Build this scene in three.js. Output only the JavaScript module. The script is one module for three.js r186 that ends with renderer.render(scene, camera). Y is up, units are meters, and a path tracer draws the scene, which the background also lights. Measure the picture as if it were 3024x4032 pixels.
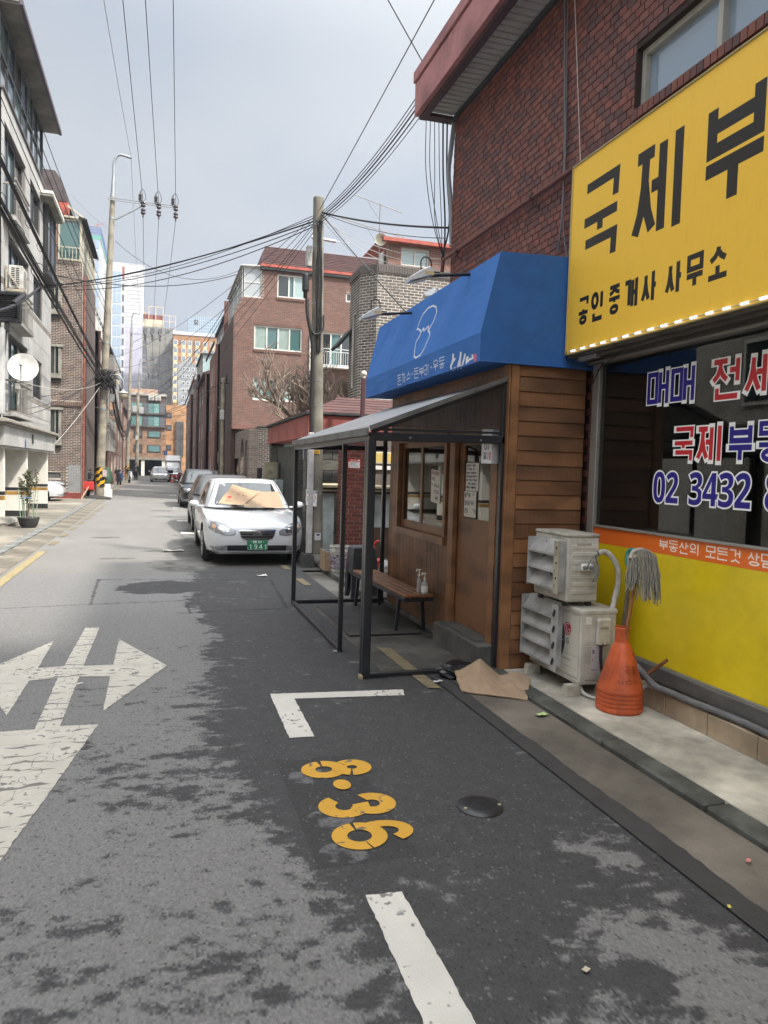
import * as THREE from 'three';
import { mergeGeometries, mergeVertices, toCreasedNormals } from 'three/addons/utils/BufferGeometryUtils.js';
import { Brush, Evaluator, SUBTRACTION } from 'three-bvh-csg';

// ---------------------------------------------------------------- camera, sky, sun, exposure
const scene = new THREE.Scene();
const camera = new THREE.PerspectiveCamera(69.4, 0.75, 0.05, 900);
{
  const yaw = 0.29576, pit = 0.05459, rol = 0.0292;   // turned right of the street, tipped down, leaning
  const f = new THREE.Vector3(Math.sin(yaw) * Math.cos(pit), -Math.sin(pit), -Math.cos(yaw) * Math.cos(pit));
  const r0 = new THREE.Vector3(Math.cos(yaw), 0, Math.sin(yaw)), u0 = r0.clone().cross(f);
  const r = r0.clone().multiplyScalar(Math.cos(rol)).addScaledVector(u0, Math.sin(rol));
  const u = u0.clone().multiplyScalar(Math.cos(rol)).addScaledVector(r0, -Math.sin(rol));
  camera.position.set(0, 1.6, 0);
  camera.setRotationFromMatrix(new THREE.Matrix4().makeBasis(r, u, f.negate()));
}
const renderer = new THREE.WebGLRenderer({ antialias: true });
renderer.toneMapping = THREE.LinearToneMapping;
const EXPO = 2.2;
renderer.toneMappingExposure = EXPO;
renderer.shadowMap.enabled = true;
const SUN = new THREE.Vector3(0.44, 0.76, 0.46).normalize();

// noise
function rng(seed) { let s = seed | 0; return () => { s = (s + 0x6d2b79f5) | 0; let t = Math.imul(s ^ (s >>> 15), 1 | s); t = (t + Math.imul(t ^ (t >>> 7), 61 | t)) ^ t; return ((t ^ (t >>> 14)) >>> 0) / 4294967296; }; }
const hsh = (x, y, s) => { let h = Math.imul(x, 374761393) ^ Math.imul(y, 668265263) ^ Math.imul(s, 1442695041); h = Math.imul(h ^ (h >>> 13), 1274126177); return ((h ^ (h >>> 16)) >>> 0) / 4294967296; };
function vn(x, y, p = 0, s = 1) {                       // value noise, period p
  const xi = Math.floor(x), yi = Math.floor(y); let fx = x - xi, fy = y - yi; fx = fx * fx * (3 - 2 * fx); fy = fy * fy * (3 - 2 * fy);
  const m = (v) => p ? ((v % p) + p) % p : v, a = m(xi), b = m(xi + 1), c = m(yi), d = m(yi + 1);
  return (hsh(a, c, s) * (1 - fx) + hsh(b, c, s) * fx) * (1 - fy) + (hsh(a, d, s) * (1 - fx) + hsh(b, d, s) * fx) * fy;
}
function fbm(x, y, o = 4, p = 0, s = 1) { let a = 0.5, t = 0, n = 0; for (let i = 0; i < o; i++) { t += a * vn(x, y, p, s + i); n += a; a *= 0.5; x *= 2; y *= 2; p *= 2; } return t / n; }
const sat = (v) => Math.min(1, Math.max(0, v)), sst = (a, b, v) => { const t = sat((v - a) / (b - a)); return t * t * (3 - 2 * t); };
const mix = (a, b, t) => a + (b - a) * t, mix3 = (a, b, t) => [mix(a[0], b[0], t), mix(a[1], b[1], t), mix(a[2], b[2], t)];
const s8 = (v) => Math.round(255 * sat(v <= 0.0031308 ? 12.92 * v : 1.055 * Math.pow(v, 1 / 2.4) - 0.055));

// sky: a thin hazy cloud deck, brighter round the veiled sun
{
  const W = 1024, H = 512, d = new Float32Array(W * H * 4);
  for (let r = 0; r < H; r++) for (let c = 0; c < W; c++) {
    const up = ((r + 0.5) / H - 0.5) * Math.PI, ro = ((c + 0.5) / W - 0.5) * 2 * Math.PI, y = Math.sin(up), x = Math.cos(ro) * Math.cos(up), z = Math.sin(ro) * Math.cos(up);
    const e = Math.max(y, 0), k = 1 / (e + 0.25), n = fbm(x * k * 1.3 + 9, z * k * 1.3 + 3, 5, 0, 7), n2 = fbm(x * k * 0.6 + 4, z * k * 0.6 + 8, 3, 0, 17);
    const cs = x * SUN.x + y * SUN.y + z * SUN.z, glow = 4.3 * Math.exp((cs - 1) * 3.6) + 0.10 * (0.5 + 0.5 * cs);
    const cl = sst(0.36, 0.66, n * 0.55 + n2 * 0.45), hz = Math.exp(-e * 7);
    let col = mix3([0.41, 0.475, 0.585], [0.60, 0.635, 0.68], cl);
    col = mix3(col, [0.53, 0.59, 0.69], hz * 0.75);
    const b = 0.9 + 0.16 * sst(-0.5, 0.6, x) + 3.0 * sst(0.46, 1, e) + glow;   // an overcast deck is brightest overhead
    col = mix3(col, [0.64, 0.656, 0.68], sat(0.9 * sst(0.4, 0.75, e) + glow * 0.5));
    if (y < 0) col = mix3(col, [0.3, 0.3, 0.3], sat(-y * 8));
    const i = (r * W + c) * 4; d[i] = col[0] * b / EXPO; d[i + 1] = col[1] * b / EXPO; d[i + 2] = col[2] * b / EXPO; d[i + 3] = 1;
  }
  const t = new THREE.DataTexture(d, W, H, THREE.RGBAFormat, THREE.FloatType);
  t.mapping = THREE.EquirectangularReflectionMapping; t.magFilter = THREE.LinearFilter; t.needsUpdate = true;
  scene.background = t; scene.environment = t;
}
const sun = new THREE.DirectionalLight(0xfff8ee, 2.8);
sun.position.copy(SUN).multiplyScalar(90); sun.castShadow = true; sun.shadow.radius = 7; sun.shadow.mapSize.set(4096, 4096);
Object.assign(sun.shadow.camera, { left: -60, right: 60, top: 60, bottom: -60, near: 1, far: 250 });
scene.add(sun, sun.target);
scene.fog = new THREE.FogExp2(0xc3cddc, 0.0005);

// ---------------------------------------------------------------- helpers
const V = (x, y, z) => new THREE.Vector3(x, y, z), M4 = () => new THREE.Matrix4(), PI = Math.PI;
const used = {};
function numbered(n) { const k = used[n] = (used[n] ?? -1) + 1; return k ? n + '_' + String(k).padStart(3, '0') : n; }
function thing(name, label, category, pos = [0, 0, 0], group, turn = 0) {
  const o = new THREE.Group(); o.name = numbered(name); o.position.set(...pos); o.rotation.y = turn; scene.add(o);
  o.userData = { label, category }; if (group) o.userData.group = group; return o;
}
const rootOf = (o) => { while (o.parent && o.parent !== scene) o = o.parent; return o; };
function uvBox(g, s = 1) {                                 // uv in metres, from the way each face points
  const p = g.attributes.position, n = p.count, uv = new Float32Array(n * 2), a = V(), b = V(), c = V();
  for (let i = 0; i < n; i += 3) {
    a.fromBufferAttribute(p, i); b.fromBufferAttribute(p, i + 1); c.fromBufferAttribute(p, i + 2);
    const q = b.clone().sub(a).cross(c.clone().sub(a)), X = Math.abs(q.x), Y = Math.abs(q.y), Z = Math.abs(q.z);
    for (let k = 0; k < 3; k++) { const v = k === 0 ? a : k === 1 ? b : c, w = X >= Y && X >= Z ? [v.z, v.y] : Y >= Z ? [v.x, v.z] : [v.x, v.y]; uv[(i + k) * 2] = w[0] * s; uv[(i + k) * 2 + 1] = w[1] * s; }
  }
  g.setAttribute('uv', new THREE.BufferAttribute(uv, 2)); return g;
}
function plain(g, keep) {
  if (g.index) g = g.toNonIndexed();
  for (const k of Object.keys(g.attributes)) if (!['position', 'normal', 'uv'].includes(k)) g.deleteAttribute(k);
  if (!g.attributes.normal) g.computeVertexNormals();
  if (!keep || !g.attributes.uv) uvBox(g); g.clearGroups(); return g;
}
function geo(list, keep) { const a = [].concat(list).map((g) => plain(g, keep || g.keepUV)); return a.length === 1 ? a[0] : mergeGeometries(a); }
// a part: geometries are given in world axes relative to the thing's own base when local = true, else in world coordinates
function part(parent, name, list, mat, o = {}) {
  const g = geo(list, o.uv), root = parent === scene ? null : rootOf(parent);
  if (root && !root.userData.local && !o.local) g.translate(-root.position.x, -root.position.y, -root.position.z);
  const m = new THREE.Mesh(g, mat); m.name = name; m.castShadow = m.receiveShadow = true; parent.add(m);
  if (o.label) m.userData.label = o.label; if (o.kind) m.userData.kind = o.kind; return m;
}
function solo(name, label, category, list, mat, o = {}) {  // a thing that is one mesh
  const m = part(scene, numbered(name), list, mat, o); m.userData.label = label; m.userData.category = category; if (o.group) m.userData.group = o.group; return m;
}
function struct(name, list, mat, o = {}) { const m = part(scene, numbered(name), list, mat, o); m.userData.kind = 'structure'; if (o.label) m.userData.label = o.label; return m; }
function box(x0, y0, z0, x1, y1, z1) { return plain(new THREE.BoxGeometry(Math.abs(x1 - x0), Math.abs(y1 - y0), Math.abs(z1 - z0)).translate((x0 + x1) / 2, (y0 + y1) / 2, (z0 + z1) / 2)); }
function rbox(x0, y0, z0, x1, y1, z1, b = 0.006) {          // chamfered box
  const w = Math.abs(x1 - x0), h = Math.abs(y1 - y0), d = Math.abs(z1 - z0); b = Math.min(b, w / 2.2, h / 2.2, d / 2.2);
  const s = new THREE.Shape([[b, 0], [w - b, 0], [w, b], [w, h - b], [w - b, h], [b, h], [0, h - b], [0, b]].map((p) => new THREE.Vector2(...p)));
  return plain(new THREE.ExtrudeGeometry(s, { depth: d - 2 * b, bevelEnabled: true, bevelThickness: b, bevelSize: b, bevelOffset: -b, bevelSegments: 1 }).translate(Math.min(x0, x1), Math.min(y0, y1), Math.min(z0, z1) + b));
}
function cyl(p, q, r0, r1 = r0, seg = 12, cap = true) {
  const a = V(...p), b = V(...q), L = a.distanceTo(b), g = new THREE.CylinderGeometry(r1, r0, L, seg, 1, !cap);
  g.translate(0, L / 2, 0); g.applyQuaternion(new THREE.Quaternion().setFromUnitVectors(V(0, 1, 0), b.clone().sub(a).normalize())); g.translate(a.x, a.y, a.z); return plain(g);
}
function tube(pts, r, seg = 24, rad = 6, closed = false) { return plain(new THREE.TubeGeometry(new THREE.CatmullRomCurve3(pts.map((p) => V(...p)), closed), seg, r, rad, closed)); }
function wire(a, b, sag, r = 0.006, n = 14) { const p = []; for (let i = 0; i <= n; i++) { const t = i / n; p.push([mix(a[0], b[0], t), mix(a[1], b[1], t) - sag * 4 * t * (1 - t), mix(a[2], b[2], t)]); } return tube(p, r, n, 5); }
function lathe(prof, pos = [0, 0, 0], seg = 24) { return plain(new THREE.LatheGeometry(prof.map((p) => new THREE.Vector2(...p)), seg).translate(...pos)); }
function ball(p, r, s = 12, sc = [1, 1, 1]) { return plain(new THREE.SphereGeometry(r, s, Math.max(6, s * 0.7 | 0)).scale(...sc).translate(...p)); }
function prism(poly, depth, m) { const g = new THREE.ExtrudeGeometry(new THREE.Shape(poly.map((p) => new THREE.Vector2(...p))), { depth, bevelEnabled: false }); if (m) g.applyMatrix4(m); return plain(g); }
function quad(a, b, c, d, n = 1, keep = true) {             // two-sided sheet a-b-c-d with uv 0..1
  const g = new THREE.PlaneGeometry(1, 1, n, n), p = g.attributes.position, uv = g.attributes.uv, A = V(...a), B = V(...b), C = V(...c), D = V(...d);
  for (let i = 0; i < p.count; i++) { const u = uv.getX(i), v = uv.getY(i), q = A.clone().lerp(B, u).lerp(D.clone().lerp(C, u), v); p.setXYZ(i, q.x, q.y, q.z); }
  g.computeVertexNormals(); const r = plain(g, true); r.keepUV = keep; return r;
}
function bar(p, q, w, h = w) {                              // square section from p to q
  const a = V(...p), b = V(...q), L = a.distanceTo(b), d = b.clone().sub(a).normalize(), up = Math.abs(d.y) > 0.99 ? V(0, 0, 1) : V(0, 1, 0), x = up.clone().cross(d).normalize(), y = d.clone().cross(x);
  const g = rbox(-w / 2, -h / 2, 0, w / 2, h / 2, L, Math.min(w, h) * 0.12); g.applyMatrix4(M4().makeBasis(x, y, d).setPosition(a)); return uvBox(g);
}
// wall frames: u along the wall, v up, n out of it
const frame = (ox, oy, oz, ux, uz) => { const u = V(ux, 0, uz).normalize(), v = V(0, 1, 0); return M4().makeBasis(u, v, u.clone().cross(v)).setPosition(ox, oy, oz); };
const FZ = (x, y, z) => frame(x, y, z, 1, 0), FL = (x, y, z) => frame(x, y, z, 0, 1), FR = (x, y, z) => frame(x, y, z, 0, -1);   // faces +z, -x, +x
const on = (F, list) => [].concat(list).map((g) => { const k = g.keepUV; g = g.clone().applyMatrix4(F); g.keepUV = k; return g; });
const rect = (F, u0, v0, u1, v1, n0, n1) => on(F, box(u0, v0, n0, u1, v1, n1))[0];
function wallGeo(F, W, H, holes, th, poly) {
  const s = new THREE.Shape((poly || [[0, 0], [W, 0], [W, H], [0, H]]).map((p) => new THREE.Vector2(...p)));
  for (const h of holes) { const q = new THREE.Path(); q.moveTo(h[0], h[1]); q.lineTo(h[0], h[3]); q.lineTo(h[2], h[3]); q.lineTo(h[2], h[1]); s.holes.push(q); }
  return plain(new THREE.ExtrudeGeometry(s, { depth: th, bevelEnabled: false }).translate(0, 0, -th).applyMatrix4(F));
}
// ---------------------------------------------------------------- textures and materials
function tex(w, h, fn, o = {}) {
  const d = new Uint8Array(w * h * 4);
  for (let y = 0; y < h; y++) for (let x = 0; x < w; x++) { const c = fn((x + 0.5) / w, (y + 0.5) / h, x, y), i = (y * w + x) * 4; if (typeof c === 'number') d[i] = d[i + 1] = d[i + 2] = Math.round(255 * sat(c)); else if (o.lin) { d[i] = 255 * sat(c[0]); d[i + 1] = 255 * sat(c[1]); d[i + 2] = 255 * sat(c[2]); } else { d[i] = s8(c[0]); d[i + 1] = s8(c[1]); d[i + 2] = s8(c[2]); } d[i + 3] = 255; }
  const t = new THREE.DataTexture(d, w, h); t.wrapS = t.wrapT = o.clamp ? THREE.ClampToEdgeWrapping : THREE.RepeatWrapping; t.magFilter = THREE.LinearFilter; t.minFilter = THREE.LinearFilter;
  if (!o.data) t.colorSpace = THREE.SRGBColorSpace; t.needsUpdate = true; return t;
}
const rep = (t, s, s2 = s) => { const c = t.clone(); c.repeat.set(s, s2); c.needsUpdate = true; return c; };
// shared tiles, close to white, tinted by each material's colour
const T = {
  mottle: tex(256, 256, (u, v) => { const n = fbm(u * 6, v * 6, 5, 6, 3), m = fbm(u * 40, v * 40, 2, 40, 5); const k = 0.72 + 0.34 * n + 0.10 * (m - 0.5); return [k, k, k * 0.99]; }),
  stain: tex(512, 512, (u, v) => { const n = fbm(u * 4, v * 4, 6, 4, 11), s = fbm(u * 26, v * 3, 4, 26, 21), m = hsh(u * 512 | 0, v * 512 | 0, 2); const k = 0.55 + 0.42 * sst(0.2, 0.75, n) + 0.16 * (s - 0.5) + 0.06 * (m - 0.5); return [k, k * 0.99, k * 0.965]; }),
  slab: tex(512, 512, (u, v, x, y) => { const n = fbm(u * 3, v * 3, 6, 3, 111), s = fbm(u * 14, v * 14, 4, 14, 121), m = hsh(x, y, 2), k = 0.44 + 0.46 * sst(0.28, 0.68, n) + 0.34 * (s - 0.35) + 0.16 * (m - 0.5); return [k, k * 0.99, k * 0.965]; }),
  grit: tex(512, 512, (u, v, x, y) => { const n = fbm(u * 5, v * 5, 4, 5, 31), m = hsh(x >> 1, y >> 1, 4), p = hsh(x, y, 9); const k = 0.62 + 0.3 * n + 0.3 * (m - 0.5) + 0.14 * (p - 0.5); return [k, k, k]; }),
  wood: tex(512, 512, (u, v) => { const w = fbm(u * 5, v * 2, 3, 2, 41) * 0.9, g = fbm(u * 70 + w * 5, v * 3, 4, 3, 43), f = fbm(u * 200, v * 8, 2, 8, 44), b = fbm(u * 3, v * 6, 4, 3, 45); const k = 0.45 + 0.36 * g + 0.14 * f + 0.4 * sst(0.3, 0.7, b) - 0.12; return [k * 1.03, k * 0.97, k * 0.9]; }),
  ribs: tex(128, 128, (u, v) => { const g = fbm(u * 24, v * 2, 2, 24, 51), n = fbm(u * 4, v * 4, 3, 4, 52); const k = 0.66 + 0.22 * g + 0.26 * n; return [k, k, k]; }),
  bGrit: tex(512, 512, (u, v, x, y) => 0.35 * hsh(x >> 1, y >> 1, 14) + 0.4 * fbm(u * 64, v * 64, 3, 64, 61) + 0.25 * fbm(u * 8, v * 8, 3, 8, 62), { data: 1 }),
  bFine: tex(256, 256, (u, v) => fbm(u * 24, v * 24, 4, 24, 71), { data: 1 }),
  rough: tex(256, 256, (u, v) => { const k = fbm(u * 5, v * 5, 5, 5, 81); return [1, 0.55 + 0.6 * k, 1]; }, { data: 1, lin: 1 }),
};
const MC = {};
function mat(c, o = {}) {                                    // c: linear rgb, or sRGB hex
  const key = JSON.stringify([c, o]); if (MC[key]) return MC[key];
  const p = { roughness: o.r ?? 0.8, metalness: o.m ?? 0 };
  if (o.t) { p.map = rep(T[o.t], o.s ?? 1, o.s2 ?? o.s ?? 1); }
  if (o.b) { p.bumpMap = rep(T[o.bt || 'bFine'], o.bs ?? o.s ?? 1); p.bumpScale = o.b; }
  if (o.rm) { p.roughnessMap = rep(T.rough, o.s ?? 1); }
  let m;
  if (o.coat || o.tr !== undefined || o.sheen) { m = new THREE.MeshPhysicalMaterial(p); if (o.coat) { m.clearcoat = o.coat; m.clearcoatRoughness = o.cr ?? 0.05; } if (o.tr !== undefined) { m.transmission = o.tr; m.thickness = 0; m.ior = 1.5; } }
  else m = new THREE.MeshStandardMaterial(p);
  if (typeof c === 'number') m.color.set(c); else m.color.setRGB(...c);
  m.side = THREE.DoubleSide; m.name = ''; if (o.e) { m.emissive.setRGB(...o.e); } if (o.vc) m.vertexColors = true;
  return (MC[key] = m);
}
function canvas(w, h, draw) { const c = document.createElement('canvas'); c.width = w; c.height = h; const x = c.getContext('2d'); draw(x, w, h); const t = new THREE.CanvasTexture(c); t.colorSpace = THREE.SRGBColorSpace; t.magFilter = THREE.LinearFilter; return t; }
function printMat(t, o = {}) { const m = o.coat ? new THREE.MeshPhysicalMaterial({ clearcoat: o.coat, clearcoatRoughness: o.cr ?? 0.15 }) : new THREE.MeshStandardMaterial(); m.map = t; m.roughness = o.r ?? 0.55; m.side = THREE.DoubleSide; if (o.cut) { m.alphaTest = 0.5; m.transparent = false; } return m; }

// Korean lettering, drawn stroke by stroke
const LEADS = 'ㄱㄲㄴㄷㄸㄹㅁㅂㅃㅅㅆㅇㅈㅉㅊㅋㅌㅍㅎ', VOWELS = 'ㅏㅐㅑㅒㅓㅔㅕㅖㅗㅘㅙㅚㅛㅜㅝㅞㅟㅠㅡㅢㅣ', TAILS = ' ㄱㄲㄳㄴㄵㄶㄷㄹㄺㄻㄼㄽㄾㄿㅀㅁㅂㅄㅅㅆㅇㅈㅊㅋㅌㅍㅎ';
const CONS = {
  'ㄱ': ['0,0 1,0 .98,1'], 'ㄴ': ['0,0 0,1 1,1'], 'ㄷ': ['1,0 0,0 0,1 1,1'], 'ㄹ': ['0,0 1,0 1,.5 0,.5 0,1 1,1'], 'ㅁ': ['0,0 1,0 1,1 0,1 0,0z'], 'ㅂ': ['0,0 0,1 1,1 1,0', '0,.45 1,.45'],
  'ㅅ': ['.52,0 .48,.35 .3,.72 0,1', '.5,.3 .7,.7 1,1'], 'ㅇ': ['o'], 'ㅈ': ['0,0 1,0', '.52,0 .48,.4 .3,.75 0,1', '.5,.38 .7,.75 1,1'], 'ㅊ': ['.35,-.14 .65,-.14', '0,.12 1,.12', '.52,.12 .48,.5 .3,.78 0,1', '.5,.45 .7,.78 1,1'],
  'ㅋ': ['0,0 1,0 .98,1', '0,.46 .95,.46'], 'ㅍ': ['0,0 1,0', '.25,0 .25,1', '.75,0 .75,1', '0,1 1,1'], 'ㅎ': ['.3,0 .7,0', '0,.25 1,.25', 'h'], 'ㅌ': ['1,0 0,0 0,1 1,1', '0,.5 1,.5'],
};
const VV = { 'ㅏ': ['.3,0 .3,1', '.3,.48 1,.48'], 'ㅐ': ['.0,.03 .0,.97', '1,0 1,1', '0,.48 1,.48'], 'ㅑ': ['.3,0 .3,1', '.3,.33 1,.33', '.3,.63 1,.63'], 'ㅓ': ['.8,0 .8,1', '0,.48 .8,.48'], 'ㅔ': ['0,.03 0,.97', '1,0 1,1', '-.7,.45 0,.45'], 'ㅕ': ['.8,0 .8,1', '0,.33 .8,.33', '0,.63 .8,.63'], 'ㅣ': ['.6,0 .6,1'] };
const HV = { 'ㅗ': ['.5,0 .5,.8', '0,.9 1,.9'], 'ㅛ': ['.32,0 .32,.8', '.68,0 .68,.8', '0,.9 1,.9'], 'ㅜ': ['0,.1 1,.1', '.5,.1 .5,1'], 'ㅠ': ['0,.1 1,.1', '.32,.1 .32,1', '.68,.1 .68,1'], 'ㅡ': ['0,.5 1,.5'] };
const MIXED = { 'ㅘ': 'ㅗㅏ', 'ㅚ': 'ㅗㅣ', 'ㅝ': 'ㅜㅓ', 'ㅟ': 'ㅜㅣ', 'ㅢ': 'ㅡㅣ' };
function strokes(x, list, x0, y0, x1, y1) {
  for (const s of list) {
    x.beginPath();
    if (s === 'o' || s === 'h') { const t = s === 'h' ? y0 + (y1 - y0) * 0.45 : y0; x.ellipse((x0 + x1) / 2, (t + y1) / 2, Math.abs(x1 - x0) / 2 * (s === 'h' ? 0.8 : 1), Math.abs(y1 - t) / 2, 0, 0, 2 * PI); }
    else { s.replace('z', '').split(' ').forEach((p, i) => { const [a, b] = p.split(',').map(Number); x[i ? 'lineTo' : 'moveTo'](x0 + a * (x1 - x0), y0 + b * (y1 - y0)); }); if (s.endsWith('z')) x.closePath(); }
    x.stroke();
  }
}
function syllable(x, ch, X, Y, w, h, lw) {
  const code = ch.charCodeAt(0) - 0xac00;
  if (code < 0 || code > 11171) { x.save(); x.font = 'bold ' + Math.round(h * 1.32) + 'px sans-serif'; x.textBaseline = 'alphabetic'; const m = x.measureText(ch).width; x.translate(X + w / 2, Y + h); x.scale(Math.min(1, w / m), 1); x.textAlign = 'center'; if (x.outl) x.strokeText(ch, 0, 0); x.fillText(ch, 0, 0); x.restore(); return; }
  const L = LEADS[code / 588 | 0], vo = VOWELS[(code % 588) / 28 | 0], Tt = TAILS[code % 28], t = Tt !== ' ', p = lw / 2;
  const bx = (a, b, c, d) => [X + a * w + p * 0.9, Y + b * h + p, X + c * w - p * 0.9, Y + d * h - p];
  const hv = HV[vo] || (MIXED[vo] && HV[MIXED[vo][0]]), vv = VV[vo] || (MIXED[vo] && VV[MIXED[vo][1]]), both = !!MIXED[vo];
  const dbl = vo === 'ㅐ' || vo === 'ㅔ'; if (t && hv) x.lineWidth -= lw * 0.14;
  const lead = { 'ㄲ': 'ㄱ', 'ㄸ': 'ㄷ', 'ㅃ': 'ㅂ', 'ㅆ': 'ㅅ', 'ㅉ': 'ㅈ' }[L];
  let lb; if (vv && !both) lb = t ? bx(0, 0, 0.58, 0.6) : bx(0, 0.04, 0.56, 0.94); else if (both) lb = t ? bx(0.04, 0, 0.62, 0.42) : bx(0.04, 0.02, 0.62, 0.56); else lb = t ? (L === 'ㅇ' ? bx(0.14, 0, 0.86, 0.37) : bx(0.04, 0, 0.96, 0.37)) : bx(0.08, 0.02, 0.92, 0.52);
  if (lead) { const m = (lb[0] + lb[2]) / 2; strokes(x, CONS[lead], lb[0], lb[1], m - p * 0.7, lb[3]); strokes(x, CONS[lead], m + p * 0.7, lb[1], lb[2], lb[3]); } else strokes(x, CONS[L], lb[0], lb[1], lb[2] - (dbl ? w * 0.05 : 0), lb[3]);
  if (vv) strokes(x, vv, ...(t ? bx(0.56, -0.02, 1, 0.66) : bx(dbl ? 0.54 : 0.56, -0.02, 1, 1.02)));
  if (hv) strokes(x, hv, ...(both ? bx(0, 0.5, 0.68, 0.92) : t ? bx(0, 0.37, 1, 0.66) : bx(0, 0.52, 1, 1)));
  if (t) strokes(x, CONS[Tt], ...(vv ? bx(0.14, 0.66, 0.96, 1.02) : Tt === 'ㅇ' ? bx(0.16, 0.64, 0.84, 1) : bx(0.05, 0.64, 0.95, 1)));
}
function hangul(x, str, X, Y, w, h, gap, lw, color, ol = 0, oc = '#fff') {
  x.lineJoin = 'miter'; x.lineCap = 'butt';
  for (const pass of ol ? [1, 0] : [0]) {
    x.strokeStyle = x.fillStyle = pass ? oc : color; x.lineCap = pass ? 'square' : 'butt'; let px = X;
    for (const ch of str) { if (ch === ' ') { px += w * 0.45; continue; } if (ch === '·') { x.beginPath(); x.arc(px + w * 0.12, Y + h / 2, lw * 0.8, 0, 7); x.fill(); px += w * 0.32; continue; } const wide = /[0-9]/.test(ch) ? 0.62 : 1; x.outl = pass; x.lineWidth = pass ? (wide < 1 ? ol * 2 : lw + ol * 2) : lw; syllable(x, ch, px, Y, w * wide, h, lw); px += w * wide + gap; }
  }
}
function scribble(x, X, Y, w, h, lines, color, seed, lw = 2) {   // handwritten notices too small to read
  const r = rng(seed); x.strokeStyle = color; x.lineWidth = lw; x.lineCap = 'round';
  for (let l = 0; l < lines; l++) for (let px = X; px < X + w * (0.7 + 0.3 * r()); px += h / lines * 0.55) { const c = 0xac00 + (r() * 11171 | 0), y = Y + l * h / lines; if (r() < 0.82) syllable(x, String.fromCharCode(0xac00 + ((c - 0xac00) / 28 | 0) % 399 * 28), px, y, h / lines * 0.5, h / lines * 0.6, lw); }
}

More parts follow.
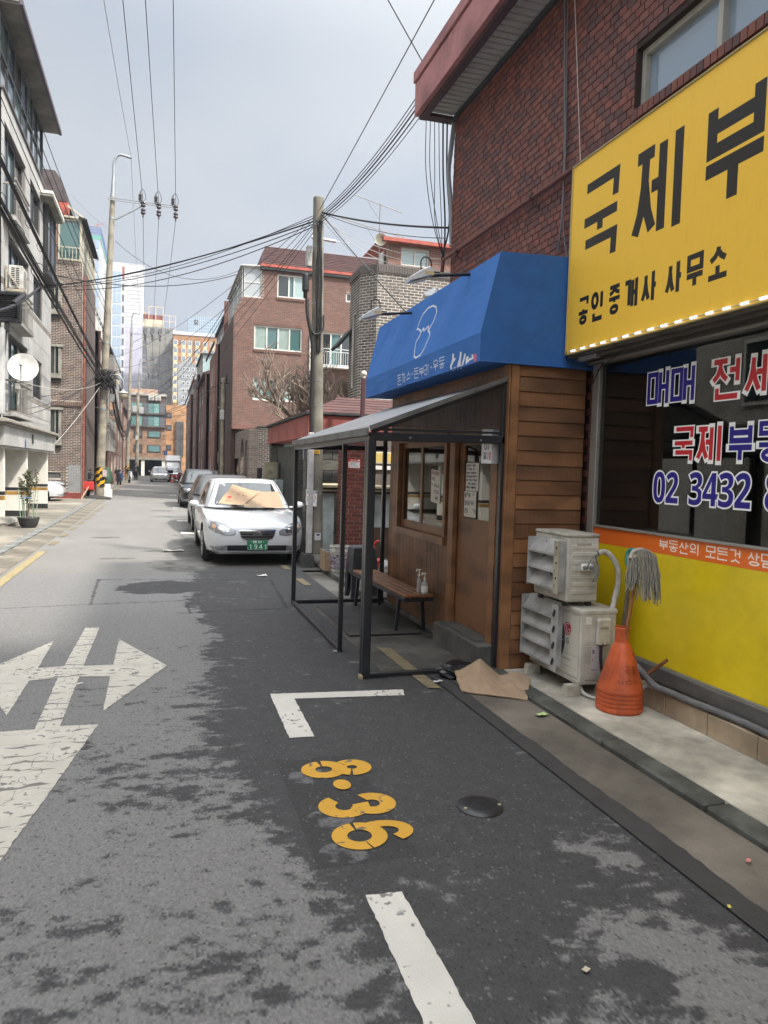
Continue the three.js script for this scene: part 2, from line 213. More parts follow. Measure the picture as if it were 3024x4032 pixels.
// ---------------------------------------------------------------- bricks
const unitBrick = (() => { const g = new THREE.BoxGeometry(1, 1, 1); return plain(g, true); })();
const tint = (c, k) => [c[0] * k[0], c[1] * k[1], c[2] * k[2]];
function bricks(parent, F, W, H, o) {                       // wall part with a mortar bed and bricks standing proud of it
  const { bw = 0.19, bh = 0.057, mj = 0.01, holes = [], proud = 0.007, th = 0.2, tones, mortar, n = 300, name = 'brick', t = 'mottle', seed = 1, poly, inside, cast } = o;
  const wall = part(parent, o.wall || 'wall', [wallGeo(F, W, H, holes, th, poly)].concat(o.extra || []), mortar);
  const r = rng(seed), list = [], p = V(), pad = o.pad ?? 0;
  for (let row = 0, v = mj / 2 + (o.v0 || 0); v + bh * 0.5 < H; row++, v += bh + mj) {
    let cuts = [[o.u0 || 0, W]];
    for (const h of holes) if (h[3] + pad > v && h[1] - pad < v + bh) cuts = cuts.flatMap(([a, b]) => h[0] >= b || h[2] <= a ? [[a, b]] : [[a, h[0]], [h[2], b]].filter((q) => q[1] - q[0] > 0.02));
    const off = ((row % 2) * 0.5 + (o.jog ? (r() < 0.2 ? 0.25 : 0) : 0)) * (bw + mj);
    for (let u = -off; u < W; u += bw + mj) for (const [a, b] of cuts) {
      const x0 = Math.max(u, a + mj * 0.3), x1 = Math.min(u + bw, b - mj * 0.3), y1 = Math.min(v + bh, H); if (x1 - x0 < 0.025) continue;
      if (inside && !inside((x0 + x1) / 2, (v + y1) / 2)) continue;
      p.set((x0 + x1) / 2, (v + y1) / 2, 0).applyMatrix4(F);
      list.push({ x0, x1, y0: v, y1, d: p.distanceTo(camera.position), k: r(), j: r() });
    }
  }
  list.sort((a, b) => a.d - b.d);
  const root = rootOf(parent).position, q = new THREE.Quaternion(), s = V(), m = M4(), pos = V();
  const mats = tones.map((c) => mat(c, { r: o.r ?? 0.82, t, s: 1, b: o.b ?? 0.002, bt: 'bFine', rm: 0 }));
  list.slice(0, n).forEach((e) => {
    const b = new THREE.Mesh(unitBrick, mats[e.k * tones.length | 0]); b.name = name; b.castShadow = b.receiveShadow = true;
    const dp = proud + (e.j - 0.5) * proud * 0.5;
    m.makeScale(e.x1 - e.x0, e.y1 - e.y0, dp + 0.012).setPosition((e.x0 + e.x1) / 2, (e.y0 + e.y1) / 2, dp / 2 - 0.006).premultiply(F); m.decompose(pos, q, s);
    b.position.copy(pos).sub(root); b.quaternion.copy(q); b.scale.copy(s); wall.add(b);
  });
  const rest = list.slice(n);
  if (rest.length) {
    const P = [], N = [], U = [], C = [], nx = V(), R3 = new THREE.Matrix3().setFromMatrix4(F);
    const face = (a, b, c, d, nn, col, uu) => { nx.set(...nn).applyMatrix3(R3); for (const k of [a, b, c, a, c, d]) { p.set(...k[0]).applyMatrix4(F).sub(root); P.push(p.x, p.y, p.z); N.push(nx.x, nx.y, nx.z); U.push(k[1], k[2]); C.push(...col); } };
    for (const e of rest) {
      const z = proud + (e.j - 0.5) * proud * 0.5, c = tones[e.k * tones.length | 0], j = 0.9 + 0.2 * e.j, col = tint(c, [j, j, j]), o1 = e.j * 3, o2 = e.k * 5;
      const A = [[e.x0, e.y0, z], o1, o2], B = [[e.x1, e.y0, z], o1 + 1, o2], Cc = [[e.x1, e.y1, z], o1 + 1, o2 + 1], D = [[e.x0, e.y1, z], o1, o2 + 1], lo = (k) => [[k[0][0], k[0][1], -0.002], k[1], k[2] + 0.1];
      face(A, B, Cc, D, [0, 0, 1], col); face(D, Cc, lo(Cc), lo(D), [0, 1, 0], col); face(lo(A), lo(B), B, A, [0, -1, 0], col); face(lo(A), A, D, lo(D), [-1, 0, 0], col); face(B, lo(B), lo(Cc), Cc, [1, 0, 0], col);
    }
    const g = new THREE.BufferGeometry();
    for (const [k, a, z] of [['position', P, 3], ['normal', N, 3], ['uv', U, 2], ['color', C, 3]]) g.setAttribute(k, new THREE.BufferAttribute(new Float32Array(a), z));
    const b = new THREE.Mesh(g, mat([1, 1, 1], { r: o.r ?? 0.82, t, s: 1, vc: 1 })); b.name = name; b.userData.kind = 'stuff'; b.castShadow = b.receiveShadow = true; wall.add(b);
  }
  return wall;
}
// a window set into a hole: frame (part) with panes, mullions are part of the frame
function win(parent, F, u0, v0, u1, v1, o = {}) {
  const { n = 2, fw = 0.05, rec = 0.06, dep = 0.09, fm, gm, rows = 1, sill, name = 'window', split } = o, g = [], W = u1 - u0;
  const R = (a, b, c, d, e, f) => g.push(rect(F, a, b, c, d, e, f));
  R(u0, v0, u0 + fw, v1, -dep - rec, -rec); R(u1 - fw, v0, u1, v1, -dep - rec, -rec); R(u0 + fw, v0, u1 - fw, v0 + fw, -dep - rec, -rec - 0.002); R(u0 + fw, v1 - fw, u1 - fw, v1, -dep - rec, -rec - 0.002);
  const xs = split ? split.map((k) => u0 + fw + k * (W - 2 * fw)) : [...Array(n - 1)].map((_, i) => u0 + fw + (i + 1) * (W - 2 * fw) / n);
  xs.forEach((x) => R(x - fw / 2, v0 + fw, x + fw / 2, v1 - fw, -dep - rec + 0.01, -rec - 0.012));
  const ys = [...Array(rows - 1)].map((_, i) => v0 + fw + (i + 1) * (v1 - v0 - 2 * fw) / rows);
  ys.forEach((y) => R(u0 + fw, y - fw / 2, u1 - fw, y + fw / 2, -dep - rec + 0.012, -rec - 0.02));
  const f = part(parent, name, g, fm); const ex = [u0 + fw, ...xs, u1 - fw], ey = [v0 + fw, ...ys, v1 - fw];
  for (let i = 0; i + 1 < ex.length; i++) for (let j = 0; j + 1 < ey.length; j++) { const z = -rec - 0.045 - (i % 2) * 0.018, m = Array.isArray(gm) ? gm[(i + j * 2) % gm.length] : gm; part(f, 'pane', rect(F, ex[i], ey[j], ex[i + 1], ey[j + 1], z - 0.012, z), m); }
  if (sill) part(parent, 'sill', rect(F, u0 - 0.04, v0 - 0.06, u1 + 0.04, v0 - 0.004, -rec, 0.05), sill);
  return f;
}
const glassDark = mat([0.018, 0.026, 0.028], { r: 0.06, coat: 1 }), glassTeal = mat([0.06, 0.13, 0.125], { r: 0.08, coat: 1 }), glassBlue = mat([0.12, 0.17, 0.2], { r: 0.07, coat: 1 }), glassPale = mat([0.30, 0.40, 0.39], { r: 0.15, coat: 1 }), glassSky = mat([0.25, 0.33, 0.42], { r: 0.08, coat: 1 });
const curtain = mat([0.26, 0.33, 0.30], { r: 0.3, t: 'ribs', s: 1.5, coat: 0.8 });
const alu = mat([0.42, 0.41, 0.39], { r: 0.42, m: 0.55, t: 'mottle', s: 1.2 }), whiteFrame = mat([0.66, 0.65, 0.60], { r: 0.5, t: 'mottle', s: 1 }), darkFrame = mat([0.035, 0.035, 0.038], { r: 0.45, t: 'mottle', s: 1 });
const black = mat([0.012, 0.013, 0.016], { r: 0.4 }), rubber = mat([0.02, 0.02, 0.02], { r: 0.85 }), galv = mat([0.36, 0.38, 0.39], { r: 0.45, m: 0.7, t: 'mottle', s: 2 });
const concrete = mat([0.36, 0.34, 0.29], { r: 0.9, t: 'stain', s: 0.7, b: 0.004, bt: 'bGrit', bs: 1.5 });
const cableM = mat([0.014, 0.014, 0.016], { r: 0.55 }), cableGrey = mat([0.16, 0.16, 0.17], { r: 0.6 });
// ---------------------------------------------------------------- ground, road, kerbs, markings
struct('ground', box(-260, -0.4, -420, 260, -0.03, 60), mat([0.2, 0.19, 0.17], { r: 0.95, t: 'slab', s: 0.3 }));
const sheet = (x0, z0, x1, z1, y) => quad([x0, y, z0], [x1, y, z0], [x1, y, z1], [x0, y, z1], 1, true);   // u along +x, v from z0 to z1
{
  const X0 = -2.12, X1 = 2.17, Z0 = 1, Z1 = -11.5;
  const KZ = [-12, -9, -8, -7, -6, -5, -4.4, -3.9, -3.4, -2.9, -2.4, 1], KX = [0.5, 0.34, 0.42, 0.56, 0.46, 0.44, 0.42, 0.5, 0.62, 0.66, 0.72, 0.75];
  const xb = (z) => { for (let i = 1; i < KZ.length; i++) if (z <= KZ[i]) return mix(KX[i - 1], KX[i], sst(KZ[i - 1], KZ[i], z)); return 0.75; };
  const g2 = (x, z, a, b, rx, rz) => Math.exp(-(((x - a) / rx) ** 2) - ((z - b) / rz) ** 2);
  const seg = (x, z, p, q) => { const dx = q[0] - p[0], dz = q[1] - p[1], t = sat(((x - p[0]) * dx + (z - p[1]) * dz) / (dx * dx + dz * dz)); return Math.hypot(x - p[0] - t * dx, z - p[1] - t * dz); };
  const cracks = [[[-0.79, -10.84], [-0.73, -8.92]], [[-2.1, -8.7], [-0.73, -8.92]], [[-0.73, -8.92], [0.31, -9.01]], [[0.31, -9.01], [0.34, -8.23]], [[0.2, -8.25], [1.42, -8.37]], [[1.42, -8.37], [1.54, -10.5]], [[-0.79, -10.8], [0.4, -10.75]], [[0.4, -10.75], [1.54, -10.5]]];
  const ghost = (x, z) => { let k = 0; for (const [a, b] of [[0.77, -3.72], [0.77, -3.24], [0.77, -2.93]]) { const d = ((x - a) / 0.125) ** 2 + ((z - b) / 0.095) ** 2; k = Math.max(k, d < 1 ? (d > 0.86 ? -1 : 0.45) : 0); } return k; };
  const nearTex = tex(1024, 2048, (u, v, px, py) => {
    const x = mix(X0, X1, u), z = mix(Z0, Z1, v), n = 0.45 * fbm(x * 2.6 + 40, z * 3.4 + 40, 6, 0, 5) + 0.55 * fbm(x * 8 + 20, z * 13 + 20, 4, 0, 25), n2 = fbm(x * 16 + 3, z * 22 + 8, 3, 0, 6), lg = fbm(x * 0.7 + 5, z * 0.5 + 5, 3, 0, 8);
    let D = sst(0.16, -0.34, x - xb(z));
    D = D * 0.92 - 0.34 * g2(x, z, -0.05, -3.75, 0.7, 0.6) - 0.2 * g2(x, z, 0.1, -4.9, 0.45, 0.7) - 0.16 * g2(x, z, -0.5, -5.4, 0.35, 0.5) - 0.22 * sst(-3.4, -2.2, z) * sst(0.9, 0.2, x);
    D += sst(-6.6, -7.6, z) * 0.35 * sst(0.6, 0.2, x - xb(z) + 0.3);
    D += 0.95 * g2(x, z, 1.66, -1.9, 0.36, 0.36) + 0.62 * g2(x, z, 1.76, -2.76, 0.17, 0.07) + 0.55 * g2(x, z, 1.88, -2.57, 0.12, 0.09) - 1.3 * g2(x, z, 1.517, -1.95, 0.085, 0.06) - 0.8 * g2(x, z, 1.34, -2.0, 0.07, 0.05);
    D -= 1.2 * sst(0.9, 0.75, Math.hypot((x - 0.07) / 0.72, (z + 10.05) / 0.66) + (n - 0.5) * 0.5);
    const gr = hsh(px >> 1, py >> 1, 41) - 0.5, m = sst(0.32, 0.64, D + (n - 0.5) * 1.4 + (n2 - 0.5) * 0.85 + gr * 0.22);
    const dry = mix(0.142, 0.172, lg) * mix(1, 1.15, sst(-6.5, -9, z)), wet = mix(0.036, 0.052, n2);
    let k = mix(wet, dry, m), w = m;
    const inPatch = x > 0.63 && x < 1.06 && z > -3.96 + (n2 - 0.5) * 0.03 && z < -2.82; if (inPatch) { k = mix(k, 0.03, 0.9); w *= 0.2; const gg = ghost(x, z); if (gg) { if (gg < 0) k *= 0.6; else k = mix(k, 0.2, gg * sst(0.36, 0.6, n2)); } }
    for (const c of cracks) { const d = seg(x, z, c[0], c[1]) + (n2 - 0.5) * 0.05; if (d < 0.035) k *= mix(0.35, 1, sst(0.006, 0.032, d)); }
    const s1 = hsh(px >> 1, py >> 1, 3), s2 = hsh(px, py, 4), s3 = hsh(px >> 1, py >> 1, 7);
    k *= 0.78 + 0.34 * s1 + 0.16 * (s2 - 0.5); if (s3 > 0.978) k = mix(k, 0.26, 0.22 + 0.3 * (s1 - 0.5)); if (s3 < 0.02) k *= 0.5;
    return [k * mix(1.0, 1.01, w), k, k * mix(1.02, 0.97, w)];
  }, { clamp: 1 });
  const rm = mat([1, 1, 1], { r: 0.83, b: 0.006, bt: 'bGrit', bs: 1 }); rm.map = nearTex; rm.bumpMap = rep(T.bGrit, 6, 16);
  const FX0 = -3.4, FX1 = 2.7, FZ1 = -75;
  const farTex = tex(1024, 2048, (u, v, px, py) => {
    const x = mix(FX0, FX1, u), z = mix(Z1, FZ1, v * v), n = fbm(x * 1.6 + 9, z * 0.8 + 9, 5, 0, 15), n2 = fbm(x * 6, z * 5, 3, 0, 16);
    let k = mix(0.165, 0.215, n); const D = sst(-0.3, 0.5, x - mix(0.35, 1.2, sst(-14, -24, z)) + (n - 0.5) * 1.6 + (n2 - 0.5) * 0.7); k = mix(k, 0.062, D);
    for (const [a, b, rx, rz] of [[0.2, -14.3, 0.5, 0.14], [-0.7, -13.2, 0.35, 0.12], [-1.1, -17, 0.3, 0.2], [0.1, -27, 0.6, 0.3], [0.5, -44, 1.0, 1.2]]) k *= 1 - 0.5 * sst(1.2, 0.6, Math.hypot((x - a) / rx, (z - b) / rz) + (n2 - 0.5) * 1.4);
    const s1 = hsh(px, py, 23); k *= 0.84 + 0.3 * s1; return [k * 1.03, k, k * 0.93];
  }, { clamp: 1 });
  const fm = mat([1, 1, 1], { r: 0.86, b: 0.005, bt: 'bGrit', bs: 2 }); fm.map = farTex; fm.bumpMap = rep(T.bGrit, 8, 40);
  struct('road', sheet(X0, Z0, X1, Z1, 0), rm);
  // far stretch: v runs with the square root of distance so that near parts keep their detail
  const fg = new THREE.PlaneGeometry(1, 1, 1, 40), fp = fg.attributes.position, fu = fg.attributes.uv;
  for (let i = 0; i < fp.count; i++) { const u = fu.getX(i), v = fu.getY(i); fp.setXYZ(i, mix(FX0, FX1, u), 0, mix(Z1, FZ1, v * v)); }
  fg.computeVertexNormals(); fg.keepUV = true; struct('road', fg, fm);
  struct('road', [sheet(-12, FZ1, 12, -118, 0), sheet(X0, 14, X1, Z0, 0)], mat([0.17, 0.165, 0.155], { r: 0.9, t: 'grit', s: 1.2, b: 0.004, bt: 'bGrit' }));
}
// right gutter, kerb, pavement
const gutterM = mat([0.22, 0.195, 0.165], { r: 0.92, t: 'slab', s: 0.55, b: 0.006, bt: 'bGrit', bs: 2 }), kerbM = mat([0.115, 0.12, 0.11], { r: 0.85, t: 'slab', s: 1.6, b: 0.005, bt: 'bGrit', bs: 2 }), paveM = mat([0.68, 0.645, 0.56], { r: 0.92, t: 'slab', s: 0.8, b: 0.006, bt: 'bGrit', bs: 2 });
struct('gutter', box(2.165, -0.05, -5.6, 2.53, 0.006, 6), gutterM);
{
  const k = new THREE.Group(); k.name = numbered('kerb'); k.userData.kind = 'structure'; scene.add(k); const r = rng(5);
  for (let z = 1.5; z > -5.2; z -= 0.88) part(k, 'kerb_stone', rbox(2.545 + r() * 0.006, -0.04, z - 0.865, 2.69, 0.03 + r() * 0.006, z, 0.012), kerbM);
  struct('pavement', box(2.69, -0.04, -5.36, 3.36, 0.03, 6), paveM);
  struct('pavement', [box(2.6, -0.04, -13.2, 6, 0.045, -8.66), box(1.72, -0.04, -8.5, 2.66, 0.004, -5.4)], mat([0.135, 0.13, 0.12], { r: 0.93, t: 'slab', s: 0.8, b: 0.006, bt: 'bGrit', bs: 2 }));
  const k2 = new THREE.Group(); k2.name = numbered('kerb'); k2.userData.kind = 'structure'; scene.add(k2);
  for (let z = -8.7; z > -12.4; z -= 0.95) part(k2, 'kerb_stone', rbox(2.5, -0.04, z - 0.94, 2.595, 0.05, z, 0.01), kerbM);
  // left side: gutter slabs, flush kerb, footway
  const gl = new THREE.Group(); gl.name = numbered('gutter'); gl.userData.kind = 'structure'; scene.add(gl);
  const lx = (z) => -2.11 - 0.012 * Math.max(0, -z - 24), gm2 = mat([0.30, 0.27, 0.22], { r: 0.92, t: 'slab', s: 0.7, b: 0.005, bt: 'bGrit', bs: 2 });
  for (let z = -4; z > -72; z -= 2.02) { const a = lx(z), b = lx(z - 2); part(gl, 'gutter_slab', prism([[a, z], [b, z - 1.99], [b - 0.42, z - 1.99], [a - 0.42, z]], 0.06, M4().makeRotationX(PI / 2).setPosition(0, 0.012, 0)), gm2); }
  const kl = new THREE.Group(); kl.name = numbered('kerb'); kl.userData.kind = 'structure'; scene.add(kl); const km2 = mat([0.25, 0.26, 0.255], { r: 0.85, t: 'slab', s: 1.2, b: 0.004, bt: 'bGrit', bs: 2 });
  for (let z = -4; z > -60; z -= 1.01) { const a = lx(z) - 0.43, b = lx(z - 1) - 0.43; part(kl, 'kerb_stone', prism([[a, z], [b, z - 1], [b - 0.17, z - 1], [a - 0.17, z]], 0.08, M4().makeRotationX(PI / 2).setPosition(0, 0.035, 0)), km2); }
  struct('footway', [prism([[-2.72, 4], [-2.72, -24], [-3.2, -62], [-14, -62], [-14, 4]], 0.05, M4().makeRotationX(PI / 2).setPosition(0, 0.028, 0)), prism([[-3.2, -62], [-3.9, -118], [-14, -118], [-14, -62]], 0.05, M4().makeRotationX(PI / 2).setPosition(0, 0.028, 0)), prism([[2.7, -13.2], [14, -13.2], [14, -118], [2.7, -118]], 0.05, M4().makeRotationX(PI / 2).setPosition(0, 0.02, 0))], mat([0.36, 0.33, 0.275], { r: 0.92, t: 'slab', s: 0.21, b: 0.005, bt: 'bGrit', bs: 1.5 }));
}
{ const r = rng(63), p = []; for (let z = 2; z > -5.6; z -= 0.035) p.push([2.165 + 0.035 * (fbm(z * 2.2 + 30, 3, 4) - 0.45) * 2 + (r() - 0.5) * 0.012, z]); p.push([2.05, -5.6], [2.05, 2]); const g = new THREE.ShapeGeometry(new THREE.Shape(p.map((q) => new THREE.Vector2(q[0], -q[1])))).rotateX(-PI / 2).translate(0, 0.0095, 0); struct('road', g, mat([0.052, 0.051, 0.051], { r: 0.85, t: 'grit', s: 2, b: 0.006, bt: 'bGrit' })); }
// painted markings, worn through in specks
const paintTex = (c, seed, cracks) => {
  const t = tex(512, 512, (u, v, px, py) => { const n = fbm(u * 6, v * 6, 5, 6, seed), n2 = fbm(u * 40, v * 40, 2, 40, seed + 3); let k = 0.86 + 0.24 * (n - 0.5) + 0.1 * (hsh(px, py, seed) - 0.5), q = 0;
    if (cracks) { const w = Math.abs(((v * 9 + fbm(u * 6, v * 6, 3, 6, seed + 8) * 1.3) % 1 + 1) % 1 - 0.5) + (fbm(u * 9, v * 9, 3, 9, seed + 9) - 0.45) * 0.5; q = sst(0.05, 0.0, w); const w2 = Math.abs(fbm(u * 5, v * 5, 3, 5, seed + 5) - 0.5); q = Math.max(q, sst(0.008, 0.0, w2)); }
    q = Math.max(q, sst(0.63, 0.72, n2 * 0.5 + n * 0.5)); return mix3([c[0] * k, c[1] * k, c[2] * k], [0.10, 0.095, 0.09], q * 0.85); });
  const m = mat([1, 1, 1], { r: 0.75, b: 0.004, bt: 'bGrit', bs: 3, key: seed }); const mm = m.clone(); mm.map = t; return mm;
};
const pWhite = paintTex([0.66, 0.64, 0.58], 3, false), pArrow = paintTex([0.56, 0.53, 0.46], 9, true), pYellow = paintTex([0.66, 0.36, 0.035], 15, false), pFaded = paintTex([0.25, 0.20, 0.11], 19, true);
const flat = (poly, y = 0.004) => { const r = rng(poly.length * 7 + 3), pts = []; poly.forEach((p, i) => { const q = poly[(i + 1) % poly.length], L = Math.hypot(q[0] - p[0], q[1] - p[1]), n = Math.max(1, Math.round(L / 0.025)); for (let k = 0; k < n; k++) { const t = k / n, j = k ? (r() - 0.5) * 0.006 : 0; pts.push(new THREE.Vector2(mix(p[0], q[0], t) + j, -(mix(p[1], q[1], t) + j))); } }); const g = new THREE.ShapeGeometry(new THREE.Shape(pts)).rotateX(-PI / 2).translate(0, y, 0); return plain(g); };
solo('turn_arrow', 'large cracked white three-way turn arrow painted on the road', 'road marking', [flat([[-0.67, -7.62], [-0.54, -7.61], [-0.556, -6.175], [-0.334, -6.17], [-0.334, -7.07], [0.076, -6.07], [-0.331, -5.01], [-0.337, -5.83], [-0.556, -5.87], [-0.558, -4.77], [-0.34, -4.755], [-0.62, -3.0], [-0.9, -4.74], [-0.694, -4.74], [-0.703, -5.86], [-0.89, -5.82], [-0.9, -5.04], [-1.29, -6.07], [-0.886, -7.09], [-0.883, -6.17], [-0.7, -6.19]])], pArrow);
solo('parking_corner', 'white L-shaped corner of a parking bay painted beside the black porch', 'road marking', flat([[0.767, -5.162], [1.733, -5.08], [1.702, -4.945], [0.917, -5.02], [0.909, -4.272], [0.757, -4.28]]), pWhite);
solo('parking_line', 'thick white parking line at the bottom edge of the picture', 'road marking', flat([[0.763, -2.597], [0.903, -2.586], [0.9, -0.6], [0.735, -0.6]]), pWhite);
{
  let bn = 0; const band = (cx, cz, rx, rz, k, a0, a1, n = 22) => { bn++; const p = []; for (let i = 0; i <= n; i++) { const a = mix(a0, a1, i / n) * PI / 180; p.push([cx + rx * Math.cos(a), cz + rz * Math.sin(a)]); } for (let i = n; i >= 0; i--) { const a = mix(a0, a1, i / n) * PI / 180; p.push([cx + rx * (1 - k[0]) * Math.cos(a), cz + rz * (1 - k[1]) * Math.sin(a)]); } const s = new THREE.Shape(p.map((q) => new THREE.Vector2(q[0], -q[1]))); return plain(new THREE.ShapeGeometry(s).rotateX(-PI / 2).translate(0, 0.004 + (bn % 6) * 0.0005, 0)); };
  const t = thing('bay_number', 'yellow stencilled bay number 8-36 painted sideways on dark tar', 'road marking');
  part(t, 'digit', [band(0.857, -3.78, 0.12, 0.112, [0.62, 0.64], 40, 262), band(0.857, -3.78, 0.12, 0.112, [0.62, 0.64], 272, 398), band(1.012, -3.775, 0.105, 0.104, [0.74, 0.76], -128, 100), band(1.012, -3.775, 0.105, 0.104, [0.74, 0.76], 110, 226)], pYellow);
  part(t, 'dot', band(0.907, -3.57, 0.045, 0.06, [0.999, 0.999], 0, 359), pYellow);
  part(t, 'digit', [band(0.86, -3.335, 0.123, 0.118, [0.66, 0.64], -10, 245), band(1.0, -3.335, 0.115, 0.113, [0.68, 0.66], -115, 170)], pYellow);
  part(t, 'digit', [band(0.858, -3.04, 0.123, 0.12, [0.56, 0.56], 78, 262), band(0.858, -3.04, 0.123, 0.12, [0.56, 0.56], 270, 434), band(0.97, -3.055, 0.138, 0.1, [0.47, 0.58], -125, 62)], pYellow);
}
for (const [z0, z1] of [[-5.04, -6.35], [-9.95, -10.6], [-11.6, -12.1]]) solo('edge_dash', 'short faded yellow dash of the right edge line', 'road marking', flat([[1.9, z1], [2.02, z1 + 0.02], [2.02, z0], [1.92, z0 - 0.03]], 0.009), pFaded, { group: 'faded yellow dashes along the right road edge' });
solo('edge_line', 'long worn yellow edge line on the left of the road', 'road marking', flat([[-2.04, -14.3], [-1.9, -14.31], [-1.9, -6], [-2.04, -6]], 0.008), paintTex([0.36, 0.29, 0.15], 27, true));
for (let i = 0; i < 9; i++) { const z = -15.4 - i * 1.75; solo('edge_dash', 'small worn yellow dash of the left edge line', 'road marking', flat([[-2.05, z], [-1.93, z], [-1.91, z - 0.75], [-2.03, z - 0.75]], 0.008), pFaded, { group: 'worn yellow dashes along the left road edge' }); }
[[-17.9, 'nearest'], [-21.9, 'second'], [-28.8, 'third'], [-40.8, 'farthest']].forEach(([z, w]) => solo('bay_mark', 'white parking bay tick beside the parked cars, ' + w + ' of four', 'road marking', flat([[0.5, z], [0.86, z], [0.86, z - 0.5], [0.5, z - 0.5]], 0.007), pWhite));
{
  const t = thing('manhole_cover', 'small round black cover on the tarmac right of the yellow number', 'cover', [1.495, 0, -3.18]); t.userData.local = 1;
  part(t, 'disc', lathe([[0.112, 0], [0.11, 0.01], [0.085, 0.018], [0.05, 0.022], [0, 0.023]], [0, 0, 0], 36), mat([0.02, 0.021, 0.024], { r: 0.35, t: 'mottle', s: 4 }));
  for (const r of [0.035, 0.06, 0.083]) part(t, 'ring', new THREE.TorusGeometry(r, 0.0025, 5, 40).rotateX(PI / 2).translate(0, 0.021 - (r - 0.03) * 0.09, 0), mat([0.05, 0.05, 0.052], { r: 0.4 }));
  for (const s of [-1, 1]) part(t, 'bolt', cyl([s * 0.088, 0.01, 0.03], [s * 0.088, 0.021, 0.03], 0.009), mat([0.3, 0.28, 0.2], { r: 0.5 }));
}
// ---------------------------------------------------------------- right: brick building, shopfront, sign, awning
const TILE = [[0.185, 0.062, 0.048], [0.165, 0.058, 0.047], [0.205, 0.078, 0.058], [0.135, 0.055, 0.05], [0.225, 0.07, 0.05], [0.11, 0.05, 0.05]];
const BX = 3.4, wallFar = -8.64;
const redBld = thing('brick_building', 'two-storey dark red tiled building with pink eaves above the yellow sign', 'building', [BX, 0, wallFar]);
{
  const F = FL(BX, 0, wallFar), Z = (z) => z - wallFar, winH = [Z(-4.97), 4.37, Z(-2.6), 4.82];
  const w = bricks(redBld, F, 7.8, 5.95, { bw: 0.104, bh: 0.056, mj: 0.008, proud: 0.008, tones: TILE, t: 'ribs', mortar: mat([0.045, 0.03, 0.028], { r: 0.9, t: 'mottle', s: 2 }), holes: [winH, [Z(-5.24), -1, Z(-0.9), 2.62]], th: 0.22, v0: 0, seed: 12, r: 0.6, b: 0.003, jog: 1, inside: (u, v) => v > 2.9 || u > Z(-5.45), extra: [] });
  part(redBld, 'wall', [rect(F, 0, 0, 0.2, 5.95, -6, -0.23), rect(F, 0, 0, 7.8, 5.95, -6, -5.8), rect(F, 7.6, 0, 7.8, 5.95, -5.8, -0.23), rect(F, 0.2, 2.75, 7.6, 2.95, -5.8, -0.23)], mat([0.16, 0.07, 0.055], { r: 0.85, t: 'stain', s: 1 }));
  win(redBld, F, ...winH, { n: 3, fw: 0.045, rec: 0.05, dep: 0.1, fm: mat([0.45, 0.44, 0.40], { r: 0.4, t: 'mottle', s: 2 }), gm: glassSky, split: [0.335, 0.67] });
  for (let u = winH[0]; u < winH[2] - 0.05; u += 0.064) part(w, 'sill_tile', rect(F, u, 4.295, u + 0.056, 4.368, -0.05, 0.018), mat(TILE[(u * 37 | 0) % 6], { r: 0.6, t: 'ribs', s: 1, b: 0.003, bt: 'bFine', rm: 0 }));
  const pink = mat([0.46, 0.20, 0.205], { r: 0.7, t: 'stain', s: 0.8 }), soff = mat([0.46, 0.44, 0.40], { r: 0.6, t: 'mottle', s: 2 }), trim = mat([0.05, 0.06, 0.07], { r: 0.6, t: 'mottle', s: 2 });
  const fs = part(redBld, 'fascia', [rbox(2.92, 5.93, -8.8, 2.98, 6.31, -0.9, 0.006), rbox(2.9, 6.325, -8.82, 2.98, 6.46, -0.9, 0.008), box(2.94, 6.3, -8.79, 3.0, 6.34, -0.9)], pink);
  part(redBld, 'eave_board', [box(2.98, 5.9, -8.79, 3.06, 5.95, -0.9), box(3.06, 5.905, -8.79, BX, 5.95, -8.66)], mat([0.1, 0.065, 0.075], { r: 0.7, t: 'mottle', s: 2 }));
  part(redBld, 'wall_trim', box(3.36, 5.88, -8.66, 3.4, 5.93, -0.9), trim);
  const so = part(redBld, 'soffit', box(3.06, 5.965, -8.66, BX, 5.98, -0.9), soff);
  for (let z = -8.65; z < -1; z += 0.1) part(so, 'soffit_slat', [rbox(3.062, 5.945, z, BX - 0.03, 5.965, z + 0.058, 0.006), box(3.062, 5.956, z + 0.058, BX - 0.03, 5.965, z + 0.098)], soff);
  part(redBld, 'roof', prism([[2.95, 6.44], [9.6, 8.3], [9.6, 8.15], [2.95, 6.3]], 7.9, M4().setPosition(0, 0, -8.8)), mat([0.12, 0.05, 0.05], { r: 0.8, t: 'stain', s: 1 }));
  const pm = mat([0.17, 0.055, 0.045], { r: 0.55, t: 'mottle', s: 3 }), pipe = part(redBld, 'wall_pipe', [cyl([3.34, 4.245, -8.75], [3.34, 4.215, -5.0], 0.022), cyl([3.34, 4.245, -8.75], [3.34, 4.1, -8.78], 0.024)], pm);
  for (const z of [-8.3, -6.45]) part(pipe, 'pipe_bracket', [cyl([3.34, 4.235, z - 0.02], [3.34, 4.235, z + 0.02], 0.03), tube([[3.345, 4.21, z], [3.35, 4.15, z], [3.375, 4.14, z + 0.03], [3.4, 4.1, z + 0.05]], 0.009, 10)], mat([0.06, 0.03, 0.03], { r: 0.6 }));
}
